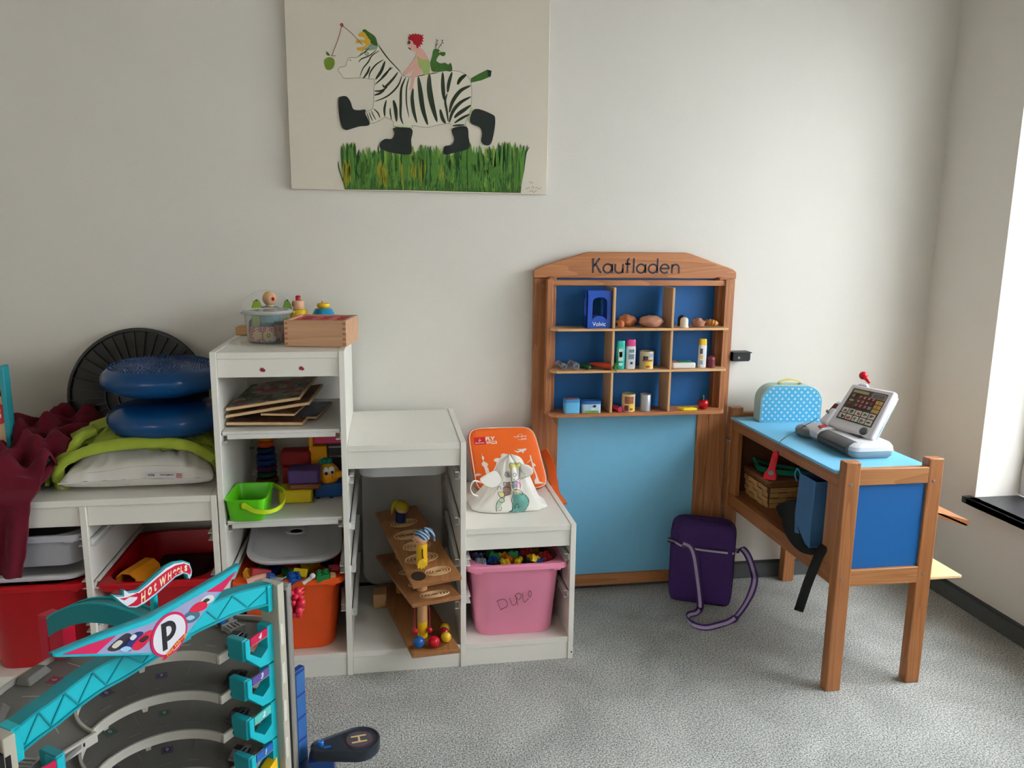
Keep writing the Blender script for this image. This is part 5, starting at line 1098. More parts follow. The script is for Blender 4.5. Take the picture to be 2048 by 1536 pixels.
for pts, r in (([A3(118, 822, -.13), A3(128, 815, -.12), A3(142, 835, -.11), A3(160, 862, -.11), A3(176, 905, -.13), A3(178, 935, -.18)], .022),
               ([A3(30, 1000, -.46), A3(62, 972, -.44), A3(92, 945, -.41), A3(122, 905, -.34)], .014),
               ([A3(10, 900, -.28), A3(32, 878, -.26), A3(66, 868, -.25), A3(105, 880, -.27)], .020)):
    t.part('blanket_fold', fold(pts, r), bu, smooth=80)
# ================================================================ things on the tall step
ZA = .9405
# shape sorting box
p = [at(569.5, 692.5, Z=ZA), at(692.4, 694, Z=ZA)]; u = (p[1]-p[0]); wB = u.length; u.normalize(); v = Vector((-u.y, u.x, 0)); dB = .172; hB = .072
bch = wood('beech_box_wood', (206, 164, 128), (176, 128, 92), 0, ring=9, grain=120); bche = mat('beech_end_grain', (160, 112, 80), .6, var=.15, ns=120)
box = Thing('shape_sorter_box', 'beech wood shape sorting box with red lid on top of the tall step', 'toy box', p[0].lerp(p[1], .5)+v*dB/2, (0, 0, math.atan2(u.y, u.x)))
w2, d2 = wB/2, dB/2
box.part('side_wall', MB().box(-w2, w2, -d2, -d2+.009, 0, hB), bch, world=False, bevel=.0006); box.part('side_wall', MB().box(-w2, w2, d2-.009, d2, 0, hB), bch, world=False, bevel=.0006)
box.part('side_wall', MB().box(-w2, -w2+.009, -d2+.0092, d2-.0092, 0, hB), bch, world=False); box.part('side_wall', MB().box(w2-.009, w2, -d2+.0092, d2-.0092, 0, hB), bch, world=False)
for s_ in (-1, 1):
    b = MB()
    for k in range(5): b.box(s_*w2-(0 if s_ < 0 else .0092), s_*w2+(.0092 if s_ < 0 else 0), -d2-.0004, -d2+.002, .004+k*.0142, .0105+k*.0142)
    box.part('finger_joints', b, bche, world=False)
redp = mat('red_lid_paint', (196, 56, 66), .5)
# lid with real holes, built from strips
hx = [(-.062, -.030), (-.012, .018), (.038, .068)]; hy = [(-.058, -.030), (-.008, .020), (.036, .060)]
b = MB(); ys = [-d2+.0095]
zt0, zt1 = hB-.010, hB-.004
for (ya, yb) in hy:
    b.box(-w2+.0095, w2-.0095, ys[-1], ya, zt0, zt1); xs = [-w2+.0095]
    for (xa2, xb2) in hx: b.box(xs[-1], xa2, ya, yb, zt0, zt1); xs.append(xb2)
    b.box(xs[-1], w2-.0095, ya, yb, zt0, zt1); ys.append(yb)
b.box(-w2+.0095, w2-.0095, ys[-1], d2-.0095, zt0, zt1)
box.part('red_lid', b, redp, world=False, label='red lid with shape holes')
box.part('box_floor', MB().box(-w2+.0095, w2-.0095, -d2+.0095, d2-.0095, .002, .006), mat('dark_red_floor', (90, 24, 28), .7), world=False)
b = MB()
for i in range(3): b.box(hx[i][0]+.004, hx[i][1]+.004, hy[i][0]+.005, hy[i][1]-.004, .006, .05)
box.part('wooden_shape', b, mat('shape_orange', (214, 84, 60), .5), world=False) if False else None
for i in range(3): box.part('wooden_shape', MB().box(hx[i][0]+.004, hx[i][1]-.002, hy[(i*2) % 3][0]+.003, hy[(i*2) % 3][1]-.003, .0065, .052), mat('shape_orange', (214, 84, 60), .5), world=False)
# clear bucket
bc = Vector((.120, -.262, ZA)); clr = mat('clear_bucket', (244, 244, 244), .08, trans=.9, var=0, ior=1.12)
bk_ = Thing('clear_bucket', 'clear plastic bucket with lid holding picture boxes, on the tall step', 'bucket', tuple(bc)); milky = mat('milky_rim', (228, 230, 230), .3, trans=.35, var=0, ior=1.2)
bk_.part('bucket_wall', MB().lathe([(.0005, .001), (.054, .001), (.0575, .004), (.0635, .086), (.0618, .086), (.0558, .0045), (.0005, .0035)], bc, 48, cap=(False, False)), clr, smooth=60)
bk_.part('bucket_rim', MB().lathe([(.060, .081), (.066, .081), (.0705, .086), (.0705, .089), (.066, .0915), (.0615, .0915), (.060, .088)], bc, 48, cap=(False, False)), milky, smooth=60)
bk_.part('bucket_lid', MB().lathe([(.0005, .0885), (.061, .0885), (.061, .0897), (.0005, .0897)], bc, 48), clr, smooth=40)
b = MB(); b.tube([bc+Vector((.0705*math.cos(a)*(1 if True else 1), 0, .086+.062*math.sin(a))) for a in [math.pi*k/28 for k in range(29)]], .0011, 6); b.ball(bc+Vector((-.072, 0, .084)), .004, 10); b.ball(bc+Vector((.072, 0, .084)), .004, 10); bk_.part('bucket_handle', b, milky, smooth=60)
def checker_mat():
    m = mat('pink_dotted_card', (226, 196, 196), .7); nt = m.node_tree; N = nt.nodes; L = nt.links; b = N['Principled BSDF']
    tc = N.new('ShaderNodeTexCoord'); ck = N.new('ShaderNodeTexChecker'); ck.inputs['Scale'].default_value = 190; ck.inputs['Color1'].default_value = lin((228, 200, 200)); ck.inputs['Color2'].default_value = lin((176, 70, 84))
    mp = N.new('ShaderNodeMapping'); mp.inputs['Rotation'].default_value = (.5, .5, .78); L.new(tc.outputs['Object'], mp.inputs[0]); L.new(mp.outputs[0], ck.inputs[0]); L.new(ck.outputs[0], b.inputs['Base Color']); return m
ckm = checker_mat(); yc_ = mat('pale_yellow_disc', (222, 208, 150), .7)
for k, (dx, dy, rz, w, h, lab_) in enumerate(((-.030, -.018, 18, .030, .040, 'left one'), (.006, -.028, -8, .036, .041, 'front middle one with a drawn teacup'), (.032, -.008, -30, .028, .043, 'right one'))):
    t = Thing('picture_box', 'small pink-dotted cardboard box in the clear bucket, '+lab_, 'box', tuple(bc+Vector((dx, dy, .005))), (0, 0, R_(rz)))
    t.part('card_box', MB().box(-w/2, w/2, -.010, .010, 0, h), ckm, world=False, bevel=.0008)
    t.part('round_picture', MB().lathe([(w*.40, 0), (w*.40, .0006)], (0, -.0101, h*.42), 24, (0, -1, 0)), yc_, world=False)
    if k == 1: t.part('cup_print', MB().lathe([(.003, 0), (.003, .0005), (.0055, .0005), (.0055, 0)], (.001, -.0106, h*.42), 14, (0, -1, 0)), mat('cup_line', (120, 84, 90), .7), world=False); t.part('price_tag', MB().box(.006, .022, -.0118, -.0112, .004, .016), mat('tag_cloth', (214, 212, 210), .8), world=False)
solo('teal_card_roll', 'teal green box standing behind the pink-dotted boxes in the clear bucket', 'box', MB().lathe([(.019, 0), (.019, .045), (.017, .047)], bc+Vector((-.008, .026, .005)), 24, cap=(True, True)).box(bc.x+.013, bc.x+.040, bc.y+.014, bc.y+.040, ZA+.005, ZA+.055), mat('teal_card', (60, 130, 138), .6, var=.1), tuple(bc+Vector((0, .026, .005))))
# stacking figures behind, on the tall step
yell = mat('yellow_paint', (228, 184, 22), .35); bee = wood('figure_wood', (226, 184, 146), (204, 158, 118), 2, grain=160); rp = mat('red_paint', (184, 18, 40), .3)
def yfig(px, py): return at(px, py, Y=-.105)
def stack(name, label, px, segs, cat='stacking toy'):
    x = yfig(px, 620).x; t = Thing(name, label, cat, (x, -.105, ZA))
    for nm, prof, m, par in segs: t.part(nm, MB().lathe(prof, (x, -.105, 0), 32), m, smooth=50)
    return t, x
zz = lambda py: yfig(560, py).z
t, x = stack('stacking_clown', 'wooden stacking clown with yellow body, plain face and red hat', 597, [
 ('base', [(.032, ZA), (.032, ZA+.030)], mat('orange_paint', (222, 110, 30), .4), 0), ('body', [(.0245, ZA+.0305), (.0265, ZA+.032), (.0265, zz(620)), (.025, zz(619))], yell, 0),
 ('head', [(.017, zz(618.6)), (.018, zz(618)), (.018, zz(602)), (.017, zz(601))], bee, 0), ('hat', [(.0075, zz(600.6)), (.0078, zz(593)), (.006, zz(591.3)), (.002, zz(590.8))], rp, 0)])
b = MB(); b.ball((x-.0165, -.118, zz(609)), .0042, 12); t.part('nose', b, rp, smooth=60)
b = MB(); b.ball((x-.014, -.1215, zz(605)), .0014, 8); b.ball((x-.0165, -.112, zz(605)), .0014, 8); t.part('eyes', b, mat('print_black', (24, 24, 28)))
stack('stacking_tower', 'wooden stacking toy with blue cone, yellow ring and wooden knob', 647, [('lower_rings', [(.036, ZA), (.036, zz(631))], mat('lime_paint', (158, 196, 44)), 0), ('cone_ring', [(.0335, zz(630.5)), (.0345, zz(629)), (.026, zz(618)), (.024, zz(617))], mat('bright_blue_paint', (28, 138, 182), .3), 0),
 ('yellow_ring', [(.013, zz(616.8)), (.0185, zz(615)), (.0203, zz(611)), (.0185, zz(607)), (.013, zz(605.8))], yell, 0), ('knob', [(.006, zz(606)), (.0058, zz(603)), (.005, zz(601)), (.002, zz(600.6))], bee, 0)])
t, x = stack('wooden_chick', 'round wooden chick head with red beak above the clear bucket', 540, [('body', [(.030, ZA), (.034, ZA+.01), (.032, zz(617)), (.024, zz(613))], mat('teal_paint', (44, 140, 148), .4), 0), ('neck', [(.012, zz(612.8)), (.012, zz(610))], bee, 0)])
hc = Vector((x, -.105, zz(597))); t.part('head', MB().ball(hc, .0215, 24), bee, smooth=80)
b = MB(); b.ball(hc+Vector((.012, -.0165, .000)), .0058, 14, (1, .7, 1)); t.part('beak', b, rp, smooth=60)
b = MB(); b.lathe([(.007, 0), (.0075, .002), (.004, .004)], hc+Vector((-.004, -.006, .0175)), 16, (-.2, -.2, 1)); t.part('yellow_crest', b, yell)
def pyramid(label, x0, x1, ytop, ybot):
    a = yfig(x0, ybot); b_ = yfig(x1, ybot); zt = zz(ytop); x = (a.x+b_.x)/2; w = (b_.x-a.x)/2; b = MB()
    t = Thing('wooden_tree', label, 'wooden toy', (x, -.105, ZA)); zb = a.z
    t.part('tree_crown', MB().loft([rrect(x-w*1.5, x+w*1.5, -.105-w, -.105+w, .003, ZA), rrect(x-w, x+w, -.105-w*.8, -.105+w*.8, .003, zb), rrect(x-w*.62, x+w*.55, -.105-w*.5, -.105+w*.5, .002, zt)]), mat('lime_green_paint', (138, 172, 46), .4) if x0 < 540 else mat('green_paint', (112, 160, 66), .4)); t.part('tip', MB().lathe([(.005, zt+.0001), (.004, zt+.003), (.001, zt+.004)], (x, -.105, 0), 14), mat('tip_brown', (92, 66, 40), .5))
pyramid('lime green wooden wedge seen through the bucket handle', 504, 523, 601.5, 613); pyramid('green wooden wedge between the bucket and the clown', 566, 586, 601.5, 617)
a = at(471, 669, Y=-.07); solo('wooden_block', 'small plain wooden block at the back left of the tall step', 'wooden block', MB().box(.003, .045, -.115, -.06, ZA, ZA+.026), mat('block_wood', (196, 150, 98), .55, var=.1), (.024, -.09, ZA), bevel=.003)
b = MB(); b.prism([(.030, -.10, ZA+.0265), (.052, -.10, ZA+.0265), (.048, -.10, ZA+.055), (.036, -.10, ZA+.05)], (0, .02, 0)); solo('dark_toy_piece', 'dark green toy piece on the small wooden block behind the bucket', 'toy', b, mat('dark_green_piece', (28, 52, 48), .4), (.04, -.09, ZA+.0265), bevel=.002)
# ================================================================ puzzles on the upper shelf
edge_m = mat('plywood_edge', (204, 172, 128), .6, var=.12, ns=80)
def pict(name, cols):
    m = bpy.data.materials.new(name); m.use_nodes = True; nt = m.node_tree; N = nt.nodes; L = nt.links; b = N['Principled BSDF']; b.inputs['Roughness'].default_value = .45
    tc = N.new('ShaderNodeTexCoord'); vo = N.new('ShaderNodeTexVoronoi'); vo.inputs['Scale'].default_value = 42; L.new(tc.outputs['Object'], vo.inputs[0])
    r = N.new('ShaderNodeValToRGB'); r.color_ramp.interpolation = 'CONSTANT'; sp = N.new('ShaderNodeSeparateColor'); L.new(vo.outputs['Color'], sp.inputs[0]); L.new(sp.outputs[0], r.inputs[0])
    e = r.color_ramp.elements; e[0].color = lin(cols[0]); e[1].color = lin(cols[1]); e[1].position = 1/len(cols)
    for k in range(2, len(cols)): x_ = e.new(k/len(cols)); x_.color = lin(cols[k])
    L.new(r.outputs[0], b.inputs['Base Color']); return m
pA = pict('orchard_picture', [(74, 76, 62), (128, 122, 104), (52, 60, 46), (150, 138, 118), (96, 100, 80), (150, 26, 40), (112, 96, 84)]); pB = pict('brown_picture', [(96, 62, 42), (132, 92, 60), (70, 46, 34), (110, 76, 50)]); pC = pict('blue_picture', [(60, 66, 92), (74, 80, 104), (48, 54, 80)])
def board(label, fl, fr, d, top, th=.008, Yf=-.425):
    FL = at(*fl, Y=Yf); FR = at(*fr, Y=Yf); d = Vector(d); n = (FR-FL).cross(d).normalized(); n = n if n.z > 0 else -n
    q = [FL, FR, FR+d, FL+d]; t = Thing('puzzle_board', label, 'puzzle', tuple(FL.lerp(FR, .5)))
    t.part('board', MB().prism([p_ for p_ in q], -n*th), edge_m, bevel=.0015)
    c = (q[0]+q[2])/2; t.part('picture', MB().prism([c+(p_-c)*.965+n*.0001 for p_ in q], n*.0006), top)
    return t
board('lowest wooden puzzle board of the pile, lying flat on the upper shelf', (452, 845), (606, 845), (.022, .20, .0), pB)
board('blue-grey puzzle board sticking out at the right under the pile', (566, 834.5), (634, 833.5), (.030, .21, .0), pC, .006, -.36)
board('small brown puzzle board in the middle of the pile', (521, 827), (589, 828), (.020, .12, .004), pB, .006)
board('tilted brown wooden puzzle board, second from the top of the pile', (450, 831), (618, 804), (.022, .21, .012), pB)
board('tilted puzzle board with trees and red apples on top of the pile', (451, 817), (599, 794), (.03, .23, .022), pA)
# ================================================================ toys on the lower shelf of the tall column
ZB = .4765
bn = mat('lime_plastic', (98, 206, 22), .35, var=.02); t = Thing('toy_bin', 'lime green plastic toy bin with yellow handle on the middle shelf', 'toy bin', (.073, -.412, ZB), (0, 0, R_(-3)))
rr = lambda x, y, z, r: rrect(-x, x, -y, y, r, z, 5)
t.part('bin_body', MB().loft([rr(.043, .062, 0, .016), rr(.045, .066, .004, .018), rr(.051, .076, .062, .018), rr(.0555, .081, .064, .02), rr(.0555, .081, .066, .02), rr(.050, .0755, .0655, .018), rr(.044, .064, .006, .016), rr(.03, .05, .004, .014)]), bn, world=False, smooth=50)
hc = (-.0, -.0775, .048); yg = mat('handle_lime_yellow', (190, 214, 30), .35)
b = MB(); pts = spline([(.004, -.080, .050), (.030, -.088, .038), (.065, -.084, .034), (.088, -.05, .034), (.092, .0, .040), (.08, .05, .050), (.05, .079, .055)], 6); b.strap(pts, (0, .1, 1), .011, .0035)
h_ = t.part('bin_handle', b, yg, world=False, smooth=60); t.part('handle_pivot', MB().lathe([(.0085, 0), (.0085, .004), (.005, .0055), (.003, .0055)], (.0, -.0765, .050), 20, (0, -1, 0)), yg, h_, world=False)
def rblock(name, label, x0, x1, y0, y1, z0, z1, m, cat='toy block', rz=0, r=.006): return solo(name, label, cat, MB().box(x0, x1, y0, y1, z0, z1), m, ((x0+x1)/2, (y0+y1)/2, z0), bevel=r)
def blk3(name, label, px0, px1, pyb, pyt, Yf, dep, m, zb=None, r=.006):
    a = at(px0, (pyb+pyt)/2, Y=Yf); b_ = at(px1, (pyb+pyt)/2, Y=Yf); z0 = at((px0+px1)/2, pyb, Y=Yf).z if zb is None else zb; z1 = at((px0+px1)/2, pyt, Y=Yf).z
    rblock(name, label, a.x, b_.x, Yf, Yf+dep, z0, z1, m, r=r); return z1
z1 = blk3('toy_block', 'yellow soft toy block, lowest of the small pile on the middle shelf', 556, 624, 1012, 981, -.345, .075, mat('block_yellow', (212, 182, 20), .5), ZB)
z2 = blk3('toy_block', 'thin brown soft toy block between the yellow and the purple one', 557, 623, 0, 970, -.343, .07, mat('block_brown', (112, 60, 30), .5), z1+.0005, .004)
z3 = blk3('toy_block', 'purple soft toy block on top of the brown one', 554, 622, 0, 941, -.342, .07, mat('block_purple', (78, 54, 116), .5), z2+.0005)
zq = blk3('toy_block', 'red soft toy block behind the purple one, lower of two', 543, 603, 0, 935, -.22, .07, mat('block_red', (142, 14, 22), .5), ZB)
blk3('toy_block', 'red soft toy block standing at the back on another red one', 540, 604, 0, 904, -.21, .06, mat('block_red', (142, 14, 22), .5), zq+.0005)
# ring stacker at the back
x = at(533, 920, Y=-.13).x; t = Thing('ring_stacker', 'ring stacking toy with coloured rings at the back of the middle shelf', 'stacking toy', (x, -.13, ZB)); zc = ZB
rings = [('wood_brown_ring', (120, 66, 40), .034), ('green_ring', (20, 92, 64), .031), ('purple_ring', (80, 32, 92), .031), ('navy_ring', (22, 60, 120), .031), ('blue_ring', (14, 64, 128), .030), ('dark_blue_ring', (16, 44, 86), .028), ('orange_ring', (206, 78, 24), .026), ('yellow_ring_small', (206, 140, 22), .025)]
t.part('peg', MB().lathe([(.006, ZB), (.006, ZB+.17)], (x, -.13, 0), 12), bee)
for k, (nm, c, r) in enumerate(rings):
    h = .0195; z0 = zc+k*h+.001; t.part('ring', MB().lathe([(.0062, z0), (r-.006, z0), (r-.001, z0+.004), (r, z0+h/2), (r-.001, z0+h-.005), (r-.006, z0+h-.001), (.0062, z0+h-.001)], (x, -.13, 0), 28), mat(nm, c, .45), smooth=50)
# yellow playhouse, pink drawer, worm head toy
ypl = mat('warm_yellow_plastic', (240, 168, 10), .35)
x0 = at(619, 930, Y=-.2).x; x1 = at(655, 930, Y=-.2).x
t = Thing('toy_playhouse', 'yellow plastic toy house with pink roof edge at the back right of the middle shelf', 'toy house', ((x0+x1)/2+.02, -.15, ZB))
t.part('house_wall', MB().box(x0, x1, -.20, -.08, ZB, at(636, 893, Y=-.2).z), ypl, bevel=.004); t.part('house_corner', MB().box(x0, x0+.014, -.202, -.08, at(636, 893, Y=-.2).z, .700), ypl, bevel=.003)
t.part('house_side', MB().box(x1+.0005, .322, -.19, -.08, ZB, .66), mat('house_grey', (58, 58, 66), .5), bevel=.003)
px0 = at(626, 880, Y=-.21).x; t.part('pink_roof_edge', MB().box(px0, .3235, -.215, -.09, at(650, 888, Y=-.215).z, .7005), mat('house_pink', (214, 62, 104), .4), bevel=.004); t.part('window_bars', MB().box(x1+.004, .318, -.193, -.1905, .60, .605).box(x1+.004, .318, -.193, -.1905, .57, .575), mat('steel', (170, 172, 175)))
cx_ = at(655, 985, Y=-.30); t = Thing('worm_toy', 'yellow worm-headed toy with big eyes and teal hair on a blue base', 'toy', (cx_.x, -.27, ZB))
bx0 = at(629, 985, Y=-.31).x; bx1 = min(at(684, 985, Y=-.31).x, .3195)
t.part('blue_base', MB().box(bx0, bx1, -.31, -.22, ZB+.006, at(655, 968, Y=-.31).z), mat('toy_blue', (8, 72, 142), .35), bevel=.004)
b = MB()
for dx in (.010, .048): 
    for yy in (-.305, -.235): b.lathe([(.008, -.003), (.008, .003)], (bx0+dx, yy, ZB+.0081), 16, (0, 1, 0))
t.part('wheels', b, mat('toy_dark_blue', (10, 44, 90), .4))
hz = at(655, 951, Y=-.28); b = MB(); b.lathe([(.012, -.045), (.013, -.030), (.024, -.024), (.034, -.008), (.036, .006), (.030, .022), (.018, .034), (.002, .038)], (hz.x, -.275, hz.z), 32); hd_ = t.part('head', b, ypl, smooth=60)
b = MB(); b.ball((hz.x+.032, -.288, hz.z+.006), .013, 16, (1.2, .9, .9)); t.part('cheek', b, ypl, hd_, smooth=80)
for dx, dz_, r in ((-.003, .018, .0125), (.014, .021, .0115)):
    b = MB(); b.ball((hz.x+dx, -.300, hz.z+dz_), r, 18, (.85, .8, 1.15)); e_ = t.part('eye', b, mat('eye_white', (236, 236, 232), .25), hd_, smooth=80)
    b = MB(); b.ball((hz.x+dx+.002, -.3095, hz.z+dz_-.003), r*.42, 12, (.9, .5, 1.1)); t.part('pupil', b, mat('print_black', (24, 24, 28)), hd_, smooth=80)
b = MB(); b.ball((hz.x+.012, -.309, hz.z+.004), .006, 12); b.tube([(hz.x+.018, -.311, hz.z-.004), (hz.x+.022, -.310, hz.z-.001)], .001, 6); t.part('nose', b, mat('orange_yellow', (236, 150, 20), .4), hd_, smooth=60)
b = MB(); 
for dx, dz_, r in ((-.016, .044, .010), (-.006, .048, .011), (.006, .047, .010), (-.002, .038, .009)): b.ball((hz.x+dx, -.275, hz.z+dz_-.004), r, 12)
t.part('teal_hair', b, mat('hair_teal', (10, 118, 108), .4), hd_, smooth=60)
# ================================================================ wooden ball run in the middle column
trk = wood('ball_run_wood', (184, 128, 78), (140, 88, 48), 1, ring=10, grain=110); trke = mat('ply_edge_light', (206, 160, 110), .55, var=.2, ns=200); groove = mat('groove_light_wood', (224, 188, 142), .55, var=.1, ns=150)
br_ = Thing('ball_run', 'three-level wooden zigzag ball run with a doll post, overhanging the middle column', 'ball run', (.53, -.33, .0705))
def deck(fl, fr, bl_, br2, th, nm='track_board'):
    q = [fl, fr, br2, bl_]; n = (fr-fl).cross(bl_-fl).normalized(); n = n if n.z > 0 else -n
    o = br_.part(nm, MB().prism(q, -n*th), trk, bevel=.0015); return o, q, n
YFr, YBk = -.555, -.095
def pts_for(flp, frp, blp, dw=.136):
    fl = at(*flp, Y=YFr); fr = at(*frp, Y=YFr); bl_ = at(*blp, Y=YBk); w = fr-fl; fr = fl+w.normalized()*dw; return fl, fr, bl_, bl_+(fr-fl)
D1 = pts_for((825, 1171), (926, 1151), (750, 1025)); D2 = pts_for((824, 1208), (925, 1190), (752, 1111)); D3 = pts_for((824, 1312), (924, 1291), (754, 1143))
D3 = (Vector((D3[0].x, D3[0].y, .095)), Vector((D3[1].x, D3[1].y, .101)), Vector((D3[2].x, D3[2].y, .095)), Vector((D3[3].x, D3[3].y, .101)))
def onboard(D, u, v, lift=0):
    fl, fr, bl_, br2 = D; n = (fr-fl).cross(bl_-fl).normalized(); n = n if n.z > 0 else -n
    return fl+(fr-fl)*u+(bl_-fl)*v+n*lift
for D, grooves in ((D1, ((.62, .10, .26, .04), (.45, .28, .34, .05), (.5, .44, .30, .05), (.48, .60, .34, .05), (.5, .77, .3, .045))), (D2, ((.55, .09, .30, .045), (.5, .3, .3, .05), (.5, .55, .3, .05))), (D3, ())):
    o, q, n = deck(*D, .0125)
    b = MB()
    for (gu, gv, ru, rv) in grooves:
        for s_ in (1, .78, .56, .34):
            ring = [onboard(D, gu+ru*s_*math.cos(a), gv+rv*s_*1.15*math.sin(a), .0004) for a in [2*math.pi*k/36 for k in range(36)]]; b.tube(ring+[ring[0]], .0012, 5)
    if grooves: br_.part('milled_groove', b, groove, o)
for D, u, v in ((D1, .20, .085),):
    b = MB(); c = onboard(D, u, v, .0004); b.prism([onboard(D, u+.145*math.cos(a), v+.05*math.sin(a), .0003) for a in [2*math.pi*k/28 for k in range(28)]], (0, 0, .0008)); br_.part('drop_hole_disc', b, mat('hole_shade', (44, 28, 18), .8), label='dark disc for the shade of a round hole in the top board')  # flat disc on the board, dark colour stands for shade in a hole
b = MB(); b.lathe([(.047, 0), (.05, .0008), (.047, .0010), (.002, .0006)], onboard(D3, .56, .145, .0002), 36, (D3[1]-D3[0]).cross(D3[2]-D3[0])); br_.part('ball_dish', b, mat('dish_wood', (128, 78, 42), .5), smooth=60)
# front post through the boards, with doll
pb_ = onboard(D3, .40, .20, 0); xp, yp = pb_.x, pb_.y
z1 = onboard(D1, .40, .20).z; z2 = onboard(D2, .40, .20).z; z3 = pb_.z
cyl = lambda r, a, b__: MB().lathe([(r, a), (r, b__)], (xp, yp, 0), 28)
br_.part('post_segment', cyl(.0145, z3, z3+.05), mat('post_yellow', (226, 176, 26), .4)); br_.part('post_segment', cyl(.0145, z3+.0502, z2-.0127), mat('post_wood', (196, 148, 100), .5)); br_.part('post_segment', cyl(.0145, z2, z1-.0127), mat('post_wood', (196, 148, 100), .5))
# doll
dt = at(862, 1085, Y=yp); zt_ = dt.z; d_ = Vector((xp+.001, yp, 0))
body = br_.part('doll_body', MB().lathe([(.0155, z1+.0005), (.016, z1+.003), (.0155, zt_)], (xp, yp, 0), 28), mat('post_yellow', (226, 176, 26), .4), label='yellow doll body')
b = MB(); b.tube([(xp+.001, yp-.0158, zt_-.012), (xp+.001, yp-.0162, zt_-.030), (xp+.003, yp-.0160, zt_-.040)], .0017, 6); br_.part('painted_line', b, mat('print_black', (24, 24, 28)), body)
b = MB(); hz_ = at(862, 1137, Y=yp-.016); q = [(-.013, 0), (-.0125, .014), (-.008, .023), (-.001, .026), (.006, .022), (.011, .013), (.012, .004), (.008, .006), (.007, .0), (.003, -.001), (.002, .004), (0, -.003), (-.004, -.003), (-.005, .004), (-.008, .0)]
b.prism([(xp+x, yp-.0165, hz_.z+.004+z) for x, z in q], (0, -.003, 0)); br_.part('doll_hand', b, mat('hand_yellow', (240, 200, 50), .4), body, label='flat yellow wooden hand')
hd0 = Vector((xp-.003, yp-.002, zt_+.016)); hd1 = br_.part('doll_head', MB().ball(hd0, .0215, 24), mat('doll_skin_wood', (214, 160, 118), .5), smooth=80)
b = MB(); b.ball(hd0+Vector((-.0215, -.004, -.001)), .0038, 10); br_.part('nose', b, mat('doll_skin_wood', (214, 160, 118), .5), hd1, smooth=60)
b = MB(); b.lathe([(.0022, 0), (.0018, .001)], hd0+Vector((-.010, -.0185, -.004)), 12, (-.5, -.85, -.1)); b.ball(hd0+Vector((-.014, -.0165, .002)), .0009, 8); br_.part('painted_face', b, mat('cheek_red', (190, 60, 56), .5), hd1)
def stripe_mat():
    m = bpy.data.materials.new('blue_striped_cotton'); m.use_nodes = True; nt = m.node_tree; N = nt.nodes; L = nt.links; b = N['Principled BSDF']; b.inputs['Roughness'].default_value = .9
    tc = N.new('ShaderNodeTexCoord'); wv_ = N.new('ShaderNodeTexWave'); wv_.bands_direction = 'DIAGONAL'; wv_.inputs['Scale'].default_value = 42; wv_.inputs['Distortion'].default_value = 1; wv_.inputs['Detail'].default_value = 0
    L.new(tc.outputs['Object'], wv_.inputs[0]); r = N.new('ShaderNodeValToRGB'); r.color_ramp.interpolation = 'CONSTANT'; e = r.color_ramp.elements; e[0].color = lin((46, 74, 104)); e[1].color = lin((150, 172, 190)); e[1].position = .5
    L.new(wv_.outputs['Fac'], r.inputs[0]); L.new(r.outputs[0], b.inputs['Base Color']); return m
def cap_(c, r, m, tail, par, nm):
    b = MB(); ax_ = Vector((.35, .1, .93)).normalized(); b.lathe([(r*1.02, -.001), (r*1.07, .004), (r*.98, r*.55), (r*.72, r*.88), (r*.3, r*1.08), (.001, r*1.12)], c, 28, ax_)
    o = br_.part(nm, b, m, par, smooth=70); b = MB(); b.tube(spline(tail, 5), .005, 10, [.011-.0095*k/(len(spline(tail, 5))-1) for k in range(len(spline(tail, 5)))]); br_.part('cap_tail', b, m, o, smooth=70)
cap_(hd0+Vector((.003, 0, .003)), .0218, stripe_mat(), [hd0+Vector((.012, -.004, .022)), hd0+Vector((.026, -.004, .022)), hd0+Vector((.036, -.003, .006)), hd0+Vector((.040, -.003, -.010))], hd1, 'striped_cap')
# back doll
bp_ = onboard(D1, .45, .80); xb, yb_ = bp_.x, bp_.y; br_.part('doll_body', MB().lathe([(.0165, bp_.z), (.0165, bp_.z+.032)], (xb, yb_, 0), 24), mat('doll_navy', (14, 42, 84), .45), label='dark blue doll body')
hb0 = Vector((xb+.006, yb_, bp_.z+.047)); hb1 = br_.part('doll_head', MB().ball(hb0, .021, 20), mat('doll_skin_wood', (214, 160, 118)), smooth=80)
cap_(hb0+Vector((-.006, -.004, -.001)), .0232, mat('cap_mustard', (166, 148, 30), .9, var=.15, ns=60), [hb0+Vector((-.014, -.006, .022)), hb0+Vector((-.026, -.008, .012)), hb0+Vector((-.032, -.010, -.006)), hb0+Vector((-.033, -.010, -.020))], hb1, 'mustard_cap')
br_.part('rear_post', MB().lathe([(.014, D3[2].z), (.014, onboard(D1, .45, .86).z-.013)], (onboard(D3, .45, .86).x, onboard(D3, .45, .86).y, 0), 20), mat('post_wood', (196, 148, 100), .5))
br_.part('rear_foot', MB().box(D3[2].x-.012, D3[2].x+.03, YBk-.12, YBk-.06, .0706, .118), trke, bevel=.003); br_.part('front_foot', MB().box(D3[0].x+.02, D3[0].x+.12, -.46, -.42, .0706, .082), trke, bevel=.001)
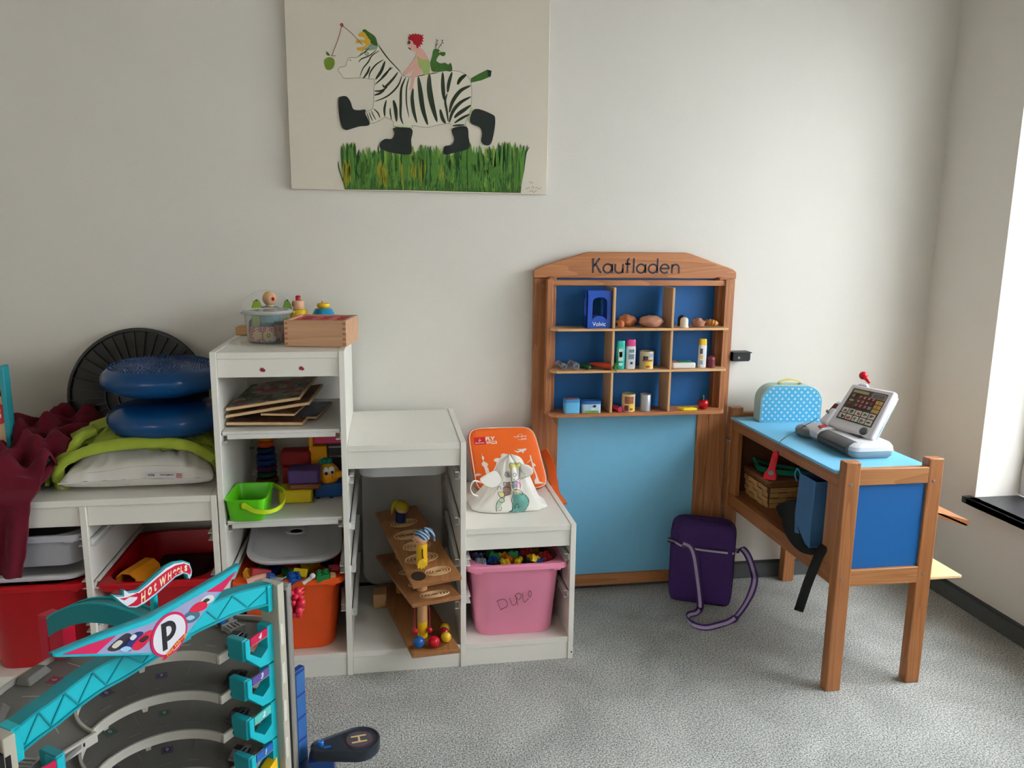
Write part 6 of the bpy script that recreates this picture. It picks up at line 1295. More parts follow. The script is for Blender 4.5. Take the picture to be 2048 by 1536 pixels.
# wooden balls in the dish: each its own thing
dc_ = onboard(D3, .56, .145); bs_ = []
for label, px, py, r, col, Yo in (('blue wooden ball at the front left of the ball run dish', 837, 1274, .0165, (16, 84, 156), -.525), ('red wooden ball in front of the yellow post on the ball run', 868, 1281, .0162, (196, 22, 40), -.528), ('yellow wooden ball at the right of the ball run dish', 892, 1270, .0150, (220, 178, 36), -.505), ('mustard wooden ball at the back of the ball run dish', 890, 1249, .0145, (186, 150, 34), -.45), ('dark red ball wedged between the mustard and the yellow ball', 888, 1257, .0150, (150, 20, 34), -.478)):
    c = at(px, py, Y=Yo); c.z = max(c.z, .098+r) if False else .0985+r*1.0; c2 = Vector((c.x, c.y, c.z)); solo('wooden_ball', label, 'ball', MB().ball(c2, r, 28), mat('ball_%d' % len(bs_), col, .25, var=.02), c2, group='wooden balls on the ball run', smooth=80); bs_.append(c2)
b = MB()
for k, (dx, zt2) in enumerate(((-.022, .14), (.020, .14))):
    c = Vector((xp+dx, yp-.016, .098+.027)); bd = solo('wooden_bead', 'small red bead hanging on a cord %s of the yellow post' % ('left' if k == 0 else 'right'), 'bead', MB().ball(c, .0085, 20), mat('bead_red', (196, 22, 52), .25), c, smooth=80)
    b = MB(); b.tube([c+Vector((0, 0, .008)), c+Vector((.000, .008, .060)), Vector((xp+dx*.55, yp-.004, z2-.013))], .0011, 6); 
    me = b.mesh('c'); me.transform(Matrix.Translation(-bd.location)); put('bead_cord', me, mat('cord_red', (150, 20, 44), .6), bd)
# ================================================================ contents of the boxes
def brick(label, c, w, d, h, m, rot, nx, ny, group):
    b = MB(); b.box(-w/2, w/2, -d/2, d/2, -h/2, h/2); sx2, sy2 = w/nx, d/ny
    for i in range(nx):
        for j in range(ny): b.lathe([(.0048, h/2), (.0048, h/2+.0042), (.0032, h/2+.0042), (.0032, h/2+.0022)], (-w/2+sx2*(i+.5), -d/2+sy2*(j+.5), 0), 12, cap=(False, True))
    return solo('building_brick', label, 'building brick', b, m, c, group=group, world=False, rot=rot, bevel=.0008)
bc_ = dict(red=(176, 20, 28), yellow=(228, 186, 30), blue=(18, 72, 150), green=(24, 120, 56), grey=(140, 146, 154), navy=(18, 36, 84), black=(30, 30, 34), lime=(110, 160, 40), orange=(220, 110, 30), darkred=(140, 16, 30))
bm_ = {k: mat('brick_'+k, v, .3, var=.01) for k, v in bc_.items()}
rb = random.Random(11)
spots = [('navy', 950, 1112, 2, 2), ('grey', 963, 1131, 2, 2), ('blue', 986, 1122, 2, 2), ('yellow', 1009, 1126, 2, 2), ('green', 985, 1108, 2, 2), ('yellow', 1005, 1110, 2, 1), ('darkred', 1052, 1107, 4, 2), ('black', 1058, 1126, 2, 2), ('yellow', 1041, 1128, 2, 1), ('yellow', 1067, 1117, 2, 2), ('blue', 1085, 1129, 2, 2), ('lime', 1090, 1110, 1, 2), ('red', 1106, 1120, 2, 2), ('green', 1028, 1108, 2, 2), ('black', 1000, 1134, 4, 1), ('navy', 975, 1108, 2, 2), ('yellow', 1080, 1126, 2, 1), ('red', 1112, 1109, 2, 2), ('orange', 1022, 1118, 2, 2), ('blue', 1040, 1114, 2, 2)]
where = {0: 'at the left end', 1: 'in the middle', 2: 'at the right end'}
ordn = {}
for k, (cn, px, py, nx, ny) in enumerate(spots):
    Zs = .292+rb.uniform(-.006, .006) + (.01 if cn == 'darkred' else 0); p_ = at(px, py+3, Z=Zs); p_.y = min(-.12, max(p_.y, -.418))
    p_.x = min(.912, max(.715, p_.x))
    reg = 0 if px < 1000 else 1 if px < 1060 else 2; size = {(2, 2): 'square', (4, 2): 'long', (2, 1): 'narrow', (1, 2): 'slim', (4, 1): 'thin'}[(nx, ny)]
    nmc = {'darkred': 'dark red', 'navy': 'navy blue', 'lime': 'lime green'}.get(cn, cn); row = 'front' if py > 1120 else 'middle' if py > 1111 else 'back'
    brick('%s %s building brick %s of the pink box, %s row' % (nmc, size, where[reg], row), p_, .0155*nx, .0155*ny, .019, bm_[cn], (rb.uniform(-.5, .5), rb.uniform(-.5, .5), rb.uniform(0, 3)), nx, ny, 'building bricks in the pink box')
# lower layer that carries the visible ones
b = MB()
for k in range(70):
    s0 = Matrix.Translation(Vector((rb.uniform(.73, .91), rb.uniform(-.41, -.13), rb.uniform(.252, .272)))) @ Matrix.Rotation(rb.uniform(0, 3), 4, 'Z') @ Matrix.Rotation(rb.uniform(-.5, .5), 4, 'X'); b.M = s0; b.mi = k % 6; w_ = .0155*rb.choice((2, 2, 3, 4)); b.box(-w_/2, w_/2, -.0155, .0155, -.0095, .0095)
b.M = Matrix.Identity(4)
solo('brick_layer', 'dark tangle of building bricks lying below the top ones in the pink box', 'building bricks', b, [bm_[k] for k in ('navy', 'black', 'green', 'blue', 'darkred', 'yellow')], (.82, -.27, .25), kind='stuff', bevel=.0006)
# toys in the orange box
def bit(name, label, cat, px, py, Z, mb, m, rot=(0, 0, 0), bevel=.002, smooth=40):
    p_ = at(px, py, Z=Z); return solo(name, label, cat, mb, m, p_, world=False, rot=rot, bevel=bevel, smooth=smooth)
bit('toy_wedge', 'orange-yellow wedge block at the left front of the orange box', 'toy block', 497, 1150, .300, MB().box(-.011, .011, -.018, .018, -.010, .010), mat('wedge_orange', (226, 150, 20), .4), (.4, .5, .5))
bit('toy_block', 'bright red block at the back left in the orange box', 'toy block', 520, 1146, .302, MB().box(-.026, .026, -.02, .02, -.012, .012), bm_['red'], (-.3, .3, .3))
b = MB(); b.tube([(-.035, 0, -.004), (-.01, 0, .004), (.012, 0, .006), (.026, .0, .012)], .011, 14, [.014, .013, .0115, .006]); bit('doll_arm', 'pale pink plastic doll arm at the front left of the orange box', 'doll part', 522, 1160, .296, b, mat('doll_skin', (232, 176, 156), .5), (0, 0, .3), 0, 70)
bit('toy_block', 'blue block right of the doll arm in the orange box', 'toy block', 540, 1157, .300, MB().box(-.012, .012, -.012, .012, -.012, .012), bm_['blue'], (.3, .5, .6))
b = MB(); b.ball((0, 0, 0), .014, 16, (1.4, .8, .25)); b.tube([(-.015, 0, 0), (-.04, 0, .004), (-.058, 0, .0)], .002, 8); b.tube([(.018, 0, 0), (.026, 0, .003)], .002, 6); bit('toy_spoon', 'silver toy spoon lying across the front of the orange box', 'toy spoon', 553, 1158, .309, b, mat('silver_plastic', (176, 180, 186), .3, .6), (0, 0, .15), 0, 60)
brick('royal blue brick with studs right of the silver spoon in the orange box', at(588, 1157, Z=.298), .032, .032, .022, bm_['blue'], (.5, .2, .5), 2, 2, 'toys in the orange box')
bit('toy_block', 'yellow flat block behind the blue brick in the orange box', 'toy block', 600, 1147, .304, MB().box(-.02, .02, -.014, .014, -.006, .006), mat('block_yellow', (212, 182, 20)), (.5, .1, -.2))
b = MB(); b.tube([(-.012, 0, -.012), (-.004, 0, -.002), (.004, 0, .008)], .006, 12, [.0065, .005, .006]); b.ball((.006, 0, .014), .0078, 14); bit('toy_figure', 'small white toy bone figure in the front of the orange box', 'toy figure', 618, 1160, .301, b, mat('figure_white', (226, 222, 216), .4), (0, .3, 0), 0, 70)
brick('green brick at the right front of the orange box', at(646, 1151, Z=.302), .036, .03, .022, bm_['green'], (.2, -.1, .1), 2, 2, 'toys in the orange box')
bit('toy_block', 'dark red block at the far right of the orange box', 'toy block', 668, 1140, .305, MB().box(-.014, .014, -.014, .014, -.01, .01), bm_['darkred'], (.2, .2, .4))
bit('toy_block', 'tan block corner beside the green brick in the orange box', 'toy block', 665, 1152, .299, MB().box(-.008, .008, -.008, .008, -.008, .008), mat('block_wood', (196, 150, 98)), (.3, .2, .2))
b = MB()
for k in range(36):
    b.M = Matrix.Translation(Vector((rb.uniform(.075, .27), rb.uniform(-.43, -.15), rb.uniform(.262, .28)))) @ Matrix.Rotation(rb.uniform(0, 3), 4, 'Z') @ Matrix.Rotation(rb.uniform(-.5, .5), 4, 'X'); b.mi = k % 5; b.box(-.02, .02, -.016, .016, -.011, .011)
b.M = Matrix.Identity(4)
solo('toy_layer', 'mixed toy pieces lying below the top ones in the orange box', 'toy pieces', b, [bm_[k] for k in ('navy', 'red', 'green', 'blue', 'yellow')], (.17, -.3, .26), kind='stuff', bevel=.001)
# red boxes
t = Thing('toy_roof', 'orange-yellow curved toy roof leaning in the right red box', 'toy roof', tuple(at(275, 1148, Z=.30)))
om = mat('roof_orange', (222, 134, 22), .45); b = MB(); c0 = at(268, 1150, Z=.305); prof = [(-.036, -.020), (-.034, .004), (-.016, .020), (.010, .020), (.028, .006), (.032, -.016)]
rt = Matrix.Rotation(-.35, 3, 'Z'); rings = []
for y in (-.03, .075): rings.append([c0+rt @ Vector((x, y, z)) for x, z in prof]+[c0+rt @ Vector((x*.86, y, z*.8-.002)) for x, z in prof[::-1]])
b.loft(rings); t.part('roof_shell', b, om, bevel=.001, smooth=20)
solo('dark_toy_heap', 'dark toy pieces at the bottom of the right red box', 'toy pieces', MB().box(-.25, -.09, -.40, -.12, .235, .255), mat('dark_toy', (54, 18, 20), .6, var=.6, ns=60), (-.17, -.26, .235), kind='stuff', bevel=.01)
b = MB(); q = [at(32, 1147, Y=-.36), at(77, 1143, Y=-.33), at(77, 1160, Y=-.36), at(62, 1168, Y=-.40)]; b.prism(q, (0, .010, .002)); solo('wooden_plate', 'tan wooden piece sticking out of the left red box', 'wooden piece', b, mat('tan_wood', (160, 116, 72), .6, var=.08), q[1])
fg = mat('frog_green', (20, 96, 42), .4); c = at(94, 1155, Y=-.37); b = MB(); b.ball(c, .015, 16, (1.1, 1, 1)); b.ball(c+Vector((.005, -.004, .012)), .011, 14); b.tube(spline([c+Vector((-.012, -.004, -.004)), c+Vector((-.028, -.010, -.002)), c+Vector((-.030, -.014, -.014))], 4), .0055, 8); b.tube(spline([c+Vector((.012, -.004, -.006)), c+Vector((.028, -.008, -.008)), c+Vector((.040, -.010, -.014))], 4), .006, 8)
solo('toy_frog', 'dark green plastic frog toy in the left red box', 'toy frog', b, fg, c, smooth=80)
solo('dark_toy_heap', 'dark toy pieces lying deep in the left red box', 'toy pieces', MB().box(-.60, -.40, -.43, -.12, .27, .290), mat('dark_toy', (54, 18, 20), .6, var=.6, ns=60), (-.5, -.26, .27), kind='stuff', bevel=.01)
# ================================================================ orange backpack and white cloth bag on the low step
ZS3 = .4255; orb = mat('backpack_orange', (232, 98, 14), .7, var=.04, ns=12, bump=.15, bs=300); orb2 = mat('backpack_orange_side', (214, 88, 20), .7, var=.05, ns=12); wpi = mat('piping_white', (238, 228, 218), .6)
bk = Thing('backpack', 'orange child backpack with white printed city skyline, leaning against the wall', 'backpack', (.83, -.12, ZS3))
C00 = at(955, 985, Y=-.185); C10 = at(1098, 974, Y=-.195); C01 = at(935, 857, Y=-.105); C11 = at(1066, 853, Y=-.105)
C00.z = max(C00.z, ZS3+.004); C10.z = max(C10.z, ZS3+.004)
fnrm = (C10-C00).cross(C01-C00).normalized(); fnrm = fnrm if fnrm.y < 0 else -fnrm
def BK(u, v, d=0): return (C00*(1-u)+C10*u)*(1-v)+(C01*(1-u)+C11*u)*v+fnrm*d
def bkring(s, d, puff=0, n=60, p=.30):
    out = []
    for k in range(n):
        a = 2*math.pi*k/n; c, si = math.cos(a), math.sin(a); u = .5+.5*s*math.copysign(abs(c)**p, c); v = .5+.5*s*math.copysign(abs(si)**p, si); q = BK(u, v, d); q.z = max(q.z, ZS3+.002); q.y = min(q.y, -.012); out.append(q)
    return out
b = MB(); b.loft([bkring(.05, .006), bkring(.4, .0055), bkring(.7, .004), bkring(.9, .001), bkring(.985, -.002), bkring(1.0, -.006)], (True, False)); bk.part('front_panel', b, orb, smooth=60); kS = Surf(b)
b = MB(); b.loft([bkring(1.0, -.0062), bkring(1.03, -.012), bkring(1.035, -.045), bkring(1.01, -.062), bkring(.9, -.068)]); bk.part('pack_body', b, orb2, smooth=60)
b = MB(); q = bkring(.995, -.0035); b.tube(q+[q[0]], .0017, 6); bk.part('white_piping', b, wpi, smooth=60)
X_ = lambda x, y: (920+x/7.314, 840+y/7.314)
def kpoly(nm, pts, m, lift=.0008, par=None):
    b = MB(); q = [kS.hit(*X_(x, y), lift) for x, y in pts]
    if any(v is None for v in q): return None
    b.prism(q, fnrm*.0004); return bk.part(nm, b, m, par)
wpr = mat('white_screen_print', (244, 226, 216), .7)
lg = kpoly('airline_logo', [(200, 258), (365, 247), (378, 356), (212, 366)], mat('logo_red', (200, 14, 34), .6), .0008)
bk.part('logo_lettering', print_text(kS, 'Emirates', *X_(228, 350), *X_(357, 342), 2.9, .015, .0016), wpr)
b = MB(); 
for dx, dy, r in ((288, 280, .9), (276, 300, .8), (296, 302, 1.0), (284, 316, .8)): q = kS.hit(*X_(dx, dy), .0016); b.ball(q, .0013*r*1.3, 8, (1.3, .3, 1))
bk.part('logo_emblem', b, wpr)
bk.part('logo_lettering', print_text(kS, 'FLY', *X_(375, 306), *X_(512, 298), 7.6, .05, .0012), wpr); bk.part('logo_lettering', print_text(kS, 'WITH', *X_(386, 350), *X_(455, 345), 4.4, .05, .0012), wpr)
kpoly('logo_plate', [(460, 312), (536, 306), (541, 346), (462, 352)], wpr); bk.part('logo_lettering', print_text(kS, 'ME', *X_(470, 342), *X_(528, 337), 3.2, .04, .0018), orb)
bk.part('logo_lettering', print_text(kS, 'lonely planet', *X_(790, 262), *X_(972, 250), 3.6, .02, .0014), wpr); bk.part('logo_lettering', print_text(kS, 'Kids', *X_(898, 292), *X_(972, 284), 3.4, .02, .0014), wpr)
bk.part('logo_ring', print_lines(kS, [[X_(845+42*1+42*math.cos(a)-5, 248+42*math.sin(a)) for a in [R_(d) for d in range(185, 345, 16)]], [X_(882+42*math.cos(a), 248+42*math.sin(a)) for a in [R_(d) for d in range(60, 150, 16)]]], .0006), wpr)
for nm, P in (('print_tower', [(318, 470), (326, 520), (352, 545), (352, 575), (342, 600), (400, 630), (412, 655), (395, 690), (412, 700), (440, 800), (395, 830), (352, 690), (320, 660), (316, 632), (342, 605), (320, 560), (322, 540)]),
              ('print_tower_two', [(490, 590), (510, 565), (545, 555), (590, 565), (605, 595), (578, 615), (575, 640), (520, 700), (490, 770), (490, 730), (528, 660), (535, 615), (498, 605)]),
              ('print_cloud', [(590, 522), (605, 500), (630, 490), (655, 492), (690, 505), (705, 520), (650, 528)]), ('print_cloud', [(222, 800), (250, 782), (290, 785), (322, 800), (290, 812), (230, 826)]),
              ('print_aeroplane', [(790, 448), (845, 455), (880, 440), (840, 436), (835, 426), (905, 425), (950, 416), (972, 420), (965, 438), (930, 462), (928, 492), (912, 480), (900, 462), (850, 476), (822, 484), (838, 468), (800, 460)]),
              ('print_sail_tower', [(1020, 510), (1035, 520), (1062, 620), (1105, 655), (1108, 672), (1075, 680), (1125, 800), (1160, 900), (1222, 915), (1222, 928), (1095, 935), (1085, 880), (1055, 700), (1050, 640), (1035, 590), (965, 640), (1028, 578)]),
              ('print_ground', [(294, 992), (380, 985), (382, 995), (296, 1000)])): kpoly(nm, P, wpr, .0006)
b = MB(); b.strap(spline([at(1086, 900, Y=-.05), at(1100, 925, Y=-.055), at(1108, 965, Y=-.08), at(1112, 985, Y=-.13), at(1122, 1000, Y=-.17), at(1127, 1008, Y=-.19)], 5), (.9, -.3, -.25), .026, .005); bk.part('shoulder_strap', b, orb2, smooth=60)
b = MB(); b.strap(spline([at(1094, 985, Y=-.17), at(1108, 988, Y=-.17), at(1120, 998, Y=-.20), at(1127, 1008, Y=-.22)], 5), (0, -.5, .8), .012, .002); bk.part('webbing_end', b, mat('webbing_orange', (224, 110, 50), .8, var=.1, ns=300), smooth=60)
# cloth bag
cw = mat('white_canvas_bag', (236, 232, 224), .85, var=.03, ns=14, bump=.2, bs=400)
cb_ = Thing('cloth_bag', 'small white drawstring cloth bag printed with animals on a globe', 'bag', (.815, -.30, ZS3))
bl0 = at(943, 1024, Z=ZS3); br0 = at(1095, 1018, Z=ZS3); cxb = (bl0.x+br0.x)/2; W2 = (br0.x-bl0.x)/2; yb0 = -.292; top = at(1032, 910, Y=-.285)
rows = [(0, W2*1.0, .066, 0), (.006, W2*1.02, .068, 0), (.020, W2*.88, .062, -.004), (.045, W2*.70, .054, -.004), (.07, W2*.56, .047, .0), (.095, W2*.45, .040, .004), (.118, W2*.37, .033, .006), (.134, W2*.30, .027, .006), (.144, W2*.20, .018, .006), (.149, W2*.06, .006, .006)]
hh = (top.z-ZS3)/.149
def brow(k, n=110):
    z, wx, wy, sh = rows[k]; out = []
    for j in range(n):
        a = 2*math.pi*j/n; c, si = math.cos(a), math.sin(a); p = .62+.38*min(1, z/.06)
        x = wx*math.copysign(abs(c)**p, c); y = wy*math.copysign(abs(si)**p, si)
        f = 1+.075*math.sin(a*9+z*30)*min(1, z/.05)+.06*noise.noise(Vector((c*2.5, si*2.5, z*14)))+.05*math.sin(a*17+2)*max(0, (z-.09)/.05)*.9
        dz_ = .010*noise.noise(Vector((c*2, si*2, 9+z*5)))*min(1, z/.02)
        out.append(Vector((cxb+sh+x*f+(.018*math.sin(math.pi*min(1, z/.15)))*(1 if z > .03 else 0)*.4, yb0+y*f, ZS3+.0008+max(0, z+dz_)*hh)))
    return out
b = MB(); RW_ = [brow(k) for k in range(len(rows))]
# denser rows
dense = []
for k in range(len(RW_)-1):
    for j in range(4):
        t_ = j/4; p0 = RW_[max(k-1, 0)]; p1 = RW_[k]; p2 = RW_[k+1]; p3 = RW_[min(k+2, len(RW_)-1)]
        dense.append([.5*((2*a1)+(a2-a0)*t_+(2*a0-5*a1+4*a2-a3)*t_*t_+(3*a1-a0-3*a2+a3)*t_**3) for a0, a1, a2, a3 in zip(p0, p1, p2, p3)])
dense.append(RW_[-1]); b.loft(dense); bagb = cb_.part('bag_cloth', b, cw, smooth=80); cS = Surf(b)
b = MB(); b.strap(spline([at(962, 965, Y=-.33), at(948, 962, Y=-.34), at(941, 975, Y=-.345), at(946, 988, Y=-.345), at(956, 992, Y=-.34)], 5), (0, .8, .5), .006, .0012); cb_.part('drawstring', b, cw, smooth=60)
b = MB(); q0 = [at(960, 962, Y=-.335), at(975, 952, Y=-.33), at(992, 945, Y=-.32), at(1003, 962, Y=-.34), at(990, 975, Y=-.35), at(975, 973, Y=-.35)]; b.prism(spline(q0, 3, True), (0, .010, .004)); cb_.part('cloth_corner', b, cw, bevel=.002, smooth=60)
b = MB(); q0 = [at(1042, 932, Y=-.325), at(1060, 935, Y=-.33), at(1067, 945, Y=-.335), at(1060, 952, Y=-.335), at(1046, 946, Y=-.33)]; b.prism(spline(q0, 3, True), (0, .012, .004)); cb_.part('cloth_corner', b, cw, bevel=.003, smooth=60)
def cprint(nm, P, m, lift=.0006):
    # fill: a fan of small quads laid on the cloth
    xs_ = [p[0] for p in P]; ys_ = [p[1] for p in P]; b = MB(); st_ = 9; x = min(xs_); 
    while x < max(xs_):
        y = min(ys_)
        while y < max(ys_):
            if inpoly(x+st_/2, y+st_/2, P):
                q = [cS.hit(*X_(x+dx, y+dy), lift) for dx, dy in ((0, 0), (st_+.6, 0), (st_+.6, st_+.6), (0, st_+.6))]
                if all(v is not None for v in q): b.face([b.vert(v) for v in q])
            y += st_
        x += st_
    if b.f: return cb_.part(nm, b, m, bagb, smooth=0)
gl = mat('print_globe_teal', (96, 150, 140), .85, var=.3, ns=60); cprint('globe_print', [(770, 1050), (900, 1060), (960, 1100), (1005, 1160), (1000, 1240), (960, 1310), (900, 1395), (700, 1420), (712, 1340), (765, 1310), (770, 1200)], gl)
cprint('globe_print', [(560, 1180), (620, 1150), (655, 1180), (610, 1230), (560, 1320), (540, 1300)], mat('print_globe_pale', (176, 200, 176), .85, var=.2, ns=60))
cprint('crown_print', [(725, 650), (760, 625), (800, 640), (850, 620), (890, 640), (890, 690), (800, 690), (730, 710)], mat('print_crown', (206, 200, 120), .85, var=.2, ns=60))
cprint('animal_print', [(640, 990), (680, 920), (740, 910), (750, 1000), (730, 1100), (660, 1110)], mat('print_brown', (140, 110, 98), .85, var=.25, ns=60)); cprint('animal_print', [(665, 760), (730, 755), (740, 830), (690, 835)], mat('print_mouse', (176, 166, 160), .85)); cprint('animal_print', [(835, 890), (880, 880), (890, 960), (860, 1010)], mat('print_pink', (228, 170, 186), .85)); cprint('animal_print', [(570, 1060), (620, 1050), (650, 1130), (610, 1135)], mat('print_yellow', (224, 206, 120), .85)); cprint('animal_print', [(760, 900), (830, 890), (835, 980), (775, 1000)], mat('print_grey', (150, 150, 160), .85)); cprint('animal_print', [(780, 1050), (850, 1020), (910, 1060), (820, 1095), (760, 1080)], mat('print_sand', (214, 196, 150), .85))
LN = [[(560, 1395), (535, 1320), (535, 1240), (560, 1180), (620, 1130), (690, 1095)], [(900, 1395), (960, 1310), (1003, 1230), (1003, 1160), (960, 1100), (900, 1065)], [(560, 1395), (640, 1425), (760, 1425), (880, 1400)], [(700, 1420), (712, 1345), (770, 1320), (770, 1230), (755, 1180), (770, 1100)], [(800, 1240), (800, 1300), (820, 1240), (850, 1225), (850, 1290), (880, 1260)], [(570, 1180), (600, 1210), (650, 1190), (640, 1150)], [(560, 1320), (600, 1320), (605, 1270)],
      [(725, 700), (725, 650), (760, 625), (780, 650), (810, 620), (830, 650), (865, 625), (895, 650), (890, 700)], [(740, 700), (750, 800), (760, 910), (830, 880), (870, 850)], [(785, 880), (800, 860)], [(870, 700), (875, 850)],
      [(700, 755), (665, 770), (660, 810), (690, 835), (740, 830)], [(640, 960), (640, 910), (680, 915), (740, 905)], [(650, 1080), (630, 1020), (650, 980), (740, 1000), (745, 1090)], [(550, 1030), (555, 985), (590, 975), (600, 1020)], [(555, 1060), (590, 1130), (650, 1140), (640, 1060), (560, 1055)], [(780, 1090), (780, 1040), (850, 1020), (915, 1060), (905, 1100), (870, 1070)], [(760, 920), (775, 1000), (830, 1010), (835, 900)], [(835, 900), (880, 940), (880, 1010)]]
b = print_lines(cS, [[X_(*p) for p in L] for L in LN], .00075, 5); cb_.part('line_drawing', b, mat('drawing_ink', (36, 34, 36), .8), bagb)
b = print_lines(cS, [[X_(800+22*math.cos(a), 802+22*math.sin(a)) for a in [2*math.pi*k/12 for k in range(13)]], [X_(700+10*math.cos(a), 800+12*math.sin(a)) for a in [2*math.pi*k/8 for k in range(9)]]], .0007, 5); cb_.part('line_drawing', b, mat('drawing_ink', (36, 34, 36), .8), bagb)
b = print_text(cS, 'Clemens', *X_(880, 875), *X_(1010, 822), 3.0, 0, .0008, .3); cb_.part('print_lettering', b, mat('drawing_ink', (36, 34, 36), .8), bagb)
# ================================================================ toy car garage in the foreground
GC = Vector((.066, -1.297, 0)); GU = Vector((.565, .825, 0)).normalized(); GV = Vector((-GU.y, GU.x, 0)); GROT = math.atan2(GU.y, GU.x)
def gl(px, py, yl=None, z=None):     # pixel -> local (u, v, z) of the garage on a plane v = yl or z = z
    P = atplane(px, py, GC+GV*yl, GV) if z is None else at(px, py, Z=z)
    d = P-GC; return Vector((d.dot(GU), d.dot(GV), P.z))
ga = Thing('toy_garage', 'multi-level grey and turquoise toy car garage in the foreground', 'toy garage', tuple(GC), (0, 0, GROT))
def gp(name, mb, m, par=None, **k): return ga.part(name, mb, m, par, world=False, **k)
deckm = mat('garage_grey_deck', (112, 110, 106), .42, var=.06, ns=14); rimm = mat('garage_light_rim', (176, 172, 162), .4, var=.04, ns=30); tqm = mat('garage_turquoise', (14, 176, 190), .35, var=.02); tq_shade = mat('garage_turquoise_shaded', (10, 140, 152), .35)  # second turquoise is the same plastic with shade put into its colour
bgm = mat('garage_beige_pillar', (178, 172, 156), .45, var=.05, ns=20); slotm = mat('slot_shade_black', (12, 12, 12), .8); colm = mat('garage_grey_column', (128, 124, 118), .4)
mar = mat('decal_maroon', (140, 26, 60), .5); vio = mat('decal_violet', (70, 60, 110), .5); grn = mat('decal_green', (50, 100, 92), .5); lw = mat('decal_line', (184, 182, 176), .6); crim = mat('garage_crimson', (196, 14, 50), .35)
R0, R1 = .126, .262
def arcp(r, a0, a1, n, z, flat=.90): return [Vector((r*math.cos(R_(a0+(a1-a0)*k/n)), r*flat*math.sin(R_(a0+(a1-a0)*k/n)) if r > .2 else r*math.sin(R_(a0+(a1-a0)*k/n)), z)) for k in range(n+1)]
NS = 44
LV = (.48, .40, .32, .24)
for li, z in enumerate(LV):
    b = MB(); inner = [Vector((R0, -.001, z))]+arcp(R0, 0, 180, NS, z)+[Vector((-R0, -.001, z))]
    outer = [Vector((.205, -.006, z))]+arcp(R1, 0, 180, NS, z, .97)+[Vector((-.235, -.03, z))]
    # outer edge as bays: slightly polygonal
    outer = [Vector((p.x*(1+.018*math.cos(9*math.atan2(p.y, p.x))), p.y*(1+.018*math.cos(9*math.atan2(p.y, p.x))), z)) for p in outer]
    lo = [p-Vector((0, 0, .007)) for p in inner]; lo2 = [p-Vector((0, 0, .007)) for p in outer]
    I = [[b.vert(p) for p in r] for r in (inner, outer, lo2, lo)]
    for k in range(len(inner)-1):
        b.face((I[0][k], I[1][k], I[1][k+1], I[0][k+1])); b.face((I[3][k], I[3][k+1], I[2][k+1], I[2][k])); b.face((I[1][k], I[2][k], I[2][k+1], I[1][k+1])); b.face((I[0][k], I[0][k+1], I[3][k+1], I[3][k]))
    b.face((I[0][0], I[3][0], I[2][0], I[1][0])); b.face((I[0][-1], I[1][-1], I[2][-1], I[3][-1]))
    dk = gp('deck', b, deckm, smooth=30)
    # light curb round the inner cut-out and along the two straight front edges
    b = MB(); ra = arcp(R0-.0035, 0, 180, NS, z); rb_ = arcp(R0+.0008, 0, 180, NS, z); b.loft([[a+Vector((0, 0, -.013)), a+Vector((0, 0, .0045)), c+Vector((0, 0, .0045)), c+Vector((0, 0, -.0005))] for a, c in zip(ra, rb_)]); gp('inner_curb', b, rimm, dk, smooth=35)
    for s_ in (-1, 1):
        xe = .175 if s_ > 0 else .190
        gp('front_curb', MB().box(min(s_*(R0-.003), s_*xe), max(s_*(R0-.003), s_*xe), -.0075, -.0015, z-.013, z+.004), rimm, dk, bevel=.0008)
        b = MB(); b.box(s_*(R0+.02)-.0015, s_*(R0+.02)+.0015, -.0079, -.0076, z-.007, z-.001); gp('curb_slot_strip', b, slotm, dk)  # thin black strip coloured as the shade in a curb slot
    # outer curb
    b = MB(); b.loft([[p*1.0+Vector((0, 0, -.0005)), p+Vector((0, 0, .010)), Vector((p.x*1.015, p.y*1.015, z+.010)), Vector((p.x*1.015, p.y*1.015, z-.007))] for p in outer[1:-1]]); gp('outer_curb', b, rimm if li == 0 else deckm, dk)  # lower decks take a darker curb, their shade put into the colour
    # wheel stops, bay lines and bay numbers
    angs = (22, 50, 78, 106, 134, 160) if li == 0 else (50, 78, 106, 134)
    if li == 0:
        for a in angs:
            d = Vector((math.cos(R_(a)), math.sin(R_(a)), 0)); t_ = Vector((-d.y, d.x, 0)); c = d*.238+Vector((0, 0, z)); q = [c+d*i+t_*j for i, j in ((-.014, -.026), (.014, -.026), (.014, .026), (-.014, .026))]
            gp('wheel_stop', MB().hexa([v+Vector((0, 0, .0002)) for v in q], [c+d*i+t_*j+Vector((0, 0, .013)) for i, j in ((-.006, -.021), (.012, -.021), (.012, .021), (-.006, .021))]), deckm if a % 4 else rimm, dk, bevel=.0015)
    b = MB()
    for a in [x+14 for x in angs]+[angs[0]-14]:
        d = Vector((math.cos(R_(a)), math.sin(R_(a)), 0)); b.bar(d*.185+Vector((0, 0, z+.0003)), d*.222+Vector((0, 0, z+.0003)), .0012, .0006)
    for k in range(9): 
        a = 15+k*18; d = Vector((math.cos(R_(a)), math.sin(R_(a)), 0)); t_ = Vector((-d.y, d.x, 0)); b.bar(d*.155-t_*.010+Vector((0, 0, z+.0003)), d*.155+t_*.010+Vector((0, 0, z+.0003)), .001, .0006)
    gp('lane_marking', b, lw if li == 0 else colm, dk)  # duller markings on lower decks, shade put into the colour
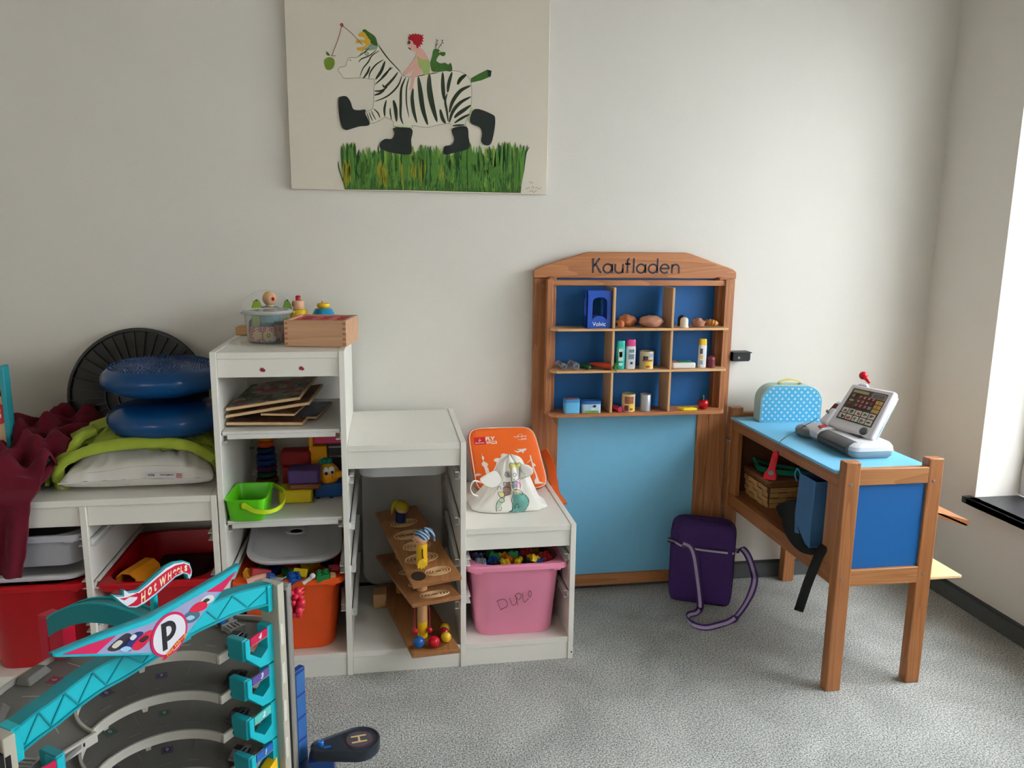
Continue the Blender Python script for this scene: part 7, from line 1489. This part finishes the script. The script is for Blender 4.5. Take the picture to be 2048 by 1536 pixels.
    for i, a in enumerate(angs[1:-1] if li == 0 else angs):
        d = Vector((math.cos(R_(a)), math.sin(R_(a)), 0)); t_ = Vector((d.y, -d.x, 0)); c = d*.199+Vector((0, 0, z+.0002)); m_ = (mar, vio, grn, vio)[li]
        sq = lambda s__, h: [c+t_*i_*s__+d*j_*s__+Vector((0, 0, h)) for i_, j_ in ((-1, -1), (1, -1), (1, 1), (-1, 1))]
        b = MB(); b.prism(sq(.0105, 0), (0, 0, .0003)); n_ = gp('bay_number', b, m_, dk); b = MB(); b.prism(sq(.0086, .0003), (0, 0, .0002)); gp('bay_number_field', b, deckm, n_); b = MB(); b.prism(sq(.0074, .0005), (0, 0, .0002)); gp('bay_number_field', b, m_, n_)
        me = text_mesh(str(8-i) if li == 0 else str(9-i), .0135, .0001, .0001); me.transform(frame_from(c+Vector((0, 0, .0009)), t_, d)); gp('bay_numeral', me, mat('numeral_pale', (200, 170, 180), .5) if li == 0 else lw, n_)
    if li:
        pass
    for a in (62, 90, 118):     # short struts hanging under the deck
        d = Vector((math.cos(R_(a)), math.sin(R_(a)), 0)); t_ = Vector((-d.y, d.x, 0)); c = d*.150+Vector((0, 0, z-.0072)); gp('deck_strut', MB().hexa([c+d*i-Vector((0, 0, .028))+t_*j for i, j in ((-.004, -.004), (.004, -.004), (.004, .004), (-.004, .004))], [c+d*i+t_*j for i, j in ((-.007, -.009), (.007, -.009), (.007, .009), (-.007, .009))]), rimm, dk)
# outer columns that carry the decks down to the base
for a in (35, 90, 145): d = Vector((math.cos(R_(a)), math.sin(R_(a)), 0))*.268; gp('rear_column', MB().box(d.x-.008, d.x+.008, d.y-.008, d.y+.008, .02, .475), colm, bevel=.002)
gp('base_plate', MB().loft([[Vector((.33*math.cos(a)*1.0, .12+.24*math.sin(a), zz_)) for a in [2*math.pi*k/40 for k in range(40)]] for zz_ in (0, .018)]), deckm, bevel=.003)
# pillars
def pillar(s_):
    u0 = .222 if s_ > 0 else -.296; dz_ = 0
    X = (lambda a, b_: (u0+a, u0+b_)) if s_ > 0 else (lambda a, b_: (u0+.022-b_, u0+.022-a))
    x = X(0, .017); p_ = gp('pillar', MB().box(*x, -.062, -.018, .0, .592), bgm, bevel=.0015)
    x = X(.0172, .0232); gp('pillar_groove_strip', MB().box(*x, -.0615, -.020, .0, .572), slotm, p_)  # black strip set nearly flush, coloured as the shade inside the slot
    if s_ > 0: x = X(.0235, .045); gp('pillar_rail', MB().box(*x, -.056, -.022, .0, .578).lathe([(.007, 0.0), (.007, .575), (.005, .579)], (u0+.029, -.056, 0), 12), colm, p_, bevel=.002)
    if s_ < 0: gp('pillar_groove_strip', MB().box(u0+.006, u0+.013, -.0625, -.06, .05, .566), slotm, p_); gp('pillar_rail', MB().box(u0-.028, u0-.0005, -.058, -.02, 0, .585), colm, p_, bevel=.002)
    return p_, u0
PR, ur = pillar(1); PL_, ul = pillar(-1)
stk = mat('sticker_pale', (206, 202, 190), .5, var=.25, ns=300)
for z in (.49, .41, .33, .25): gp('pillar_sticker', MB().box(ur+.0015, ur+.010, -.0630, -.0622, z-.022, z+.022), stk, PR, bevel=.001)
# level brackets with number tags
TG = (('4', (196, 20, 74)), ('3', (92, 72, 140)), ('2', (84, 186, 180)), ('1', (32, 96, 176)))
for s_ in (1, -1):
    for k, z in enumerate((.48, .40, .32, .24)):
        mx_ = lambda x: x if s_ > 0 else -x-.052+.0
        sh = [(.150, .030), (.162, .030), (.162, .000), (.188, -.022), (.207, -.010), (.207, .034), (.222, .034), (.222, -.080+.034+.004), (.207, -.043), (.186, -.040), (.150, -.004)]
        b = MB(); b.prism([(mx_(x), -.046, z+h-.002) for x, h in sh], (0, .026, 0)); br4 = gp('level_bracket', b, tqm, bevel=.0012)
        b = MB(); b.box(min(mx_(.146), mx_(.1605)), max(mx_(.146), mx_(.1605)), -.042, -.004, z-.012, z+.030); gp('bracket_block', b, tq_shade, br4, bevel=.002)
        b = MB(); q = [(.163, .017), (.206, .018), (.206, .034), (.163, .032)]; b.prism([(mx_(x), -.0465, z+h-.004) for x, h in q], (0, .003, 0)); tg = gp('level_tag', b, mat('tag_%s' % TG[k][0], TG[k][1], .3, var=.05), br4)
        b = MB(); q = [(.1625, .0155), (.2065, .0165), (.2065, .0178), (.1625, .0168)]; b.prism([(mx_(x), -.0468, z+h-.004) for x, h in q], (0, .003, 0)); gp('tag_edge', b, mat('silver_plastic', (176, 180, 186), .3, .6), tg)
        me = text_mesh(TG[k][0], .0135, .0002, .0006, shear=.25); me.transform(frame_from(Vector((mx_(.186), -.0472, z+.0215)), (1, 0, .0), (0, 0, 1))); gp('tag_number', me, mat('white_print', (235, 238, 242)), tg)
# turquoise truss arch
top = [gl(*q, yl=-.05) for q in ((28, 1455), (70, 1425), (110, 1397), (155, 1362), (200, 1331), (250, 1305))]+[Vector((-.03, -.05, .618)), Vector((.03, -.05, .622))]+[gl(*q, yl=-.05) for q in ((435, 1200), (480, 1182), (545, 1172))]
top[0].z = .590; top[-1].z = .594; sp = spline(top, 4); hgt = .043
def archrow(y0, y1, a, c): return [[Vector((p.x, y0, p.z-a)), Vector((p.x, y1, p.z-a)), Vector((p.x, y1, p.z-c)), Vector((p.x, y0, p.z-c))] for p in sp]
ar = gp('arch_beam', MB().loft(archrow(-.050, -.024, 0, .004)), tq_shade, smooth=50); gp('arch_web', MB().loft(archrow(-.046, -.028, .0042, hgt-.004)), tqm, ar, smooth=50); gp('arch_flange', MB().loft(archrow(-.049, -.025, hgt-.0038, hgt)), tq_shade, ar, smooth=50)
b = MB()
for k in range(0, len(sp)-5, 5):
    p_, q_, r_ = sp[k], sp[k+2], sp[min(k+5, len(sp)-1)]
    b.bar((p_.x, -.0466, p_.z-.006), (q_.x, -.0466, q_.z-hgt+.006), .0022, .0022, (0, 1, 0)); b.bar((q_.x, -.0466, q_.z-hgt+.006), (r_.x, -.0466, r_.z-.006), .0022, .0022, (0, 1, 0))
gp('truss_bars', b, tq_shade, ar)
for x0, x1 in ((ul+.0225, ul+.038), (ur-.013, ur-.0005)): gp('arch_foot', MB().box(x0, x1, -.050, -.022, .540, .592), tqm, ar, bevel=.001)
# curved rear arm with crimson hanger
ptsb = [Vector((0, -.02, .615)), Vector((0, .03, .620)), Vector((0, .10, .620)), Vector((0, .17, .605)), Vector((0, .235, .575)), Vector((0, .262, .557))]; spb = spline(ptsb, 5)
gp('rear_arm', MB().loft([[p+Vector((-.013, 0, 0)), p+Vector((.013, 0, 0)), p+Vector((.013, 0, -.034)), p+Vector((-.013, 0, -.034))] for p in spb]), tq_shade, ar, smooth=40); 
b = MB()
for s_ in (-1, 1): b.tube([p+Vector((s_*.0125, 0, .002)) for p in spb], .002, 6)
gp('arm_rails', b, tqm, ar, smooth=50)
b = MB(); b.box(-.014, .014, .262, .285, .475, .562); b.hexa([(-.013, .225, .49), (.013, .225, .49), (.013, .262, .475), (-.013, .262, .475)], [(-.012, .222, .548), (.012, .222, .548), (.012, .262, .530), (-.012, .262, .530)]); gp('red_hanger', b, crim, ar, bevel=.0015, label='crimson hanger piece')
# big wing-shaped sign with the parking P
YS = -.088
S_ = lambda x, y, k=0: (lambda v: Vector((v.x, YS-.0004*k, v.z)))(gl(x, y, yl=YS))
outl = [S_(105, 1309), S_(200, 1270), S_(295, 1236), S_(366, 1196), S_(440, 1153), S_(479, 1130), S_(476, 1142), S_(347, 1310), S_(112, 1315)]
sg = gp('sign_board', MB().prism(outl, (0, .006, 0)), tqm, bevel=.0015)
top_ = [S_(105, 1307), S_(200, 1268), S_(295, 1234), S_(366, 1194), S_(440, 1151), S_(479, 1128)]; gp('sign_top_flange', MB().loft([[p+Vector((0, .0, 0)), p+Vector((0, .008, .0)), p+Vector((0, .008, -.004)), p+Vector((0, .0, -.004))] for p in top_]), tq_shade, sg)
gp('sign_bracket', MB().box(-.045, .0, YS+.0065, -.0505, .597, .637), tq_shade, sg)
lav = mat('sign_lavender', (150, 150, 186), .4, var=.04); crm = mat('sign_crimson', (200, 20, 82), .4)
gp('sign_print', MB().prism([S_(*q, 1) for q in ((122, 1309), (200, 1281), (300, 1247), (366, 1208), (440, 1166), (472, 1142), (343, 1305))], (0, -.0003, 0)), lav, sg)
for q in (((122, 1309), (175, 1289), (232, 1270), (192, 1307)), ((412, 1184), (440, 1166), (473, 1141), (443, 1183))): gp('sign_print', MB().prism([S_(*v, 2) for v in q], (0, -.0003, 0)), crm, sg)
def prcar(pts, c, k=3): return gp('car_print', MB().prism(spline([S_(*q, k) for q in pts], 3, True), (0, -.0003, 0)), mat('carprint_%d_%d_%d' % c, c, .35), sg)
prcar([(214, 1298), (232, 1280), (252, 1266), (262, 1272), (248, 1292), (228, 1302)], (44, 42, 50)); prcar([(236, 1296), (252, 1280), (272, 1264), (286, 1266), (266, 1288), (258, 1302)], (34, 44, 110)); prcar([(238, 1299), (250, 1292), (262, 1296), (250, 1303)], (150, 190, 220), 4)
prcar([(262, 1294), (276, 1276), (298, 1260), (306, 1266), (290, 1288), (274, 1300)], (206, 24, 60), 4); prcar([(276, 1280), (290, 1270), (296, 1274), (284, 1284)], (60, 20, 40), 5); prcar([(222, 1292), (236, 1280), (244, 1284), (230, 1296)], (200, 196, 180), 4); prcar([(258, 1276), (266, 1268), (272, 1272), (264, 1280)], (220, 222, 226), 4)
prcar([(362, 1238), (376, 1224), (394, 1222), (398, 1232), (384, 1244), (368, 1246)], (64, 100, 116)); prcar([(378, 1220), (392, 1206), (410, 1202), (412, 1214), (398, 1222), (384, 1224)], (206, 24, 60), 4); prcar([(398, 1204), (410, 1192), (424, 1190), (426, 1200), (412, 1208), (400, 1210)], (216, 212, 206)); prcar([(404, 1202), (412, 1196), (418, 1199), (410, 1204)], (40, 40, 44), 5); prcar([(370, 1236), (380, 1230), (388, 1234), (378, 1240)], (150, 190, 210), 5)
pc_ = S_(337, 1268, 0); 
def disc_(r, k, m, nm, par): return gp(nm, MB().prism([Vector((pc_.x+r*math.cos(a), YS-.0006-.0006*k, pc_.z+r*math.sin(a))) for a in [2*math.pi*j/40 for j in range(40)]], (0, -.0006, 0)), m, par)
pd = disc_(.0345, 2, crm, 'parking_disc', sg); disc_(.0305, 3, mat('sign_white', (226, 226, 234), .4), 'parking_disc_face', pd)
b = MB(); yk = YS-.0006-.0006*4
x0 = pc_.x-.0105; zb = pc_.z-.021; stroke(b, [(x0, yk, zb), (x0, yk, pc_.z+.0235)], .0085, (0, -.0006, 0), False); stroke(b, [(x0-.004, yk, pc_.z+.0195), (x0+.006, yk, pc_.z+.0195)]+[(x0+.006+.0125*math.cos(R_(a)), yk, pc_.z+.0075+.012*math.sin(R_(a))) for a in range(75, -95, -15)]+[(x0+.003, yk, pc_.z-.0045)], .008, (0, -.0007, 0), False)
gp('parking_letter', b, mat('print_black', (24, 24, 28)), pd)
me = text_mesh('Hot Wheels', .0085, .0001, .0003, shear=.3); me.transform(frame_from(Vector((pc_.x+.010, YS-.0040, pc_.z-.022)), (1, 0, .42), (-.42, 0, 1))); gp('flame_lettering', me, mat('flame_yellow', (236, 170, 60), .4), pd)
b = MB(); b.prism([Vector((pc_.x+x, YS-.0032, pc_.z+z)) for x, z in ((-.018, -.034), (-.008, -.028), (.010, -.018), (.026, -.012), (.031, -.016), (.020, -.022), (.0, -.031), (-.012, -.036))], (0, -.0004, 0)); gp('flame_print', b, crim, pd)
# flame logo on its post
YL = -.052
Lg = lambda x, y, k=0: (lambda v: Vector((v.x, YL-.0016*k, v.z)))(gl(x/4.0417, 1020+y/4.0417, yl=YL))
fl = [(900, 680), (945, 690), (990, 690), (992, 640), (1040, 662), (1110, 648), (1180, 590), (1260, 520), (1330, 460), (1400, 422), (1480, 408), (1535, 428), (1556, 490), (1552, 530), (1535, 562), (1508, 555), (1505, 528), (1480, 520), (1420, 548), (1340, 620), (1250, 700), (1170, 760), (1100, 797), (1030, 795), (975, 760), (930, 720)]
def inset(pts, f): 
    out = []; n = len(pts)
    for i in range(n):
        a = Vector(pts[i-1]); c = Vector(pts[(i+1) % n]); d = (c-a).normalized(); nn = Vector((-d.y, d.x)); out.append((pts[i][0]+nn.x*f, pts[i][1]+nn.y*f))
    return out
lgp = gp('flame_logo', MB().prism([Lg(*q) for q in fl], (0, .006, 0)), tq_shade, ar, bevel=.001)
gp('flame_white', MB().prism([Lg(*q, .5) for q in inset(fl, 12)], (0, -.0006, 0)), mat('sign_white', (226, 226, 234)), lgp)
red_ = [(1105, 680), (1190, 615), (1270, 545), (1340, 490), (1410, 448), (1480, 430), (1520, 445), (1538, 490), (1530, 520), (1505, 505), (1470, 500), (1410, 530), (1330, 600), (1245, 675), (1170, 730), (1100, 772), (1020, 778), (1075, 745), (1105, 715)]
gp('flame_red', MB().prism([Lg(*q, 1) for q in red_], (0, -.0006, 0)), crim, lgp); gp('flame_red', MB().prism([Lg(*q, 1) for q in ((960, 715), (1020, 705), (1080, 680), (1100, 672), (1070, 665), (1110, 668), (1118, 690), (1095, 700), (1040, 700), (1000, 728))], (0, -.0006, 0)), crim, lgp)
cr_m = mat('flame_cream', (236, 222, 180), .4)
for ch, x, y, h, sl in (('H', 1150, 700, 105, -40), ('o', 1203, 652, 82, -40), ('t', 1246, 618, 92, -40), ('W', 1308, 572, 92, -38), ('H', 1363, 528, 78, -33), ('e', 1402, 507, 74, -30), ('e', 1433, 491, 70, -24), ('L', 1462, 476, 64, -16), ('s', 1494, 468, 62, -6)):
    me = text_mesh(ch, 1, 0, .035, squash=.62); xs_ = [v.co.x for v in me.vertices]; ys_ = [v.co.y for v in me.vertices]; cxm = (min(xs_)+max(xs_))/2; cym = (min(ys_)+max(ys_))/2; sc_h = h*.80/(max(ys_)-min(ys_)); ca, sa = math.cos(R_(sl)), math.sin(R_(sl))
    for v in me.vertices:
        ax_, ay_ = (v.co.x-cxm)*sc_h*1.0, -(v.co.y-cym)*sc_h; v.co = Lg(x+ax_*ca, y+ax_*sa+ay_, 1.5)
    gp('flame_letter', me, cr_m, lgp)
b = MB(); p0 = Lg(1285, 690, -4); b.loft([[Vector((p0.x+w*math.cos(a), -.040+.006*math.sin(a), zz_)) for a in [2*math.pi*k/16 for k in range(16)]] for w, zz_ in ((.024, .622), (.018, .632), (.006, .642), (.005, p0.z+.006))]); gp('logo_post', b, tqm, lgp, smooth=50)
# crimson beast head lift piece, blue ladder strip, yellow gate
b = MB(); c = gl(588, 1205, yl=-.050); rnd = random.Random(5)
for k in range(16): b.ball(c+Vector((rnd.uniform(-.010, .010), rnd.uniform(-.010, .006), rnd.uniform(-.026, .024))), rnd.uniform(.006, .0105), 10, (1, 1, rnd.uniform(.7, 1.2)))
for k in range(6): z_ = c.z-.022+k*.009; b.lathe([(.0045, 0), (.0005, .011)], (c.x+.010, c.y-.006, z_), 8, (1, -.4, .25))
b.box(c.x-.020, c.x-.004, -.050, -.040, c.z-.02, c.z+.02); gp('beast_head', b, crim, PR, smooth=50, label='crimson spiky beast head piece')
blu = mat('ladder_blue', (20, 62, 128), .35); blp = mat('ladder_light_blue', (44, 92, 152), .35)
l0 = gl(589, 1342, yl=-.045); l1 = gl(603, 1336, yl=-.045); lt = l0.z; ux0 = .270; ux1 = l1.x+.004
ld = gp('ladder_strip', MB().box(ux0, ux1, -.050, -.036, .02, lt), blu, PR, bevel=.0015)
k = 0; z = lt-.008
while z > .08: gp('ladder_field', MB().box(ux0+.003, ux1-.003, -.0515, -.0502, z-.044, z), blp, ld, bevel=.0006); z -= .050
yg_ = gl(548, 1515, yl=-.045); gp('yellow_gate', MB().hexa([(yg_.x-.03, -.05, .15), (yg_.x+.006, -.05, .15), (yg_.x+.006, -.03, .15), (yg_.x-.03, -.03, .15)], [(yg_.x-.022, -.05, yg_.z-.012), (yg_.x+.004, -.05, yg_.z), (yg_.x+.004, -.03, yg_.z), (yg_.x-.022, -.03, yg_.z-.012)]), yell, PR, bevel=.001)
rw = gl(205, 0, z=.48) if False else None
for u_, v_, r_ in ((-.225, .01, 20), (.212, .045, -15)): 
    b = MB(); M0 = Matrix.Translation(Vector((u_, v_, .4805))) @ Matrix.Rotation(R_(r_), 4, 'Z'); b.M = M0
    for k in range(4): b.box(-.014+k*.008, -.010+k*.008, -.016, .016, 0, .010)
    b.box(-.016, .016, -.017, -.013, 0, .012); b.box(-.016, .016, .013, .017, 0, .012); b.M = Matrix.Identity(4); gp('grate', b, mat('grate_pale', (160, 160, 158), .4))
# toy cars parked behind the tags
def toycar(label, u, v, z, yaw, col, roof, group=None):
    w = GC+GU*u+GV*v; t = Thing('toy_car', label, 'toy car', (w.x, w.y, z), (0, 0, GROT+R_(yaw))); t.o.scale = (.72, .8, .8)
    body = [(-.034, .004), (-.034, .013), (-.022, .016), (-.012, .0235), (.008, .0235), (.018, .016), (.034, .012), (.036, .004)]
    t.part('car_body', MB().prism([(x, -.0125, h) for x, h in body], (0, .025, 0)), mat('car_'+'%d' % sum(col), col, .25), world=False, bevel=.002)
    t.part('window_band', MB().prism([(x, -.0129, h) for x, h in ((-.018, .0165), (-.011, .022), (.007, .022), (.014, .0165))], (0, .0258, 0)), mat('car_window', (20, 22, 26), .1), world=False)
    t.part('roof', MB().box(-.011, .007, -.010, .010, .0236, .0246), mat('carroof_%d' % sum(roof), roof, .3), world=False)
    for x in (-.021, .022):
        for y in (-.0125, .0105): t.part('wheel', MB().lathe([(.0045, 0), (.0062, .0004), (.0062, .0022), (.003, .003)], (x, y, .0062), 18, (0, 1, 0)), mat('wheel_chrome', (110, 112, 116), .25, .7), world=False)
toycar('silver and black toy car on the top garage level behind tag four', .182, -.004+.012, .4803, 12, (130, 134, 140), (30, 30, 34))
toycar('black toy car on the third garage level behind tag three', .178, .012, .4003, 10, (52, 52, 56), (30, 30, 34)); toycar('dark grey toy car on the second garage level behind tag two', .178, .012, .3203, 8, (74, 74, 78), (30, 30, 34)); toycar('chrome grey toy car on the lowest garage level behind tag one', .178, .012, .2403, 8, (120, 120, 124), (30, 30, 34))
toycar('small bright blue toy car at the rear right of the top garage level', .222, .095, .4803, 80, (24, 92, 190), (220, 222, 226))
# ================================================================ helipad tower
HZ = .222; hp = Thing('toy_helipad', 'dark navy toy helicopter pad with letter H on a blue column', 'toy helipad', tuple(at(690, 1478, Z=0)+Vector((0, 0, 0))))
hp.o.location = Vector((at(660, 1495, Z=HZ).x, at(660, 1495, Z=HZ).y, 0)); hp.mw = Matrix.Translation(hp.o.location); hp.inv = hp.mw.inverted()
c1 = at(640, 1490, Z=HZ); c2 = at(718, 1477, Z=HZ); r1 = .019; r2 = .0425; dk_ = mat('helipad_navy', (34, 42, 54), .45, var=.05); ax_ = (c2-c1); D_ = ax_.length; ax_.normalize(); nx = Vector((-ax_.y, ax_.x, 0)); th = math.acos((r2-r1)/D_)
def pad(o1, o2, z):
    pts = []
    for k in range(17): a = math.pi-th+0+(2*th)*0; 
    a0 = math.pi-th
    for k in range(25): a = -a0+2*a0*k/24; pts.append(c2+ax_*(r2+o2)*math.cos(a)+nx*(r2+o2)*math.sin(a))
    for k in range(13): a = a0+(2*math.pi-2*a0)*k/12; pts.append(c1+ax_*(r1+o1)*math.cos(a)+nx*(r1+o1)*math.sin(a))
    return [Vector((p.x, p.y, z)) for p in pts]
hd = hp.part('pad_body', MB().loft([pad(-.003, -.003, HZ-.026), pad(0, 0, HZ-.022), pad(0, 0, HZ-.001), pad(-.0015, -.0015, HZ), pad(-.003, -.003, HZ), pad(-.0045, -.0045, HZ-.003)]), dk_, smooth=40)
def hdisc(c, r, z, m, nm, par, h=.0006): return hp.part(nm, MB().lathe([(r, 0), (r, h)], Vector((c.x, c.y, z)), 40), m, par)
ring_ = hdisc(c2, .0325, HZ-.003, mat('pad_rim_grey', (44, 48, 56), .5), 'pad_recess', hd); hdisc(c2, .0275, HZ-.0022, mat('ring_maroon', (112, 20, 46), .4), 'pad_ring', hd); hdisc(c2, .0255, HZ-.0014, mat('pad_grey', (78, 78, 86), .45), 'pad_centre', hd)  # dark grey disc around the maroon ring
hx_ = (at(735, 1474, Z=HZ)-at(702, 1480, Z=HZ)); a_ = math.atan2(hx_.y, hx_.x)+R_(0); ex_ = (at(716, 1488, Z=HZ)-at(712, 1466, Z=HZ)).normalized(); ex_.z = 0; ey_ = Vector((-ex_.y, ex_.x, 0)); hb4 = MB(); zc = HZ-.0006
for s_ in (-1, 1): hb4.bar(c2+ex_*(s_*.0095)-ey_*.0155+Vector((0, 0, zc-c2.z)), c2+ex_*(s_*.0095)+ey_*.0155+Vector((0, 0, zc-c2.z)), .0042, .0008)
hb4.bar(c2-ex_*.009+Vector((0, 0, zc-c2.z)), c2+ex_*.009+Vector((0, 0, zc-c2.z)), .0042, .0008); hp.part('letter_h', hb4, mat('helipad_cream', (222, 186, 130), .5), hd, label='cream letter H')
c3 = at(641, 1483, Z=HZ+.006); kb = mat('knob_blue', (30, 98, 178), .3); hp.part('blue_knob', MB().lathe([(.006, 0), (.0065, .001), (.0065, .0085), (.0055, .010)], Vector((c3.x, c3.y, HZ-.003)), 24), kb, hd)
sl0 = at(648, 1494, Z=HZ); sl1 = at(662, 1491, Z=HZ); b = MB(); b.bar(Vector((sl0.x, sl0.y, HZ-.002)), Vector((sl1.x, sl1.y, HZ-.002)), .004, .002); hp.part('slider_slot', b, kb, hd)
b = MB(); cc = (at(622, 1530, Z=.18)+at(665, 1530, Z=.18))/2; rr_ = .026
b.loft([rrect(cc.x-rr_, cc.x+rr_, cc.y-.012, cc.y+.03, .006, z_) for z_ in (.012, HZ-.0265)]); hp.part('column', b, blu, bevel=.001)
hp.part('foot_plate', MB().loft([rrect(cc.x-.045, cc.x+.045, cc.y-.03, cc.y+.05, .01, z_) for z_ in (0, .0115)]), blu)
